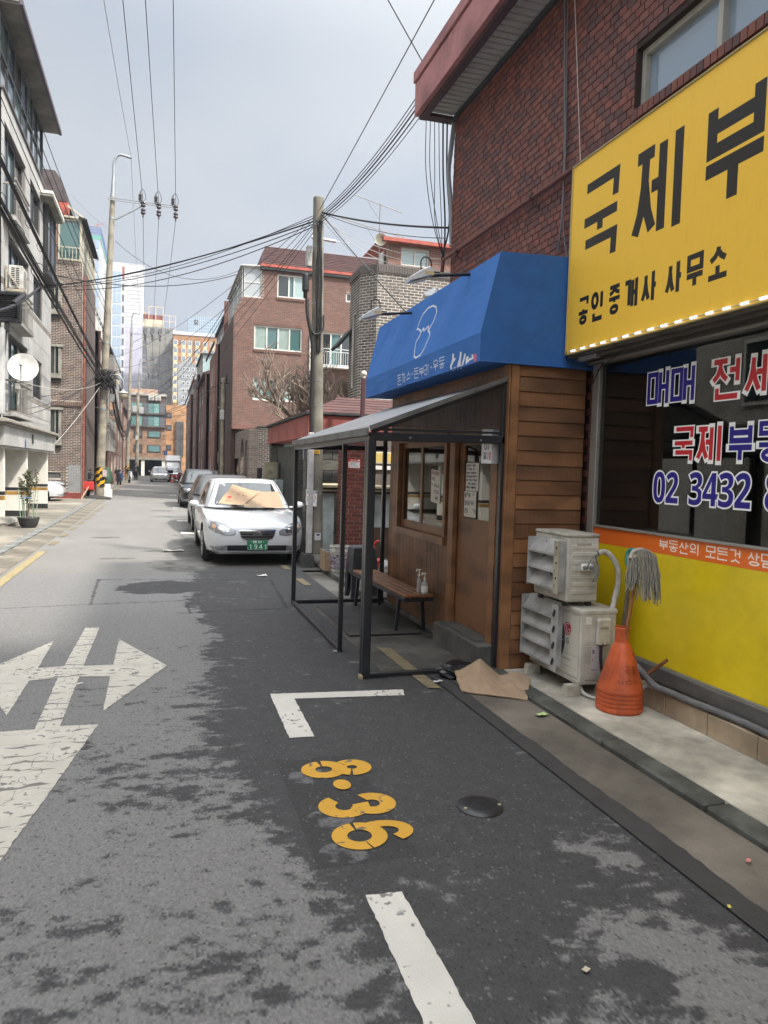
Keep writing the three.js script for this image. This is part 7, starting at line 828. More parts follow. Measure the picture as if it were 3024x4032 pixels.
// ---------------------------------------------------------------- left side houses
const stone = mat([0.42, 0.415, 0.40], { r: 0.85, t: 'mottle', s: 0.4 }), stone2 = mat([0.38, 0.37, 0.35], { r: 0.85, t: 'mottle', s: 0.4 }), stoneBand = mat([0.27, 0.24, 0.205], { r: 0.85, t: 'stain', s: 0.6 }), cream = mat([0.76, 0.735, 0.67], { r: 0.85, t: 'mottle', s: 0.35 });
const railM = mat([0.30, 0.28, 0.25], { r: 0.5, m: 0.3 });
{
  const t = thing('stone_house', 'tall grey stone-clad apartment house with railed balconies on the left', 'house', [-3.65, 0, -20]), x = -3.65, zn = -19.85, zf = -28.15, F = FR(x, 0, zn), U = (z) => zn - z, top = 10.35;
  const win1 = [[-24.35, -26.15, 3.55, 4.72], [-24.4, -26.25, 6.05, 7.16], [-23.8, -25.75, 8.55, 9.72]], big = [[-20.6, -23.55, 2.78, 4.8], [-20.6, -23.65, 5.15, 7.2], [-20.1, -23.05, 7.5, 9.72]], holes = win1.concat(big).map(([a, b, y0, y1]) => [U(a), y0, U(b), y1]);
  // slab-clad wall: panels with open joints, left out at the windows
  const w = part(t, 'wall', wallGeo(FR(x - 0.03, 0, zn), zn - zf, top, holes.map((h) => h), 0.25, [[0, 2.45], [zn - zf, 2.45], [zn - zf, top], [0, top]]), mat([0.2, 0.19, 0.17], { r: 0.9 })), r = rng(61), sm = [[0.42, 0.415, 0.40], [0.44, 0.43, 0.41], [0.395, 0.39, 0.375]].map((c) => mat(c, { r: 0.8, t: 'mottle', s: 0.35 }));
  const ys = [2.46, 2.95, 3.36, 3.5, 4.35, 5.2, 5.84, 5.98, 6.8, 7.6, 8.4, 9.2, 9.95, top]; for (let j = 0; j + 1 < ys.length; j++) for (let u = 0; u < zn - zf - 0.05; u += 0.92) { let segs = [[u, Math.min(u + 0.92, zn - zf)]]; let yy = [[ys[j], ys[j + 1]]]; const g = []; const cell = (a, b, c, d) => { for (const h of holes) if (a < h[2] - 1e-3 && b > h[0] + 1e-3 && c < h[3] - 1e-3 && d > h[1] + 1e-3) { if (a < h[0]) cell(a, h[0], c, d); if (b > h[2]) cell(h[2], b, c, d); const a2 = Math.max(a, h[0]), b2 = Math.min(b, h[2]); if (c < h[1]) cell(a2, b2, c, h[1]); if (d > h[3]) cell(a2, b2, h[3], d); return; } if (b - a > 0.03 && d - c > 0.03) g.push(rect(F, a + 0.006, c + 0.006, b - 0.006, d - 0.006, -0.028, 0)); }; cell(segs[0][0], segs[0][1], yy[0][0], yy[0][1]); const band = (ys[j + 1] - ys[j]) < 0.2; if (g.length) part(w, 'stone_panel', band ? g : g, band ? stoneBand : sm[r() * 3 | 0]); }
  part(t, 'wall', [box(-12, 2.45, zn - 0.25, x - 0.03, top, zn), box(-12, 2.45, zf, x - 0.03, top, zf + 0.25), box(-12, 2.45, zf, -11.8, top, zn)], stone2); part(t, 'interior', box(-9, 2.5, zf + 0.3, x - 1.2, top - 0.1, zn - 0.3), mat([0.05, 0.055, 0.055], { r: 0.9 }));
  part(t, 'parapet', [rbox(x - 0.1, top, zf, x + 0.05, top + 0.07, zn + 0.04, 0.01)], mat([0.12, 0.105, 0.115], { r: 0.6, t: 'mottle', s: 1 }));
  for (const [a, b, y0, y1] of win1) win(t, F, U(a), y0, U(b), y1, { n: 2, fw: 0.07, rec: 0.06, fm: darkFrame, gm: [glassBlue, glassDark] }); for (const [a, b, y0, y1] of big) win(t, F, U(a), y0, U(b), y1, { n: 3, fw: 0.08, rec: 0.1, fm: darkFrame, gm: [glassSky, glassTeal, glassDark] });
  [[-19.95, -22.3, 2.74, 3.55], [-20.3, -22.45, 5.05, 5.76], [-19.9, -21.85, 7.4, 8.2]].forEach(([a, b, y0, y1]) => { const g = [], xo = -3.38; for (let z = a; z > b; z -= 0.16) g.push(bar([xo, y0 + 0.05, z], [xo, y1, z], 0.012)); for (let q = xo; q > x; q -= 0.12) g.push(bar([q, y0 + 0.05, b], [q, y1, b], 0.012), bar([q, y0 + 0.05, a], [q, y1, a], 0.012)); for (const y of [y0 + 0.05, y1]) g.push(bar([xo, y, a], [xo, y, b], 0.045), bar([xo, y, b], [x, y, b], 0.045), bar([xo, y, a], [x, y, a], 0.045)); g.push(bar([xo, y1 + 0.13, a], [xo, y1 + 0.13, b], 0.05), bar([xo, y1 + 0.13, b], [x, y1 + 0.13, b], 0.05)); const br = part(t, 'balcony_rail', g, railM); part(t, 'balcony_slab', rbox(x, y0 - 0.06, b - 0.03, xo + 0.03, y0 + 0.03, a + 0.03, 0.01), stone2); });
  // dark glazed top floor under a wide eave
  const PF = FR(x - 0.06, top + 0.07, zn - 0.05); win(t, PF, 0, 0, 6.7, 1.85, { n: 7, rows: 2, fw: 0.07, rec: 0, fm: darkFrame, gm: [glassDark, glassSky, glassTeal, glassBlue], name: 'top_floor_window' }); part(t, 'top_floor_wall', [box(-11, top, -26.7, x - 0.2, 12.3, -26.55), box(-11, top, -20, x - 0.2, 12.3, -19.9)], darkFrame);
  part(t, 'eave', [prism([[-12, 12.3], [-3.26, 12.3], [-3.22, 12.4], [-12, 13.6]], 7.15, M4().setPosition(0, 0, -26.95))], mat([0.2, 0.195, 0.18], { r: 0.8, t: 'stain', s: 0.6 })); part(t, 'eave_edge', [rbox(-3.28, 12.28, -26.98, -3.2, 12.42, -19.75, 0.01)], mat([0.09, 0.075, 0.095], { r: 0.6 })); part(t, 'eave_trim', box(-6, 12.36, -19.79, -3.3, 12.46, -19.74), cream);
  // projecting glazed bay at the far corner
  const bF = FR(-3.5, 7.7, -26.2); win(t, bF, 0, 0, 1.9, 2.1, { n: 2, fw: 0.06, rec: 0, fm: darkFrame, gm: [glassDark, glassSky] }); const bF2 = FZ(-3.64, 7.7, -26.19); win(t, bF2, 0, 0, 0.14, 2.1, { n: 1, fw: 0.03, rec: 0, fm: darkFrame, gm: glassDark }); part(t, 'bay_canopy', [rbox(-3.66, 9.82, -28.3, -3.28, 9.9, -25.5, 0.01)], mat([0.34, 0.34, 0.30], { r: 0.8, t: 'stain', s: 1 })); part(t, 'bay_canopy_edge', [box(-3.68, 9.9, -28.32, -3.26, 9.99, -25.48)], cream); part(t, 'bay_floor', box(-3.66, 7.6, -28.15, -3.46, 7.7, -26.2), darkFrame);
  // open ground floor: fascia band, cornice, painted cross walls
  const bd = part(t, 'fascia_band', box(-3.9, 1.95, zf + 0.7, -3.5, 2.43, -19.05), stone2); for (let z = -19.05; z > -27.3; z -= 0.62) part(bd, 'stone_panel', rbox(-3.5, 1.955, z - 0.612, -3.455, 2.425, z, 0.004), sm[r() * 3 | 0]); part(bd, 'stone_panel', rbox(-3.9, 1.955, -19.05, -3.46, 2.425, -19.01, 0.004), sm[1]);
  part(t, 'cornice', [rbox(-4, 2.43, -27.6, -3.38, 2.48, -18.75, 0.01), rbox(-4, 2.48, -27.65, -3.3, 2.55, -18.65, 0.015), rbox(-4, 2.55, -27.6, -3.36, 2.58, -18.7, 0.01)], mat([0.30, 0.28, 0.24], { r: 0.85, t: 'stain', s: 0.8 }));
  part(t, 'soffit', box(-12, 1.9, zf, -3.5, 1.95, -19.05), stone2); const black2 = mat([0.02, 0.021, 0.024], { r: 0.7, t: 'mottle', s: 1 }), och = mat([0.48, 0.27, 0.06], { r: 0.8, t: 'stain', s: 1 });
  for (const z of [-19.85, -23.1, -27.1]) { const cw = part(t, 'cross_wall', box(-9, 0, z - 0.2, -3.62, 1.95, z), cream); part(cw, 'paint_stripe', [box(-9, 0.76, z - 0.203, -3.617, 0.85, z + 0.003)], black2); part(cw, 'paint_stripe', [box(-9, 0.64, z - 0.203, -3.617, 0.74, z + 0.003)], och); part(cw, 'skirting', box(-9, 0.03, z - 0.204, -3.614, 0.19, z + 0.004), black2); }
  part(t, 'back_wall', box(-9.2, 0, zf, -9, 1.95, zn), cream); part(t, 'wall_lamp', rbox(-3.455, 2.1, -23.1, -3.43, 2.36, -22.9, 0.01), mat([0.04, 0.055, 0.04], { r: 0.4 })); part(t, 'address_plate', prism([[-0.07, 0], [0.07, 0], [0.07, 0.16], [0, 0.23], [-0.07, 0.16]], 0.012, M4().makeRotationY(PI / 2).setPosition(-3.455, 1.96, -21.85)), mat([0.06, 0.085, 0.25], { r: 0.5 }));
}
{ // air conditioner on the balcony bracket
  const t = thing('air_conditioner', 'white outdoor air conditioner on a wall bracket of the grey stone house', 'air conditioner', [-3.4, 5.75, -20.2]); part(t, 'body', rbox(-3.56, 5.78, -20.75, -3.24, 6.34, -20.1, 0.015), acM); const g = []; for (let j = 0; j < 10; j++) for (const s of [0, 1]) g.push(rbox(-3.5 + s * 0.1, 5.86 + j * 0.044, -20.101, -3.42 + s * 0.1, 5.885 + j * 0.044, -20.094, 0.003)); part(t, 'side_grille', g, fanM); part(t, 'fan_well', cyl([-3.242, 6.06, -20.4], [-3.236, 6.06, -20.4], 0.22, 0.22, 28), mat([0.22, 0.21, 0.19], { r: 0.7 })); part(t, 'badge', cyl([-3.238, 6.16, -20.68], [-3.234, 6.16, -20.68], 0.03), mat([0.4, 0.05, 0.1], { r: 0.5 }));
  part(t, 'bracket', [bar([-3.6, 6.2, -20.06], [-3.28, 5.74, -20.06], 0.035), bar([-3.62, 5.74, -20.06], [-3.22, 5.74, -20.06], 0.04), bar([-3.6, 5.74, -20.06], [-3.6, 6.3, -20.06], 0.04), bar([-3.62, 5.74, -20.75], [-3.22, 5.74, -20.75], 0.04), rbox(-3.62, 5.7, -20.78, -3.22, 5.725, -20.04, 0.005)], mat([0.5, 0.45, 0.36], { r: 0.7, t: 'stain', s: 2 }));
}
{ const t = thing('satellite_dish', 'big white satellite dish on the lowest balcony of the stone house', 'dish', [-3.15, 3.4, -19.6]), d = V(0.1, 0.18, 1).normalize(); const g = lathe([[0, 0], [0.1, 0.006], [0.2, 0.028], [0.3, 0.064], [0.335, 0.08], [0.34, 0.078]], [0, 0, 0], 40); g.applyQuaternion(new THREE.Quaternion().setFromUnitVectors(V(0, 1, 0), d)).translate(-3.16, 3.83, -19.7); part(t, 'dish', g, mat([0.74, 0.73, 0.69], { r: 0.5, t: 'mottle', s: 1 })); part(t, 'receiver_arm', [cyl([-3.2, 3.5, -19.62], [-3.16, 3.84, -19.35], 0.014), ball([-3.16, 3.86, -19.33], 0.035)], galv); part(t, 'mount', [tube([[-3.38, 3.25, -19.9], [-3.3, 3.42, -19.72], [-3.15, 3.55, -19.7]], 0.02, 12, 6), cyl([-3.28, 2.95, -19.68], [-3.24, 3.42, -19.68], 0.016), rbox(-3.34, 3.3, -19.74, -3.22, 3.46, -19.6, 0.02)], mat([0.45, 0.45, 0.42], { r: 0.6, t: 'stain', s: 3 })); }
{ const t = thing('louvred_sign', 'black slatted sign box cropped by the left edge of the picture', 'sign', [-3.3, 4.7, -18.7]); part(t, 'frame', [rbox(-4.2, 4.72, -18.8, -3.05, 4.79, -18.6, 0.01), rbox(-4.2, 5.32, -18.8, -3.05, 5.39, -18.6, 0.01), rbox(-3.12, 4.79, -18.8, -3.05, 5.32, -18.6, 0.01)], black); for (let y = 4.8; y < 5.3; y += 0.042) part(t, 'slat', new THREE.BoxGeometry(1.05, 0.006, 0.045).rotateX(0.6).translate(-3.66, y + 0.02, -18.64), mat([0.03, 0.03, 0.031], { r: 0.5, t: 'mottle', s: 3 })); part(t, 'back', box(-4.2, 4.78, -18.76, -3.1, 5.33, -18.7), black); part(t, 'hanger', [bar([-3.34, 4.72, -18.7], [-3.34, 4.5, -18.7], 0.1), bar([-3.36, 4.5, -18.7], [-3.4, 3.95, -18.7], 0.05)], mat([0.04, 0.04, 0.04], { r: 0.6 })); }
solo('white_sign_board', 'white upright sign board edge at the far left of the picture', 'sign', rbox(-3.9, 2.62, -18.35, -3.31, 4.5, -18.1, 0.01), mat([0.62, 0.63, 0.63], { r: 0.5, t: 'stain', s: 0.6 }));
solo('rock', 'pale rough rock by the white cross wall at the left edge', 'rock', (() => { const g = new THREE.IcosahedronGeometry(0.24, 3), p = g.attributes.position; for (let i = 0; i < p.count; i++) { const k = 0.75 + 0.5 * fbm(p.getX(i) * 7 + 3, p.getY(i) * 7 + p.getZ(i) * 5 + 3, 3); p.setXYZ(i, p.getX(i) * k * 1.2, p.getY(i) * k * 0.6, p.getZ(i) * k); } g.computeVertexNormals(); return g.translate(-3.55, 0.1, -19.75); })(), mat([0.5, 0.48, 0.43], { r: 0.95, t: 'stain', s: 3 }));
{ const t = thing('neighbour_house', 'pale house outside the frame on the near left', 'building', [-4.35, 0, 10]), nm = mat([0.40, 0.38, 0.34], { r: 0.9, t: 'stain', s: 0.4 }); part(t, 'wall', box(-12, 0, -17, -4.35, 7.5, 10), nm); part(t, 'roof', box(-12.2, 7.5, -17.2, -4.2, 7.8, 10.2), nm); for (const y of [3.1, 5.6]) for (let z = -15.5; z < 8; z += 3.4) { const f = part(t, 'window', box(-4.36, y, z, -4.3, y + 1.3, z + 1.8), whiteFrame); part(f, 'pane', box(-4.31, y + 0.08, z + 0.08, -4.285, y + 1.22, z + 1.72), glassDark); } for (let z = -15; z < 8; z += 4.6) part(t, 'shutter', box(-4.36, 0, z, -4.31, 2.3, z + 2.6), [mat([0.12, 0.13, 0.14], { r: 0.6 }), stone2][(z * 3 | 0) & 1]); part(t, 'stripe', box(-4.36, 2.45, -17, -4.3, 2.75, 10), mat([0.1, 0.09, 0.08], { r: 0.8 })); }
{ // pot plant with canes
  const t = thing('potted_plant', 'tall thin shrub tied to canes in a dark round pot on the left footway', 'plant', [-2.96, 0, -19.2]); t.userData.local = 1; const r = rng(71);
  part(t, 'pot', lathe([[0, 0.02], [0.14, 0.02], [0.15, 0.03], [0.2, 0.1], [0.235, 0.24], [0.245, 0.25], [0.245, 0.275], [0.225, 0.275], [0.2, 0.2], [0, 0.2]], [0, 0, 0], 30), mat([0.05, 0.052, 0.055], { r: 0.6, t: 'stain', s: 2 })); part(t, 'soil', cyl([0, 0.2, 0], [0, 0.235, 0], 0.22), mat([0.06, 0.05, 0.04], { r: 0.95 }));
  const cane = mat([0.30, 0.42, 0.30], { r: 0.6 }), st = [], lv = [[], [], []]; for (const [x, z] of [[-0.16, 0.08], [-0.05, 0.15], [0.1, 0.12], [0.16, 0.0], [-0.13, -0.08]]) part(t, 'cane', cyl([x, 0.22, z], [x * 1.3, 0.75 + r() * 0.25, z * 1.2], 0.008), cane);
  for (let s = 0; s < 11; s++) { const a = r() * 6.28, x = Math.cos(a) * 0.13 * r(), z = Math.sin(a) * 0.13, h = 1.05 + r() * 0.4, lean = (r() - 0.5) * 0.22, p = []; for (let i = 0; i <= 6; i++) { const q = i / 6; p.push([x + lean * q + (r() - 0.5) * 0.03, 0.22 + (h - 0.22) * q, z * (1 + 0.3 * q) + (r() - 0.5) * 0.03]); } st.push(tube(p, 0.006, 14, 5)); for (let l = 0; l < 44; l++) { const q = 0.3 + 0.7 * Math.sqrt(r()), i = Math.min(5, q * 6 | 0), c = p[i], d = p[i + 1], k = q * 6 - i, g = new THREE.CircleGeometry(0.026 + r() * 0.014, 5); g.scale(0.62, 1, 1).rotateX(r() * 3).rotateY(r() * 6.28).rotateZ(r() * 2); g.translate(mix(c[0], d[0], k) + (r() - 0.5) * 0.11, mix(c[1], d[1], k) + (r() - 0.5) * 0.05, mix(c[2], d[2], k) + (r() - 0.5) * 0.11); lv[r() < 0.12 ? 2 : r() < 0.5 ? 0 : 1].push(g); } }
  part(t, 'stem', st, mat([0.13, 0.1, 0.065], { r: 0.9 })); [[0.075, 0.11, 0.035], [0.11, 0.135, 0.055], [0.24, 0.16, 0.05]].forEach((c, i) => { const m = new THREE.MeshPhysicalMaterial({ roughness: 0.8, transmission: 0.3, thickness: 0, side: THREE.DoubleSide }); m.color.setRGB(...c); part(t, 'foliage', lv[i], m); }); part(t, 'tie', tube([[-0.17, 0.72, 0.1], [0, 0.74, 0.17], [0.1, 0.73, 0.14]], 0.012, 12, 5), mat([0.06, 0.2, 0.4], { r: 0.6 }));
}
{ // dark brick house
  const t = thing('dark_brick_house', 'dark brown brick house with pale joints and a glazed roof room beside the striped pole', 'house', [-3.3, 0, -34.8]), x1 = -3.28, z = -34.8, x0 = -8.3, F = FZ(x0, 0, z), W = x1 - x0, X = (x) => x - x0, mo = mat([0.60, 0.55, 0.48], { r: 0.95, t: 'stain', s: 0.8 });
  const hs = [[X(-4.95), 7.98, X(-4.12), 9.2], [X(-4.95), 5.28, X(-4.1), 6.52], [X(-4.95), 2.42, X(-4.08), 3.84]], meter = [X(-4.75), 0.9, X(-4.1), 1.16];
  const o = { tones: DARKB, mortar: mo, mj: 0.016, bh: 0.054, proud: 0.004 }; const w = bricks(t, F, W, 10.2, { ...o, holes: hs.concat([meter]), th: 0.3, seed: 81, n: 300, inside: (u, v) => u > X(-5.4) && v > 0.3 && !(u > X(-3.83) && v < 1.5) && Math.abs(v - 4.14) > 0.1 });
  const gb = [], q = rng(8), gm = mat([0.24, 0.245, 0.25], { r: 0.85, t: 'mottle', s: 1 }); for (let row = 0, v = 0.32; v < 1.46; v += 0.07, row++) for (let u = X(-3.83) - (row % 2) * 0.1; u < W; u += 0.203) part(w, 'painted_brick', rect(F, Math.max(u, X(-3.83)), v, Math.min(u + 0.19, W), v + 0.057, -0.01, 0.006), gm);
  const so = []; for (let u = X(-5.2); u < W - 0.04; u += 0.078) so.push(rect(F, u, 4.05, u + 0.062, 4.23, -0.01, 0.02)); part(w, 'soldier_course', so, mat([0.2, 0.125, 0.1], { r: 0.9, t: 'mottle', s: 1 }), { kind: 'stuff' }); part(t, 'overhang', box(-5.4, 4.0, z, x1, 4.045, z + 0.05), mat([0.05, 0.035, 0.03], { r: 0.9 }));
  const frm = mat([0.34, 0.325, 0.275], { r: 0.7, t: 'stain', s: 1.2 }); for (const h of hs) { const bx = (a, b, c, d, n0, n1) => rect(F, a, b, c, d, n0, n1); const f = part(t, 'bay_window', [bx(h[2] - 0.1, h[1], h[2], h[3], -0.05, 0.16), bx(h[0], h[1] + 0.0, h[0] + 0.1, h[3], -0.05, 0.16), bx(h[0] - 0.05, h[3], h[2] + 0.08, h[3] + 0.1, -0.05, 0.22), bx(h[0] - 0.02, h[1] - 0.09, h[2] + 0.03, h[1], -0.05, 0.18), bx(h[2] - 0.26, h[1], h[2] - 0.22, h[3], -0.05, 0.14), bx(h[0] + 0.1, h[1], h[2] - 0.1, h[1] + 0.12, -0.05, 0.13)], frm); part(f, 'pane', bx(h[0] + 0.1, h[1] + 0.12, h[2] - 0.26, h[3], 0.08, 0.1), mat([0.05, 0.06, 0.055], { r: 0.15, t: 'ribs', s: 2, coat: 1 })); part(f, 'pane', bx(h[2] - 0.22, h[1] + 0.12, h[2] - 0.1, h[3], 0.08, 0.1), glassDark); part(f, 'corbel', bx(h[0], h[1] - 0.25, h[2], h[1] - 0.1, -0.02, 0.1), mat([0.045, 0.035, 0.03], { r: 0.9 })); }
  const mb = []; for (let u = meter[0]; u < meter[2]; u += 0.08) mb.push(rect(F, u, 0.9, u + 0.02, 1.16, -0.08, -0.05)); part(t, 'meter_window', [rect(F, meter[0], 0.9, meter[2], 1.16, -0.14, -0.12)], mat([0.09, 0.09, 0.09], { r: 0.6 })); part(t, 'window_bars', mb, mat([0.3, 0.3, 0.28], { r: 0.6 }));
  part(t, 'base_course', box(x0, 0, z, x1, 0.29, z + 0.012), mat([0.26, 0.05, 0.04], { r: 0.8, t: 'stain', s: 1.5 })); part(t, 'street_wall', box(-3.55, 0, -41.6, x1 - 0.002, 10.2, z - 0.3), brickFar([0.18, 0.155, 0.145])); part(t, 'wall', [box(x0, 0, -41.6, -3.6, 10.2, -41.4), box(x0, 10.0, -41.4, -3.6, 10.2, -35)], stone2);
  part(t, 'drain_pipe', [cyl([-3.2, 0.1, z + 0.03], [-3.18, 9.6, z + 0.03], 0.055, 0.055, 12), ...[1.4, 3.0, 5.2, 7.4].map((y) => cyl([-3.2, y, z + 0.03], [-3.2, y + 0.06, z + 0.03], 0.068))], mat([0.30, 0.085, 0.055], { r: 0.7, t: 'stain', s: 1.5 }));
  const RF = FZ(-4.25, 10.22, z + 0.02), rm = mat([0.46, 0.42, 0.32], { r: 0.6, t: 'mottle', s: 1 }); win(t, RF, 0, 0, 0.92, 1.75, { n: 1, rows: 1, fw: 0.07, rec: 0, fm: rm, gm: mat([0.06, 0.12, 0.115], { r: 0.1, coat: 1 }), name: 'roof_room_window' }); const R2 = FR(-3.3, 10.2, z); win(t, R2, 0, 0, 6.4, 1.6, { n: 6, fw: 0.07, rec: 0, fm: rm, gm: [glassBlue, glassTeal], name: 'roof_room_window' }); const rr = []; for (let x = -4.22; x < -3.35; x += 0.14) rr.push(bar([x, 10.25, z + 0.12], [x, 10.75, z + 0.12], 0.025)); rr.push(bar([-4.25, 10.75, z + 0.12], [-3.32, 10.75, z + 0.12], 0.04), bar([-4.25, 10.25, z + 0.12], [-3.32, 10.25, z + 0.12], 0.04)); part(t, 'railing', rr, rm); part(t, 'stored_unit', [rbox(-4.1, 11.0, z - 0.5, -3.75, 11.35, z - 0.15, 0.02), rbox(-4.0, 10.3, z - 0.5, -3.6, 10.8, z - 0.15, 0.02)], mat([0.35, 0.42, 0.38], { r: 0.5 }));
  part(t, 'roof_sheet', [prism([[-3.42, 12.0], [-3.1, 11.94], [-3.1, 12.0], [-3.42, 12.08]], 6.4, M4().setPosition(0, 0, -41))], roofDark); part(t, 'roof_room_beam', [bar([-4.3, 12.05, z + 0.05], [-3.25, 12.02, z + 0.05], 0.09), bar([-3.9, 12.5, z + 0.05], [-3.25, 12.05, z + 0.05], 0.08)], rm); part(t, 'wall_top', [box(-4.8, 10.2, z - 0.25, -4.27, 12.1, z)], mat([0.3, 0.2, 0.16], { r: 0.9, t: 'brick', s: 0.95 }));
  part(t, 'red_fascia', [rbox(-6.5, 12.12, -35.3, -3.86, 12.68, z - 0.1, 0.02)], redTrim); part(t, 'mansard_roof', [prism([[-7.5, 12.7], [-3.88, 12.7], [-4.15, 13.6], [-4.4, 13.95], [-7.5, 13.98]], 6.5, M4().setPosition(0, 0, -41.4))], mat([0.105, 0.085, 0.085], { r: 0.9, t: 'stain', s: 0.8 }));
}
// further houses down the left side
const SKIN = { bk: brickFar([0.27, 0.19, 0.155]), rd: brickFar([0.40, 0.24, 0.19]), gy: mat([0.33, 0.32, 0.30], { r: 0.9, t: 'stain', s: 0.4 }) };
function rowHouse(label, x, z0, z1, H, side, o = {}) {       // street face on x, from z0 (near) to z1 (far)
  const t = thing('row_house', label, 'house', [x, 0, z0], o.group), s = side, sk = o.skin || SKIN.bk, dx = 6 * s, F = s < 0 ? FR(x, 0, z0) : FL(x, 0, z1), L = z0 - z1, r = rng(o.seed || 1), holes = [], wins = [];
  const fl = Math.max(2, Math.round(H / 2.7)); for (let f = 0; f < fl; f++) for (let k = 0; k < Math.max(1, L / 4 | 0); k++) { const u = (k + 0.5) * L / Math.max(1, L / 4 | 0) + (r() - 0.5) * 0.6, v = 1.0 + f * H / fl; const h = [u - 0.7, v, u + 0.7, Math.min(v + 1.3, H - 0.3)]; holes.push(h); }
  part(t, 'wall', [wallGeo(F, L, H, holes, 0.2)], sk); holes.forEach((h) => win(t, F, ...h, { n: 2, fw: 0.07, rec: 0.03, dep: 0.08, fm: o.fm || whiteFrame, gm: [glassDark, glassTeal] }));
  const FF = s < 0 ? FZ(x - 6, 0, z0) : FZ(x, 0, z0), fh = (o.front || []).map((h) => s < 0 ? [6 - h[2], h[1], 6 - h[0], h[3]] : h); part(t, 'end_wall', wallGeo(FF, 6, H, fh, 0.2), o.endSkin || sk); fh.forEach((h) => win(t, FF, ...h, { n: 2, fw: 0.06, rec: 0.04, fm: whiteFrame, gm: [glassPale, glassTeal], sill: whiteFrame }));
  part(t, 'back_wall', [box(x + dx, 0, z1, x + dx + 0.2 * s, H, z0), box(Math.min(x, x + dx), 0, z1, Math.max(x, x + dx), H, z1 + 0.2), box(Math.min(x + 0.3 * s, x + dx), H - 0.3, z1 + 0.2, Math.max(x + 0.3 * s, x + dx), H - 0.1, z0 - 0.3)], sk);
  if (o.room) { const [ra, rb, rh] = o.room, W2 = rb - ra; const RZ = s < 0 ? FZ(x - rb, H, z0 - 0.1) : FZ(x + ra, H, z0 - 0.1); win(t, RZ, 0, 0, W2, rh, { n: 1, fw: 0.06, rec: 0, fm: whiteFrame, gm: o.roomG || glassPale, name: 'roof_room_window' }); const RS = s < 0 ? FR(x - ra, H, z0 - 0.1) : FL(x + ra, H, z1); win(t, RS, 0, 0, L - 0.1, rh * 0.95, { n: Math.max(2, L / 1.3 | 0), fw: 0.06, rec: 0, fm: whiteFrame, gm: glassBlue, name: 'roof_room_window' }); part(t, 'roof_room_top', box(x + s * ra - 0.15, H + rh, z1, x + s * rb + 0.15, H + rh + 0.09, z0 + 0.1), roofDark); }
  const e = o.over ?? 0.25; part(t, 'roof', prism(s < 0 ? [[-6, H], [e, H], [e, H + 0.12], [-2.2, H + (o.rise ?? 1.3)], [-6, H + (o.rise ?? 1.3)]] : [[6, H], [-e, H], [-e, H + 0.12], [2.2, H + (o.rise ?? 1.3)], [6, H + (o.rise ?? 1.3)]], L, M4().setPosition(x + (o.room ? s * (o.room[1] + 0.4) : 0), 0, z1)), o.roof || roofM); part(t, 'eave_edge', box(x - s * e - 0.03, H - 0.06, z1, x - s * e + 0.03, H + 0.14, z0 + 0.05), o.edge || roofDark);
  part(t, 'drain_pipe', cyl([x - s * 0.08, 0, z0 - 0.1], [x - s * 0.08, H, z0 - 0.1], 0.06, 0.06, 8), mat([0.09, 0.04, 0.035], { r: 0.7 })); if (o.bay) { const [a, b, y0, y1, d] = o.bay; part(t, 'bay', box(x, y0, b, x - s * d, y1, a), SKIN.gy); part(t, 'bay_window', box(x - s * d, y1 - 1.4, b + 0.4, x - s * (d + 0.02), y1 - 0.4, a - 0.4), glassDark); }
  return t;
}
rowHouse('brick house with a grey projecting bay just past the striped pole', -3.2, -42.3, -51, 8.6, -1, { seed: 3, room: [0.2, 1.4, 1.5], front: [[0.3, 5.6, 1.1, 7]], bay: [-43.5, -50, 2.3, 5.6, 0.5], roof: roofDark });
rowHouse('second brown brick house past the striped pole with a dark roof edge', -3.45, -53, -66, 9.2, -1, { seed: 5, roof: roofDark, bay: [-54, -62, 5.8, 9.0, 0.35], skin: SKIN.rd }); rowHouse('third brown brick house along the left side beside the second lamp pole', -3.75, -67, -82, 8.4, -1, { seed: 7, skin: SKIN.bk }); rowHouse('farthest brick house on the left before the end of the street', -3.9, -84, -106, 7.6, -1, { seed: 9, skin: SKIN.rd });
// houses beyond the red-brown one on the right
rowHouse('brick house with a grey roof room directly beyond the red-brown house', 3.3, -46, -54, 9.0, 1, { seed: 11, room: [0.45, 1.35, 1.7], front: [[0.1, 5.2, 0.5, 6.2]], roof: roofDark, skin: SKIN.rd, endSkin: brickFar([0.36, 0.22, 0.18]), roomG: mat([0.3, 0.3, 0.29], { r: 0.2, coat: 1 }) });
rowHouse('dark brick house with a white-framed roof room and green roof down the right side', 3.35, -72, -82, 10.2, 1, { seed: 13, room: [0.35, 1.3, 1.9], front: [[0.75, 8.2, 1.15, 9.6], [0.75, 5.2, 1.15, 6.6], [0.75, 1.4, 1.15, 3.0]], roof: mat([0.05, 0.09, 0.05], { r: 0.8, t: 'stain', s: 1 }), edge: redTrim, endSkin: brickFar([0.27, 0.19, 0.16]) }); rowHouse('brick house with a maroon roof edge third along the right side', 3.35, -58, -70, 8.6, 1, { seed: 15, skin: brickFar([0.22, 0.15, 0.13]), rise: 1.0 }); rowHouse('farthest brick house on the right with a small roof room', 3.3, -86, -102, 9.6, 1, { seed: 17, room: [0.3, 1.3, 1.6], endSkin: SKIN.rd });
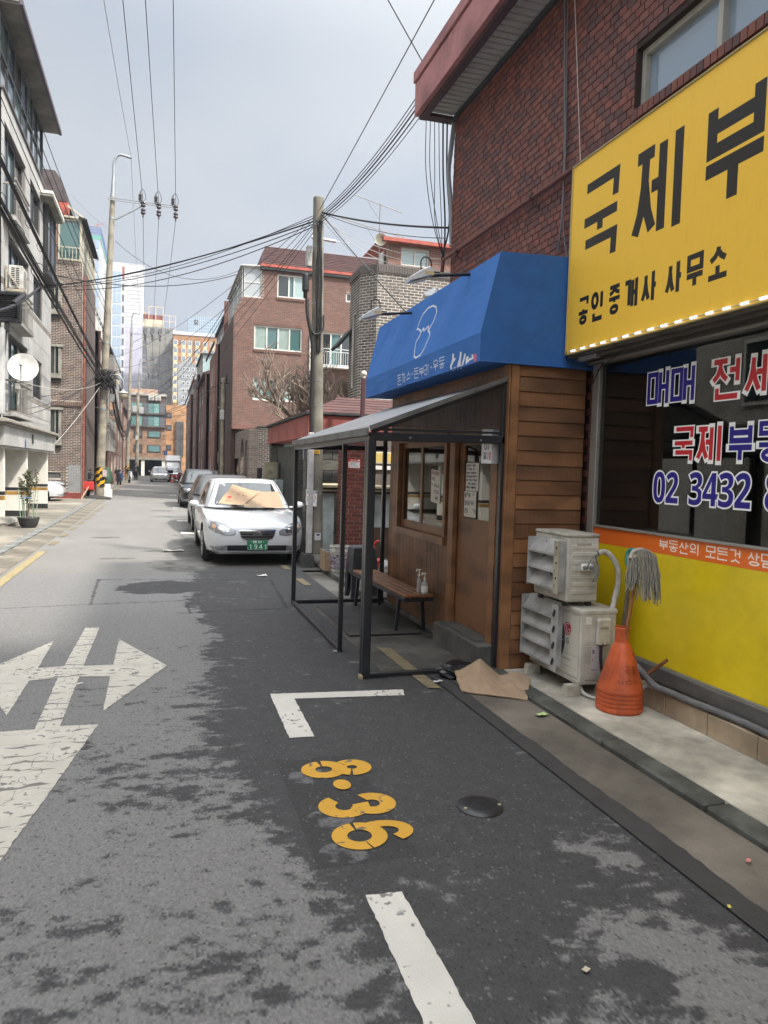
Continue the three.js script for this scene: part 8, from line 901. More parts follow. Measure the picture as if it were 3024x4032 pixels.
{ const t = thing('air_conditioner', 'outdoor air conditioner with a round fan at the base of the far right brick house', 'air conditioner', [3.4, 1.8, -45.6]); part(t, 'body', rbox(3.35, 1.85, -45.95, 4.2, 2.5, -45.6, 0.02), acM); part(t, 'fan_guard', [cyl([3.7, 2.17, -45.6], [3.7, 2.17, -45.58], 0.26, 0.26, 24)], mat([0.2, 0.2, 0.19], { r: 0.6 })); part(t, 'fan_guard', [0.08, 0.16, 0.24].map((q) => new THREE.TorusGeometry(q, 0.012, 5, 24).translate(3.7, 2.17, -45.57)), acM); part(t, 'bracket', box(3.35, 1.78, -45.95, 4.2, 1.84, -45.6), galv); }
// ---------------------------------------------------------------- poles, street lamps, cables
const poleM = mat([0.34, 0.31, 0.245], { r: 0.9, t: 'stain', s: 0.9, b: 0.004, bt: 'bGrit', bs: 1 }), porc = mat([0.035, 0.022, 0.022], { r: 0.25, coat: 0.6 });
const hazard = canvas(256, 256, (c) => { c.fillStyle = '#c9990c'; c.fillRect(0, 0, 256, 256); c.fillStyle = '#17161a'; for (let k = -3; k < 5; k++) { c.beginPath(); c.moveTo(0, k * 85 + 140); c.lineTo(256, k * 85 - 10); c.lineTo(256, k * 85 + 34); c.lineTo(0, k * 85 + 184); c.fill(); } });
function linePole(label, b, top, s, y0, far) {               // concrete pole with a curved tip, cross-arm and insulators
  const t = thing('power_pole', label, 'pole', [b[0], 0, b[2]]), L = (k) => [mix(b[0], top[0], k), mix(0, top[1], k), mix(b[2], top[2], k)], R = (k) => mix(0.19, 0.10, k) * s;
  part(t, 'shaft', cyl(b, top, 0.19 * s, 0.10 * s, 22), poleM); part(t, 'steel_cap', [cyl(top, [top[0] + 0.03, top[1] + 0.9 * s, top[2]], 0.1 * s, 0.06 * s, 14), tube([[top[0] + 0.03, top[1] + 0.85 * s, top[2]], [top[0] + 0.06, top[1] + 1.45 * s, top[2]], [top[0] + 0.22 * s, top[1] + 1.72 * s, top[2]], [top[0] + 0.72 * s, top[1] + 1.68 * s, top[2]]], 0.055 * s, 24, 8)], galv);
  const hz = new THREE.CylinderGeometry(R(0.1) + 0.006, R(0.04) + 0.006, 0.9, 22, 1, true); hz.translate(L(0.073)[0], y0 + 0.45, L(0.073)[2]); hz.keepUV = true; part(t, 'warning_wrap', plain(hz, true), printMat(hazard, { r: 0.5 }), { uv: true });
  const ay = top[1] - 0.15, ax = top[0], az = top[2] + 0.14 * s; const arm = part(t, 'cross_arm', [box(ax - 0.2, ay - 0.05 * s, az, ax + 2.5 * s, ay - 0.02 * s, az + 0.05), box(ax - 0.2, ay + 0.03 * s, az, ax + 2.5 * s, ay + 0.06 * s, az + 0.05), ...[0, 0.4, 0.8, 1.2, 1.6, 2, 2.4].map((d) => box(ax + d * s - 0.05, ay - 0.02 * s, az + 0.01, ax + d * s + 0.02, ay + 0.03 * s, az + 0.04))], galv); part(t, 'brace', bar([ax + 0.12, ay - 0.8 * s, az], [ax + 1.25 * s, ay - 0.05, az + 0.02], 0.07 * s), galv);
  const pts = []; for (const d of [1.08, 1.7, 2.38]) { const x = ax + d * s; part(t, 'insulator', [...[0.1, 0.17, 0.24, 0.31].map((h) => cyl([x, ay + h * s, az + 0.02], [x, ay + (h + 0.045) * s, az + 0.02], 0.085 * s, 0.055 * s, 12)), cyl([x, ay, az + 0.02], [x, ay + 0.45 * s, az + 0.02], 0.025 * s)], porc); part(t, 'insulator', [...[0.0, 0.12, 0.3, 0.42].map((h) => ball([x + 0.12 * s, ay - h * s, az + 0.08], 0.1 * s, 10, [1, 0.8, 0.7])), cyl([x + 0.12 * s, ay - 0.6 * s, az + 0.08], [x + 0.12 * s, ay - 0.35 * s, az + 0.08], 0.03 * s)], porc); part(t, 'jumper', tube([[x, ay + 0.45 * s, az], [x + 0.1 * s, ay + 0.55 * s, az + 0.05], [x + 0.22 * s, ay + 0.2 * s, az + 0.1], [x + 0.12 * s, ay, az + 0.1]], 0.012 * s, 16, 5), cableM); pts.push([x + 0.12 * s, ay, az + 0.05]); }
  const st = []; for (let y = 0.25; y < 0.95; y += 0.055) { const p = L(y), d = (y * 100 | 0) % 2 ? 1 : -1; st.push(cyl(p, [p[0] + d * (R(y) + 0.16), p[1], p[2]], 0.011, 0.011, 5)); } part(t, 'climbing_step', st, galv); for (const k of [0.3, 0.52, 0.93]) part(t, 'steel_band', cyl([L(k)[0], L(k)[1] - 0.04, L(k)[2]], [L(k)[0], L(k)[1] + 0.04, L(k)[2]], R(k) + 0.012, R(k) + 0.012, 18), galv);
  return { t, pts, tip: [top[0] + 0.7 * s, top[1] + 1.7 * s, top[2]], L, R };
}
const P1 = linePole('concrete power pole with a yellow and black warning wrap, nearest on the left', [-2.61, 0, -35.8], [-2.14, 13.45, -35.8], 1.08, 0.52);
{ // tangle at the cable crossing, labels and grounding on pole 1
  const r = rng(17), g = [], c = [-2.42, 5.35, -35.5]; for (let i = 0; i < 26; i++) { const p = []; const n = 5; for (let k = 0; k < n; k++) p.push([c[0] + (r() - 0.45) * 0.95, c[1] + (r() - 0.5) * 0.9, c[2] + (r() - 0.4) * 0.5]); g.push(tube(p, 0.012 + r() * 0.012, 16, 5)); } part(P1.t, 'cable_tangle', g, cableM); part(P1.t, 'junction_box', [rbox(-2.2, 4.35, -35.7, -1.98, 4.72, -35.5, 0.02), rbox(-2.1, 5.4, -35.6, -1.8, 5.6, -35.4, 0.02)], mat([0.22, 0.22, 0.21], { r: 0.6 })); part(P1.t, 'steel_band', [3.9, 3.2, 2.45].map((y) => cyl([mix(-2.61, -2.14, y / 13.45), y, -35.8], [mix(-2.61, -2.14, y / 13.45), y + 0.02, -35.8], 0.182, 0.182, 18)), mat([0.2, 0.19, 0.17], { r: 0.8 })); const w = new THREE.CylinderGeometry(0.181, 0.183, 0.5, 16, 1, true, -0.7, 1.5).translate(-2.52, 2.55, -35.8); part(P1.t, 'number_strip', w, mat([0.42, 0.38, 0.35], { r: 0.8, t: 'stain', s: 3 }));
  part(P1.t, 'notice', rbox(-2.46, 1.0, -35.6, -2.28, 1.3, -35.58, 0.004), mat([0.62, 0.5, 0.48], { r: 0.9, t: 'stain', s: 6 }));
}
const P2 = linePole('concrete power pole with a warning wrap, second on the left', [-2.87, 0, -72], [-2.6, 13.6, -72], 1.0, 0.55), P3 = linePole('farthest concrete power pole on the left', [-2.75, 0, -100], [-2.64, 13.3, -100], 0.95, 0.5);
{ const t = thing('lamp_pole', 'plain concrete pole carrying two grey boxes before the end of the street', 'pole', [-2.42, 0, -85]); part(t, 'shaft', cyl([-2.42, 0, -85], [-2.36, 9.4, -85], 0.18, 0.12, 16), poleM); part(t, 'transformer_box', [rbox(-2.9, 7.2, -85.2, -2.45, 7.9, -84.7, 0.03), rbox(-2.2, 7.1, -85.2, -1.75, 7.8, -84.7, 0.03)], mat([0.36, 0.37, 0.36], { r: 0.6 })); part(t, 'meter_box', rbox(-2.55, 4.2, -84.85, -2.25, 4.7, -84.7, 0.02), mat([0.42, 0.42, 0.38], { r: 0.6 })); }
{ const t = thing('street_lamp', 'bell-shaped street lamp on a curved arm beside the nearest left pole', 'lamp', [-2.4, 5.2, -35.5]); part(t, 'arm', tube([[-2.4, 5.2, -35.5], [-2.1, 5.55, -35.4], [-1.75, 5.5, -35.3], [-1.6, 5.2, -35.3], [-1.6, 4.9, -35.3]], 0.03, 24, 6), galv); part(t, 'shade', lathe([[0.03, 0.3], [0.06, 0.24], [0.2, 0.17], [0.24, 0.14], [0.2, 0.13]], [-1.6, 4.62, -35.3], 20), mat([0.42, 0.41, 0.38], { r: 0.5 })); part(t, 'globe', lathe([[0.185, 0.13], [0.2, 0.05], [0.16, -0.1], [0, -0.13]], [-1.6, 4.62, -35.3], 20), mat([0.34, 0.3, 0.22], { r: 0.4 })); }
{ const t = thing('wooden_pole', 'slim pale pole with a small box before the red-brown house', 'pole', [2.8, 0, -36]); part(t, 'shaft', cyl([2.83, 0, -35.6], [2.8, 5.75, -35.6], 0.11, 0.09, 14), mat([0.40, 0.35, 0.26], { r: 0.9, t: 'stain', s: 1 })); part(t, 'box', rbox(2.66, 3.8, -35.52, 2.86, 4.25, -35.4, 0.02), mat([0.5, 0.5, 0.47], { r: 0.5 })); part(t, 'bracket', [bar([2.6, 5.5, -35.55], [3.05, 5.5, -35.55], 0.05), ball([2.95, 5.7, -35.55], 0.06), cyl([2.95, 5.5, -35.55], [2.95, 5.9, -35.55], 0.03)], cableM); part(t, 'cable_run', tube([[2.86, 5.5, -35.5], [2.9, 5.0, -35.48], [2.87, 3.9, -35.48], [2.88, 2, -35.48], [2.9, 0.4, -35.48]], 0.02, 20, 5), cableM); }
const line = (label, a, b, sag, r, group, m = cableM) => solo('overhead_cable', label, 'cable', wire(a, b, sag, r), m, { group });
const near = [[-0.98, 13.0, -20], [-0.46, 13.1, -20], [0.19, 13.22, -20]], ext = (a, b, k) => a.map((v, i) => v + (b[i] - v) * k);
P1.pts.forEach((p, i) => line('thick power line rising from the nearest left pole over the camera', p, ext(p, near[i], 2.6), 0.25, 0.011, 'power lines over the road')); line('thin earth wire from the bent tip of the nearest left pole', P1.tip, ext(P1.tip, [-1.4, 12.95, -20], 2.4), 0.3, 0.008, undefined, cableGrey);
P1.pts.forEach((p, i) => line('power line running down from the nearest left pole to the second', [p[0], p[1] - 0.6, p[2]], P2.pts[i], 0.5, 0.011, 'power lines to the second pole')); P2.pts.forEach((p, i) => line('far power line between the second and farthest left poles', p, P3.pts[i], 0.4, 0.016, 'far power lines')); line('thin earth wire between the two left pole tips', P1.tip, P2.tip, 0.6, 0.008, undefined, cableGrey);
// bundles along the left houses
const k1 = [-2.5, 5.4, -35.6]; { const r = rng(23), pa = [-2.7, 6.0, -14.2], g = [wire([-2.68, 6.1, -9], [-2.6, 5.3, -35.5], 0.12, 0.027, 24)]; for (let i = 0; i < 26; i++) { const k = i / 26, y = mix(5.98, 5.35, k), z = mix(-13, -35, k); if (r() < 0.7) g.push(new THREE.TorusGeometry(0.12 + r() * 0.08, 0.009, 4, 14, 4.5).rotateY(0.6 + r()).translate(-2.62 + r() * 0.06, y - 0.06, z)); } for (let i = 0; i < 5; i++) g.push(wire([-2.66 + (r() - 0.5) * 0.1, 6.12 + r() * 0.1, -9], [-2.55 + r() * 0.1, 5.35 + r() * 0.2, -35.5], 0.12 + r() * 0.1, 0.012)); solo('cable_bundle', 'thick black cable bundle sweeping along the left houses to the nearest pole', 'cable', g, cableM); }
{ const r = rng(29), g = [wire([-2.7, 7.1, -9], [-2.55, 5.7, -35.5], 0.1, 0.02, 24)]; for (let i = 0; i < 4; i++) g.push(wire([-2.7 + (r() - 0.5) * 0.1, 7.12 + (r() - 0.3) * 0.12, -9], [-2.5, 5.7 + r() * 0.2, -35.5], 0.16 + r() * 0.15, 0.012)); for (let i = 0; i < 14; i++) { const k = i / 14; g.push(new THREE.TorusGeometry(0.1, 0.008, 4, 12, 5).rotateY(0.8).translate(-2.62, mix(6.75, 5.75, k) - 0.12, mix(-14, -35, k))); } solo('cable_bundle', 'upper loosely looped cable bundle in front of the stone house', 'cable', g, cableM); }
const ORD = ['topmost', 'second', 'third', 'fourth', 'lowest'];
[[9.3, 8.9], [8.85, 8.5], [8.5, 8.2], [8.0, 7.2], [7.7, 6.6]].forEach(([a, b], i) => line(ORD[i] + ' of five thin black wires along the upper floors of the stone house', [-2.7, a, -9], [-2.3, b, -35.6], 0.25, 0.009, 'wires along the stone house'));
{ const g = [[0, 0.013], [0.06, 0.007], [-0.05, 0.008], [0.12, 0.006], [-0.1, 0.008]].map(([d, w], i) => wire([2.36, 5.62 + d * 0.8, -12.05], [-2.66, 5.72 + d * 0.4, -19.3], 0.16 + 0.05 * i, w, 22)); solo('cable_bundle', 'cable bundle slung across the street from the central pole to the left houses', 'cable', g, cableM); }
solo('cable_sleeve', 'short thick sleeved cable hanging down to the left edge', 'cable', [wire([-2.66, 5.66, -18.9], [-2.72, 4.0, -13.6], 0.12, 0.03), wire([-2.7, 5.0, -16.9], [-2.71, 4.6, -15.8], 0.0, 0.05)], cableM);
[[2.36, 5.7, -12.05, -2.4, 6.3, -35.6, 0.5], [2.36, 5.66, -12.05, -2.4, 6.0, -35.6, 0.9], [2.36, 5.6, -12.05, -2.4, 5.7, -35.6, 1.3], [2.36, 5.55, -12.05, -2.5, 6.6, -72, 1.2], [2.38, 5.5, -12.05, -2.4, 6.8, -85, 1.6]].forEach((c, i) => line(ORD[i] + ' of five thin wires fanning out from the central pole to the left poles', c.slice(0, 3), c.slice(3, 6), c[6], 0.005, 'wires fanning out from the central pole'));
line('single wire crossing from the stone house to the red-brown house', [-3.5, 7.7, -26.6], [3.5, 10.3, -34], 0.5, 0.018); line('wire slanting from the nearest left pole to the mid house roof room', [-2.0, 11.5, -35.7], [3.5, 10.5, -34.1], 1.0, 0.01); line('low looping wire from the far left pole up to the roof room', [-2.2, 7.0, -60], [3.45, 10.1, -34.2], 1.7, 0.014); line('second low looping wire under the roof room', [-2.2, 6.6, -60], [3.45, 9.9, -34.2], 1.8, 0.014);
[[[-2.2, 6.2, -72], [2.8, 5.6, -35.6], 0.6], [[-2.3, 5.6, -60], [2.8, 5.4, -35.6], 0.8], [[-2.5, 7.2, -85], [2.85, 5.7, -35.6], 0.9], [[-2.3, 5.0, -48], [3.2, 6.0, -60], 0.5], [[-2.5, 6.0, -85], [3.2, 7.5, -84], 0.5], [[-2.5, 5.3, -72], [3.2, 5.0, -80], 0.6], [[-2.4, 7.9, -85], [3.2, 8.2, -72], 0.5], [[-2.6, 5.2, -100], [2.9, 6.5, -92], 0.7], [[-2.4, 8.6, -72], [3.3, 7.8, -58], 0.5], [[-2.5, 4.7, -36], [-2.6, 6.0, -72], 1.2], [[-2.4, 5.2, -36], [-2.5, 6.6, -72], 0.9], [[-2.6, 4.9, -85], [3.2, 4.2, -70], 0.4]].forEach(([a, b, s]) => line('thin cable strung across the far end of the street', a, b, s, 0.012, 'far cross-street cables'));
{ const r = rng(37), g = []; for (let i = 0; i < 7; i++) g.push(wire([-2.35 + r() * 0.3, 5.1 + r() * 0.5, -36], [-2.7 + r() * 0.2, 5.4 + r() * 0.4, -72], 1.6 + r() * 0.8, 0.018 + r() * 0.02)); solo('cable_bundle', 'sagging black bundle between the nearest and second left poles', 'cable', g, cableM); }
{ const w = mat([0.5, 0.48, 0.44], { r: 0.7 }); line('pale guy wire slanting down from the nearest pole to the footway', [-2.55, 5.1, -35.6], [-4.0, 1.8, -29], 0.15, 0.009, undefined, w); line('second pale wire from the nearest pole to the stone house', [-2.55, 5.2, -35.6], [-3.2, 3.5, -19.7], 0.25, 0.007, undefined, w); [[-3.6, 3.2, -20.4], [-3.6, 2.9, -21], [-3.6, 2.6, -20]].forEach((p) => line('thin dark wire from the pole tangle to the lowest balcony', [-2.6, 5.3, -34], p, 0.3, 0.01, 'wires to the lowest balcony')); }
// from the central pole to the tiled building
[[3.36, 4.62, -8.68, 0.05, 0.014], [3.36, 4.5, -8.7, 0.1, 0.006]].forEach((c, i) => line(i ? 'thin wire under the heavier one from central pole to tiled building' : 'heavier wire from the central pole to the tiled building corner', [2.46, 5.75, -12], c.slice(0, 3), c[3], c[4], undefined, i ? cableGrey : cableM)); { const pw = mat([0.45, 0.44, 0.42], { r: 0.6 }); [0, 1, 2].forEach((i) => line('pale thin wire from the central pole to the wall hook above the awning', [2.44, 5.65 + i * 0.05, -12], [3.33, 4.27 - i * 0.05, -8.82], 0.12 + i * 0.08, 0.004, 'pale wires to the wall hook', pw)); }
[[0, 0.01], [0.05, 0.006], [0.1, 0.006], [-0.06, 0.008], [-0.12, 0.005]].forEach(([d, w]) => line('wire from the central pole top up behind the pink eave', [2.45, 5.68 + d * 0.7, -12], [3.0, 6.12 + d * 1.4, -8.85], 0.12, w, 'wires to the pink eave')); line('dark wire slanting down from the central pole onto the awning', [2.48, 5.7, -12], [2.62, 3.4, -8.0], 0.02, 0.007); line('thin wire crossing behind it onto the awning', [2.5, 5.6, -12], [2.9, 3.38, -7.9], 0.1, 0.004, undefined, cableGrey);
{ const a = [2.43, 5.8, -12.05]; line('long thin wire from the central pole past the camera top', a, ext(a, [2.48, 6.17, -7], 1.5), 0.02, 0.006); const e = [2.93, 6.44, -8.55]; line('dark wire dropping steeply onto the pink eave', e, ext(e, [2.6, 7.36, -9], 3), 0, 0.008); }
{ const r = rng(41), g = []; for (let i = 0; i < 6; i++) { const x0 = 3.06 + i * 0.055, b = r() * 0.1; g.push(tube([[x0, 5.92, -8.76], [x0 + 0.01 + r() * 0.03, 5.3, -8.78], [x0 + 0.06 + b, 4.7, -8.8], [3.32 + r() * 0.05, 4.2 + r() * 0.15, -8.79]], i > 3 ? 0.011 : 0.005, 20, 5)); } solo('drop_wires', 'loose black drop wires hanging under the pink eave corner', 'cable', g, cableM); solo('wall_conduit', 'grey conduit hanging down the corner of the tiled building', 'conduit', tube([[3.41, 5.95, -8.7], [3.385, 5.6, -8.72], [3.36, 5.3, -8.72], [3.4, 4.9, -8.7], [3.42, 4.4, -8.69]], 0.03, 30, 8), mat([0.3, 0.31, 0.33], { r: 0.6 })); }
solo('wall_wire', 'dark wire running down the tiled wall left of the sign', 'cable', [tube([[3.372, 6.0, -6.06], [3.372, 5, -5.98], [3.372, 4.2, -5.93], [3.36, 3.84, -5.92], [3.37, 3.6, -5.98]], 0.009, 24, 5), tube([[3.372, 5.9, -6.0], [3.372, 4.6, -5.93], [3.365, 3.6, -5.85], [3.34, 2.9, -5.32]], 0.005, 24, 5)], cableGrey); solo('wall_wire', 'pale wire down the tiled wall to the top corner of the sign', 'cable', wire([3.375, 6.0, -5.92], [3.36, 4.05, -5.62], 0, 0.004), mat([0.6, 0.58, 0.55], { r: 0.6 })); line('thin stay from the dark brick roof to the nearest left pole', [-3.9, 13.4, -36], [-2.2, 12.0, -35.8], 0.1, 0.006, undefined, cableGrey);

// ---------------------------------------------------------------- far buildings
function slab(name, label, x0, y0, x1, y1, z, depth, m) { const t = thing(name, label, 'building', [x0, 0, z]); part(t, 'wall', box(x0, y0, z - depth, x1, y1, z), m); return t; }
const farGlass = mat([0.10, 0.10, 0.105], { r: 0.12, coat: 1 }), farTeal = mat([0.10, 0.20, 0.19], { r: 0.1, coat: 1 }), farSky = mat([0.28, 0.36, 0.46], { r: 0.1, coat: 1 });
const grid = (t, z, xs, ys, w, h, g, o = {}) => { for (const y of ys) for (const x of xs) { if (o.frame) { const f = part(t, 'window', box(x - 0.12, y - 0.12, z, x + w + 0.12, y + h + 0.12, z + 0.06), o.frame); part(f, 'pane', box(x, y, z + 0.05, x + w, y + h, z + 0.09), g); } else part(t, 'window', box(x, y, z - 0.05, x + w, y + h, z + 0.05), g); if (o.sill) part(t, 'sill_panel', box(x - 0.05, y - 0.75, z, x + w + 0.05, y - 0.15, z + 0.08), o.sill); } };
{ // house closing the street
  const t = thing('corner_house', 'orange-brown brick house with teal glazed balconies closing the far end of the street', 'building', [-3.6, 0, -110]), z = -110, bk = mat([0.34, 0.21, 0.135], { r: 0.9, t: 'stain', s: 0.5 }), dk = mat([0.13, 0.10, 0.085], { r: 0.9, t: 'stain', s: 0.5 });
  part(t, 'wall', box(-6, 2.55, z - 9, 0.8, 7, z), bk); part(t, 'upper_wall', box(-6, 7, z - 9, 0.78, 11.3, z - 0.1), dk); part(t, 'parapet', box(-6, 11.3, z - 9, 0.85, 11.6, z + 0.1), mat([0.5, 0.48, 0.42], { r: 0.8, t: 'stain', s: 1 })); part(t, 'roof_box', [box(-4, 11.6, z - 6, -0.4, 12.4, z - 2)], mat([0.5, 0.34, 0.24], { r: 0.9, t: 'stain', s: 0.6 })); part(t, 'lintel', box(-6, 2.3, z - 1, 0.82, 2.62, z + 0.15), mat([0.32, 0.29, 0.24], { r: 0.85, t: 'stain', s: 1 })); part(t, 'garage', [box(-5.8, 0, z - 8, 0.6, 2.3, z - 7)], mat([0.03, 0.03, 0.03], { r: 0.9 })); for (const x of [-4.6, -2.3, 0.5]) part(t, 'pillar', box(x - 0.2, 0, z - 0.7, x + 0.25, 2.35, z), cream);
  for (const y of [8.75, 6.95]) { for (let k = 0; k < 6; k++) part(t, 'balcony_window', box(-3.9 + k * 0.76, y + 0.12, z - 0.05, -3.9 + k * 0.76 + 0.7, y + 1.45, z + 0.12), [farTeal, mat([0.16, 0.30, 0.27], { r: 0.12, coat: 1 }), farGlass][k % 3]); part(t, 'balcony_slab', box(-4, y - 0.1, z, 0.8, y + 0.1, z + 0.35), dk); } for (const [x, y] of [[-1.62, 5.45], [-1.63, 3.42]]) { const f = part(t, 'window', box(x - 0.05, y - 0.05, z, x + 1.72, y + 0.95, z + 0.06), darkFrame); part(f, 'pane', box(x + 0.08, y + 0.06, z + 0.05, x + 1.6, y + 0.86, z + 0.09), farTeal); } grid(t, z, [-3.4], [3.42, 5.45], 0.9, 0.85, farGlass, { frame: darkFrame });
  for (const x of [-1.6, -0.7]) { const a = part(t, 'air_conditioner', rbox(x, 10.65, z - 0.1, x + 0.75, 11.25, z + 0.35, 0.03), acM); part(a, 'fan_guard', cyl([x + 0.42, 10.95, z + 0.35], [x + 0.42, 10.95, z + 0.38], 0.24, 0.24, 20), mat([0.25, 0.25, 0.24], { r: 0.6 })); }
}
{ const t = slab('orange_house', 'plain orange house wall right behind the closing house', 0.82, 0, 6, 10.4, -113, 8, mat([0.52, 0.30, 0.16], { r: 0.9, t: 'stain', s: 0.4 })); grid(t, -113, [0.98], [1.9, 3.9, 6.8, 8.6], 0.5, 0.55, farGlass, { frame: darkFrame }); part(t, 'balcony', [box(2.2, 3, -113, 3.3, 8, -112.6)], dkB()); }
function dkB() { return mat([0.10, 0.10, 0.10], { r: 0.7, t: 'stain', s: 0.6 }); }
{ // white apartment tower under construction
  const z = -220, t = slab('apartment_tower', 'tall white apartment tower with a gridded blank end and glass strips', -13.3, 0, -5.1, 57, z, 22, mat([0.6, 0.6, 0.6], { r: 0.6, t: 'mottle', s: 0.05 })), g = []; for (let y = 40.5; y < 57; y += 1.02) g.push(box(-9.6, y, z, -5.1, y + 0.07, z + 0.06)); for (let x = -9.6; x < -5; x += 0.64) g.push(box(x, 40, z, x + 0.05, 57, z + 0.06)); part(t, 'scaffold_net', g, mat([0.42, 0.43, 0.44], { r: 0.6 })); part(t, 'lilac_cladding', box(-7.6, 18, z, -5.1, 39.9, z + 0.05), mat([0.46, 0.45, 0.56], { r: 0.7, t: 'mottle', s: 0.2 })); part(t, 'lilac_cladding', box(-9.6, 18, z, -7.65, 39.9, z + 0.045), mat([0.48, 0.46, 0.56], { r: 0.7, t: 'mottle', s: 0.2 })); for (let y = 16; y < 55; y += 3.0) { for (const x of [-12.9, -11.75]) part(t, 'window', box(x, y, z - 0.05, x + 1.0, y + 2.6, z + 0.08), farSky); part(t, 'window', box(-10.5, y + 0.5, z - 0.05, -9.95, y + 2.4, z + 0.08), farGlass); } part(t, 'red_panel', box(-10.5, 53, z, -9.9, 56, z + 0.1), mat([0.3, 0.08, 0.05], { r: 0.7 }));
  part(t, 'side_edge', box(-5.1, 20, z - 4, -4.7, 57, z - 0.5), mat([0.5, 0.53, 0.56], { r: 0.6 }));
}
{ const z = -200, t = slab('apartment_tower', 'tall white and grey tower with blue scaffolding on top behind the striped pole', -17.4, 0, -14.8, 57, z, 45, mat([0.62, 0.63, 0.64], { r: 0.7, t: 'stain', s: 0.08 })); for (let y = 20; y < 56; y += 2.9) for (const x of [-16.9, -15.9]) part(t, 'window', box(x, y, z - 0.05, x + 0.8, y + 2.3, z + 0.08), farSky); part(t, 'green_band', box(-17.5, 57, z - 45, -14.7, 58, z + 0.1), mat([0.12, 0.32, 0.26], { r: 0.7 })); const g = []; for (let k = 0; k < 20; k++) g.push(bar([-17.4 + k * 0.14, 58, z], [-17.4 + k * 0.14, 60, z], 0.06)); for (let k = 0; k < 24; k++) g.push(bar([-14.7, 58, z - k * 1.8], [-14.7, 60, z - k * 1.8], 0.07)); for (const y of [58.6, 59.3, 60]) g.push(bar([-17.4, y, z], [-14.7, y, z], 0.06), bar([-14.7, y, z], [-14.7, y, z - 44], 0.08)); part(t, 'scaffold', g, mat([0.08, 0.13, 0.32], { r: 0.6 })); part(t, 'crane', [bar([-15.6, 60, z - 3], [-15.6, 62, z - 3], 0.15), bar([-16.5, 61, z - 3], [-14.2, 62, z - 3], 0.12)], mat([0.45, 0.1, 0.05], { r: 0.6 })); }
{ const z = -200, t = slab('office_block', 'grey concrete office block with a cream top and red roof strip far away', -4.6, 0, 2.8, 36.7, z, 14, mat([0.27, 0.26, 0.235], { r: 0.85, t: 'stain', s: 0.12 })); part(t, 'cream_top', box(-4.6, 36.7, z - 8, 0.55, 38.6, z - 0.2), mat([0.60, 0.54, 0.40], { r: 0.8, t: 'stain', s: 0.15 })); part(t, 'red_top', box(-4.5, 38.6, z - 7, 0.35, 39.9, z - 0.8), mat([0.20, 0.06, 0.045], { r: 0.8 })); const fm = mat([0.55, 0.42, 0.26], { r: 0.7 }), g = []; for (const x of [-3.1, -1.4, 0.4]) g.push(bar([x, 38.4, z - 0.3], [x, 41.9, z - 0.3], 0.2)); g.push(bar([-3.1, 41.8, z - 0.3], [0.4, 41.8, z - 0.3], 0.2)); for (const x of [2.0, 3.5]) g.push(bar([x, 36.5, z - 0.4], [x, 40, z - 0.4], 0.17)); for (const y of [38.4, 39.9]) g.push(bar([0.5, y, z - 0.4], [3.5, y, z - 0.4], 0.15)); part(t, 'roof_frame', g, fm); part(t, 'chimney', box(-4.4, 39.9, z - 4, -3.9, 40.9, z - 3.4), fm);
  const cols = [-4.45, -2.65, -0.85, 0.95]; grid(t, z, cols, [35.3, 28.2, 26.7, 25.1, 23.5, 21.9, 20.3], 1.05, 1.05, farGlass); grid(t, z, [-4.45], [33.8, 32.2, 30.6, 29.6], 1.0, 1.0, farGlass); part(t, 'slit_window', [34, 32.4, 30.8].map((y) => box(0.9, y - 0.6, z - 0.05, 1.15, y + 0.45, z + 0.06)), farGlass); const jl = []; for (let y = 12; y < 36; y += 1.55) jl.push(box(-4.6, y, z, 2.8, y + 0.06, z + 0.03)); part(t, 'panel_joint', jl, mat([0.24, 0.23, 0.2], { r: 0.9 })); part(t, 'pale_edge', box(2.8, 0, z - 10, 3.3, 36.3, z + 0.1), mat([0.56, 0.53, 0.46], { r: 0.85 })); }
{ const z = -190, t = slab('orange_block', 'long orange apartment block with regular pale-framed windows far away', 2.85, 0, 14, 33.6, z, 10, mat([0.45, 0.24, 0.11], { r: 0.85, t: 'stain', s: 0.1 })); part(t, 'roof_band', box(2.7, 33.6, z - 10, 14.2, 34.4, z + 0.2), mat([0.5, 0.52, 0.54], { r: 0.7 })); part(t, 'roof_rail', box(4.4, 34.4, z - 3, 14, 34.8, z - 2.8), mat([0.2, 0.22, 0.24], { r: 0.7 })); const sl = mat([0.66, 0.52, 0.28], { r: 0.8 }), fr = mat([0.58, 0.57, 0.53], { r: 0.6 }); grid(t, z, [2.95, 4.9, 6.35, 8.2, 10.0, 11.8], [31.2, 29.3, 27.4], 0.8, 0.95, mat([0.2, 0.23, 0.25], { r: 0.12, coat: 1 }), { frame: fr, sill: sl }); grid(t, z, [2.95], [25.5, 23.5, 21.6, 19.7, 17.8], 0.8, 0.95, mat([0.2, 0.23, 0.25], { r: 0.12, coat: 1 }), { frame: fr, sill: sl }); part(t, 'slit_window', [31.2, 29.3, 27.4].flatMap((y) => [4.15, 4.45, 7.5, 7.8].map((x) => box(x, y, z - 0.05, x + 0.14, y + 1.0, z + 0.06))), farGlass); }
{ const z = -170, t = slab('pale_block', 'pale grey house with small paired windows before the orange block', 3.65, 0, 9, 24.2, z, 8, mat([0.36, 0.375, 0.39], { r: 0.85, t: 'stain', s: 0.15 })); grid(t, z, [4.6, 5.5, 6.6], [22.6, 21.0, 19.5, 17.9, 16.4, 14.8], 0.42, 0.5, farGlass, { frame: mat([0.6, 0.6, 0.6], { r: 0.6 }) }); part(t, 'roof_rail', box(4.6, 24.2, z - 1, 6.5, 24.8, z - 0.9), mat([0.25, 0.25, 0.26], { r: 0.6 })); }
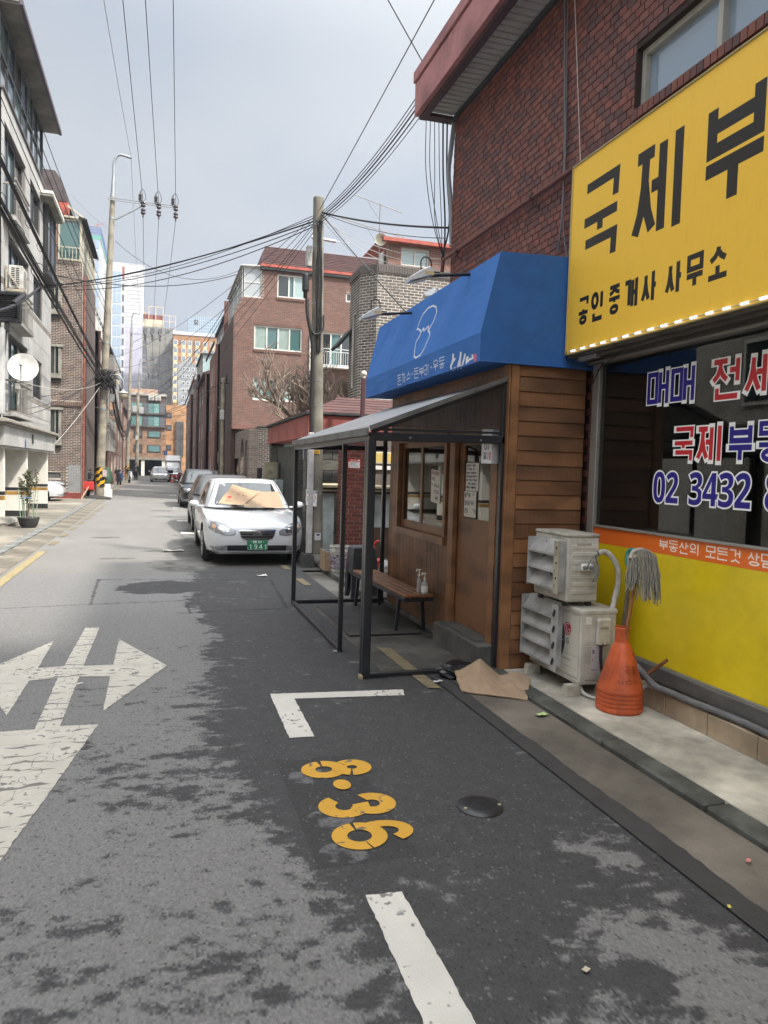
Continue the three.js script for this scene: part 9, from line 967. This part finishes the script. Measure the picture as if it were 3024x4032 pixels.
{ const z = -260, t = slab('glass_tower', 'pale blue glass office tower with a dark square emblem far behind the orange block', 8.7, 0, 22, 51.8, z, 20, mat([0.22, 0.30, 0.37], { r: 0.15, coat: 1 })), g = []; for (let x = 8.8; x < 22; x += 0.62) g.push(box(x, 44, z, x + 0.1, 51.8, z + 0.08)); for (let y = 44; y < 52; y += 1.1) g.push(box(8.7, y, z, 22, y + 0.08, z + 0.07)); part(t, 'mullion', g, mat([0.5, 0.56, 0.6], { r: 0.4 })); part(t, 'emblem', box(10.6, 49.3, z, 11.9, 50.7, z + 0.2), mat([0.045, 0.05, 0.055], { r: 0.5 })); part(t, 'emblem_mark', [bar([10.85, 49.65, z + 0.25], [11.25, 50.35, z + 0.25], 0.12), bar([11.25, 50.35, z + 0.25], [11.65, 49.65, z + 0.25], 0.12)], mat([0.5, 0.52, 0.52], { r: 0.5 })); }

// ---------------------------------------------------------------- people and small street things far off
{ // walker: continuous body from a smooth field of tapered capsules
  const J = { hip: [0, 0.94, 0], ch: [0, 1.28, 0.01], nk: [0, 1.5, 0.01], hd: [0, 1.63, 0.03], sl: [-0.19, 1.43, 0], sr: [0.19, 1.43, 0], el: [-0.25, 1.16, -0.03], er: [0.25, 1.15, 0.0], wl: [-0.26, 0.92, 0.05], wr: [0.27, 0.9, 0.08], hl: [-0.1, 0.9, 0], hr: [0.1, 0.9, 0], kl: [-0.11, 0.5, 0.06], kr: [0.11, 0.5, 0.02], al: [-0.11, 0.09, 0.02], ar: [0.12, 0.09, -0.12], tl: [-0.12, 0.04, 0.15], tr: [0.13, 0.04, 0.02] };
  const tors = [['hip', 'ch', 0.15, 0.165], ['ch', 'nk', 0.16, 0.07], ['sl', 'sr', 0.08, 0.08]], arms = [['sl', 'el', 0.07, 0.05], ['el', 'wl', 0.05, 0.035], ['sr', 'er', 0.07, 0.05], ['er', 'wr', 0.05, 0.035]], legs = [['hl', 'kl', 0.1, 0.07], ['kl', 'al', 0.068, 0.045], ['hr', 'kr', 0.1, 0.07], ['kr', 'ar', 0.068, 0.045]], feet = [['al', 'tl', 0.05, 0.04], ['ar', 'tr', 0.05, 0.04]], head = [['nk', 'hd', 0.055, 0.105], ['wl', 'wl', 0.04, 0.04], ['wr', 'wr', 0.04, 0.04]];
  const skin = (bones, add) => { const N = 46, lo = [-0.45, -0.02, -0.3], st = 1.86 / N, f = (x, y, z) => { let s = 0; for (const [a, b, r0, r1] of bones) { const A = J[a], B = J[b], d = [B[0] - A[0], B[1] - A[1], B[2] - A[2]], l = d[0] ** 2 + d[1] ** 2 + d[2] ** 2 || 1, t = sat(((x - A[0]) * d[0] + (y - A[1]) * d[1] + (z - A[2]) * d[2]) / l), q = Math.hypot(x - A[0] - t * d[0], y - A[1] - t * d[1], z - A[2] - t * d[2]) - mix(r0, r1, t) - add; s += Math.exp(-q * 40); } return -Math.log(s) / 40; };
    const P = []; const nx = Math.ceil(0.9 / st), ny = N, nz = Math.ceil(0.62 / st), val = new Float32Array((nx + 1) * (ny + 1) * (nz + 1)), at = (i, j, k) => (i * (ny + 1) + j) * (nz + 1) + k; for (let i = 0; i <= nx; i++) for (let j = 0; j <= ny; j++) for (let k = 0; k <= nz; k++) val[at(i, j, k)] = f(lo[0] + i * st, lo[1] + j * st, lo[2] + k * st);
    const tets = [[0, 5, 1, 6], [0, 1, 2, 6], [0, 2, 3, 6], [0, 3, 7, 6], [0, 7, 4, 6], [0, 4, 5, 6]], off = [[0, 0, 0], [1, 0, 0], [1, 1, 0], [0, 1, 0], [0, 0, 1], [1, 0, 1], [1, 1, 1], [0, 1, 1]]; for (let i = 0; i < nx; i++) for (let j = 0; j < ny; j++) for (let k = 0; k < nz; k++) for (const T4 of tets) { const c = T4.map((q) => { const o = off[q]; return [[lo[0] + (i + o[0]) * st, lo[1] + (j + o[1]) * st, lo[2] + (k + o[2]) * st], val[at(i + o[0], j + o[1], k + o[2])]]; }), ins = c.filter((q) => q[1] < 0), out = c.filter((q) => q[1] >= 0); if (!ins.length || !out.length) continue; const e = (a, b) => a[0].map((v, n) => mix(v, b[0][n], a[1] / (a[1] - b[1]))); if (ins.length === 1) P.push(...out.map((o) => e(ins[0], o))); else if (out.length === 1) P.push(...ins.map((o) => e(o, out[0]))); else { const a = e(ins[0], out[0]), b = e(ins[0], out[1]), d = e(ins[1], out[0]), g = e(ins[1], out[1]); P.push(a, b, g, a, g, d); } }
    const g = new THREE.BufferGeometry(); g.setAttribute('position', new THREE.Float32BufferAttribute(P.flat(), 3)); const m = mergeVertices(g, 1e-4); m.computeVertexNormals(); const pp = m.attributes.position, nn = m.attributes.normal; for (let i = 0; i < pp.count; i++) { const x = pp.getX(i), y = pp.getY(i), z = pp.getZ(i), h = 0.01, n = V(f(x + h, y, z) - f(x - h, y, z), f(x, y + h, z) - f(x, y - h, z), f(x, y, z + h) - f(x, y, z - h)).normalize(); nn.setXYZ(i, n.x, n.y, n.z); } return m; };
  const t = thing('person', 'person in a black open jacket and trousers walking on the left of the far road', 'person', [-2.3, 0, -79.5]); t.userData.local = 1; t.scale.setScalar(0.93); const b = part(t, 'body', skin(tors.concat(arms, legs, feet, head), 0), mat([0.36, 0.2, 0.14], { r: 0.6 })); part(b, 'jacket', skin(tors.concat(arms), 0.022), black); part(b, 'trousers', skin(legs, 0.015), mat([0.012, 0.012, 0.015], { r: 0.8 })); part(b, 'shoe', skin(feet, 0.012), rubber); part(b, 'shirt', rbox(-0.045, 1.0, 0.17, 0.045, 1.46, 0.2, 0.01), mat([0.6, 0.6, 0.58], { r: 0.8 })); part(b, 'hair', ball([0, 1.68, 0.0], 0.112, 14, [1, 0.85, 1]), rubber); part(b, 'mask', ball([0, 1.59, 0.1], 0.05, 10, [1.1, 0.8, 0.7]), mat([0.65, 0.65, 0.65], { r: 0.8 }));
}
function scooter(label, x, z, turn, col, sc = 1) { const t = thing('scooter', label, 'motorcycle', [x, 0, z], undefined, turn); t.userData.local = 1; t.scale.setScalar(sc); const c = mat(col, { r: 0.3, coat: 0.8 }); for (const d of [0.62, -0.62]) { const w = part(t, 'wheel', new THREE.TorusGeometry(0.2, 0.055, 8, 22).rotateY(PI / 2).translate(0, 0.255, d), rubber); part(w, 'rim', cyl([-0.03, 0.255, d], [0.03, 0.255, d], 0.13, 0.13, 16), mat([0.3, 0.3, 0.3], { r: 0.4, m: 0.6 })); }
  part(t, 'front_shield', loft([[-0.2, 0.3, 0.42], [-0.22, 0.7, 0.4], [-0.16, 0.98, 0.5]].map(([w, y, zz]) => [[w, y, zz], [0, y, zz + 0.12], [-w, y, zz], [0, y, zz - 0.03]])), c); part(t, 'body', [loft([[0.2, 0.1], [0.1, 0.17], [-0.3, 0.19], [-0.75, 0.15], [-0.9, 0.06]].map(([zz, w], i) => { const y0 = 0.3 + (i > 2 ? 0.12 : 0), y1 = i === 0 ? 0.38 : 0.66 + (i > 2 ? 0.06 : 0); return [[-w, y0, zz], [w, y0, zz], [w * 0.9, y1, zz], [-w * 0.9, y1, zz]]; })), rbox(-0.17, 0.27, 0.05, 0.17, 0.33, 0.5, 0.02)], c); part(t, 'seat', rbox(-0.15, 0.68, -0.75, 0.15, 0.8, 0.1, 0.04), rubber); part(t, 'fork', [cyl([0, 0.26, 0.62], [0, 0.98, 0.45], 0.035), box(-0.07, 0.4, 0.5, 0.07, 0.52, 0.8)], black); part(t, 'handlebar', [tube([[-0.34, 1.02, 0.36], [-0.15, 1.06, 0.45], [0.15, 1.06, 0.45], [0.34, 1.02, 0.36]], 0.018, 14, 6)], black); part(t, 'headlight', ball([0, 0.93, 0.56], 0.085, 12), lampGlass); for (const s of [-1, 1]) part(t, 'mirror', [cyl([s * 0.25, 1.05, 0.42], [s * 0.3, 1.25, 0.4], 0.008), ball([s * 0.31, 1.27, 0.4], 0.06, 10, [1, 0.7, 0.3])], black); part(t, 'rack_box', rbox(-0.2, 0.82, -1.0, 0.2, 1.16, -0.62, 0.03), black); return t; }
scooter('dark scooter parked behind the red chair and striped pole', -3.0, -37.4, 0.5, [0.02, 0.05, 0.05]); scooter('blue and red motorcycle beside the second left pole', -2.95, -60, 0.2, [0.03, 0.06, 0.16]); scooter('white scooter parked at the foot of the second left pole', -2.45, -66.5, 0.1, [0.65, 0.65, 0.65]); scooter('red scooter parked behind the silver-white sedan on the right', 1.5, -72.5, 0.7, [0.25, 0.03, 0.03]);
{ const t = thing('covered_bike', 'motorcycle under a green cover behind the striped pole', 'motorcycle', [-2.5, 0, -38]); t.userData.local = 1; const g = new THREE.SphereGeometry(0.5, 24, 18), p = g.attributes.position; for (let i = 0; i < p.count; i++) { const k = 0.8 + 0.45 * fbm(p.getX(i) * 6 + 3, p.getY(i) * 5 + p.getZ(i) * 6 + 3, 3); p.setXYZ(i, p.getX(i) * k * 0.65, Math.max(-0.35, p.getY(i) * k * 1.05), p.getZ(i) * k * 1.3); } g.computeVertexNormals(); part(t, 'cover', g.translate(0, 0.85, 0), mat([0.05, 0.11, 0.07], { r: 0.7, t: 'stain', s: 2 })); for (const d of [0.5, -0.5]) part(t, 'wheel', new THREE.TorusGeometry(0.22, 0.06, 8, 20).rotateY(PI / 2).translate(0, 0.28, d), rubber); }
{ const t = thing('red_chair', 'red plastic chair by the foot of the striped pole', 'chair', [-2.98, 0, -35.2]), rd = mat([0.5, 0.035, 0.03], { r: 0.45 }), x = -2.98, z = -35.2; part(t, 'backrest', rbox(x - 0.22, 0.42, z - 0.02, x + 0.2, 0.78, z + 0.03, 0.02), rd); part(t, 'seat', rbox(x - 0.22, 0.38, z - 0.4, x + 0.2, 0.42, z, 0.015), rd); for (const [a, b] of [[-0.2, 0], [0.18, 0], [-0.2, -0.38], [0.18, -0.38]]) part(t, 'leg', cyl([x + a * 1.1, 0, z + b], [x + a, 0.4, z + b], 0.014), galv); }
solo('wooden_plank', 'pale plank leaning by the red drain pipe', 'plank', bar([-3.22, 0.03, -34.3], [-2.98, 0.55, -34.9], 0.05), mat([0.42, 0.3, 0.2], { r: 0.8, t: 'wood', s: 1 })); solo('foam_box', 'white foam box standing right of the striped pole', 'box', [rbox(-2.42, 0.03, -36.4, -2.08, 0.42, -36.0, 0.02), rbox(-2.44, 0.42, -36.42, -2.16, 0.66, -36.1, 0.015)], mat([0.7, 0.69, 0.66], { r: 0.8 }));
{ const g = new THREE.SphereGeometry(0.5, 24, 12), p = g.attributes.position; for (let i = 0; i < p.count; i++) { const k = 0.8 + 0.5 * fbm(p.getX(i) * 5 + 3, p.getZ(i) * 5 + 3, 4); p.setXYZ(i, p.getX(i) * k * 1.1, Math.max(-0.02, p.getY(i) * 0.24 * k), p.getZ(i) * k); } g.computeVertexNormals(); solo('tar_mound', 'dark mound of asphalt at the foot of the striped pole', 'mound', g.translate(-2.62, 0.02, -35.3), mat([0.05, 0.048, 0.045], { r: 0.95, t: 'grit', s: 2 })); }
{ const t = thing('traffic_cone', 'orange traffic cone beside the red scooter far down the street', 'cone', [1.15, 0, -72]); t.userData.local = 1; part(t, 'cone', lathe([[0.17, 0.03], [0.03, 0.7], [0, 0.7]], [0, 0, 0], 16), mat([0.6, 0.13, 0.04], { r: 0.5 })); part(t, 'stripe', lathe([[0.112, 0.33], [0.08, 0.48]], [0, 0, 0], 16), mat([0.6, 0.6, 0.6], { r: 0.4 })); part(t, 'base', rbox(-0.2, 0, -0.2, 0.2, 0.035, 0.2, 0.01), rubber); }
{ const t = thing('road_sign', 'small blue road sign on a post at the end of the street', 'sign', [0.85, 0, -98]); part(t, 'post', cyl([0.85, 0, -98], [0.85, 3.4, -98], 0.04), galv); part(t, 'plate', rbox(0.45, 2.85, -97.95, 0.9, 3.4, -97.92, 0.01), mat([0.03, 0.09, 0.32], { r: 0.4 })); part(t, 'arrow', [box(0.65, 2.95, -97.915, 0.7, 3.25, -97.91), box(0.6, 3.2, -97.915, 0.75, 3.24, -97.91)], mat([0.7, 0.7, 0.7], { r: 0.5 })); }

renderer.render(scene, camera);
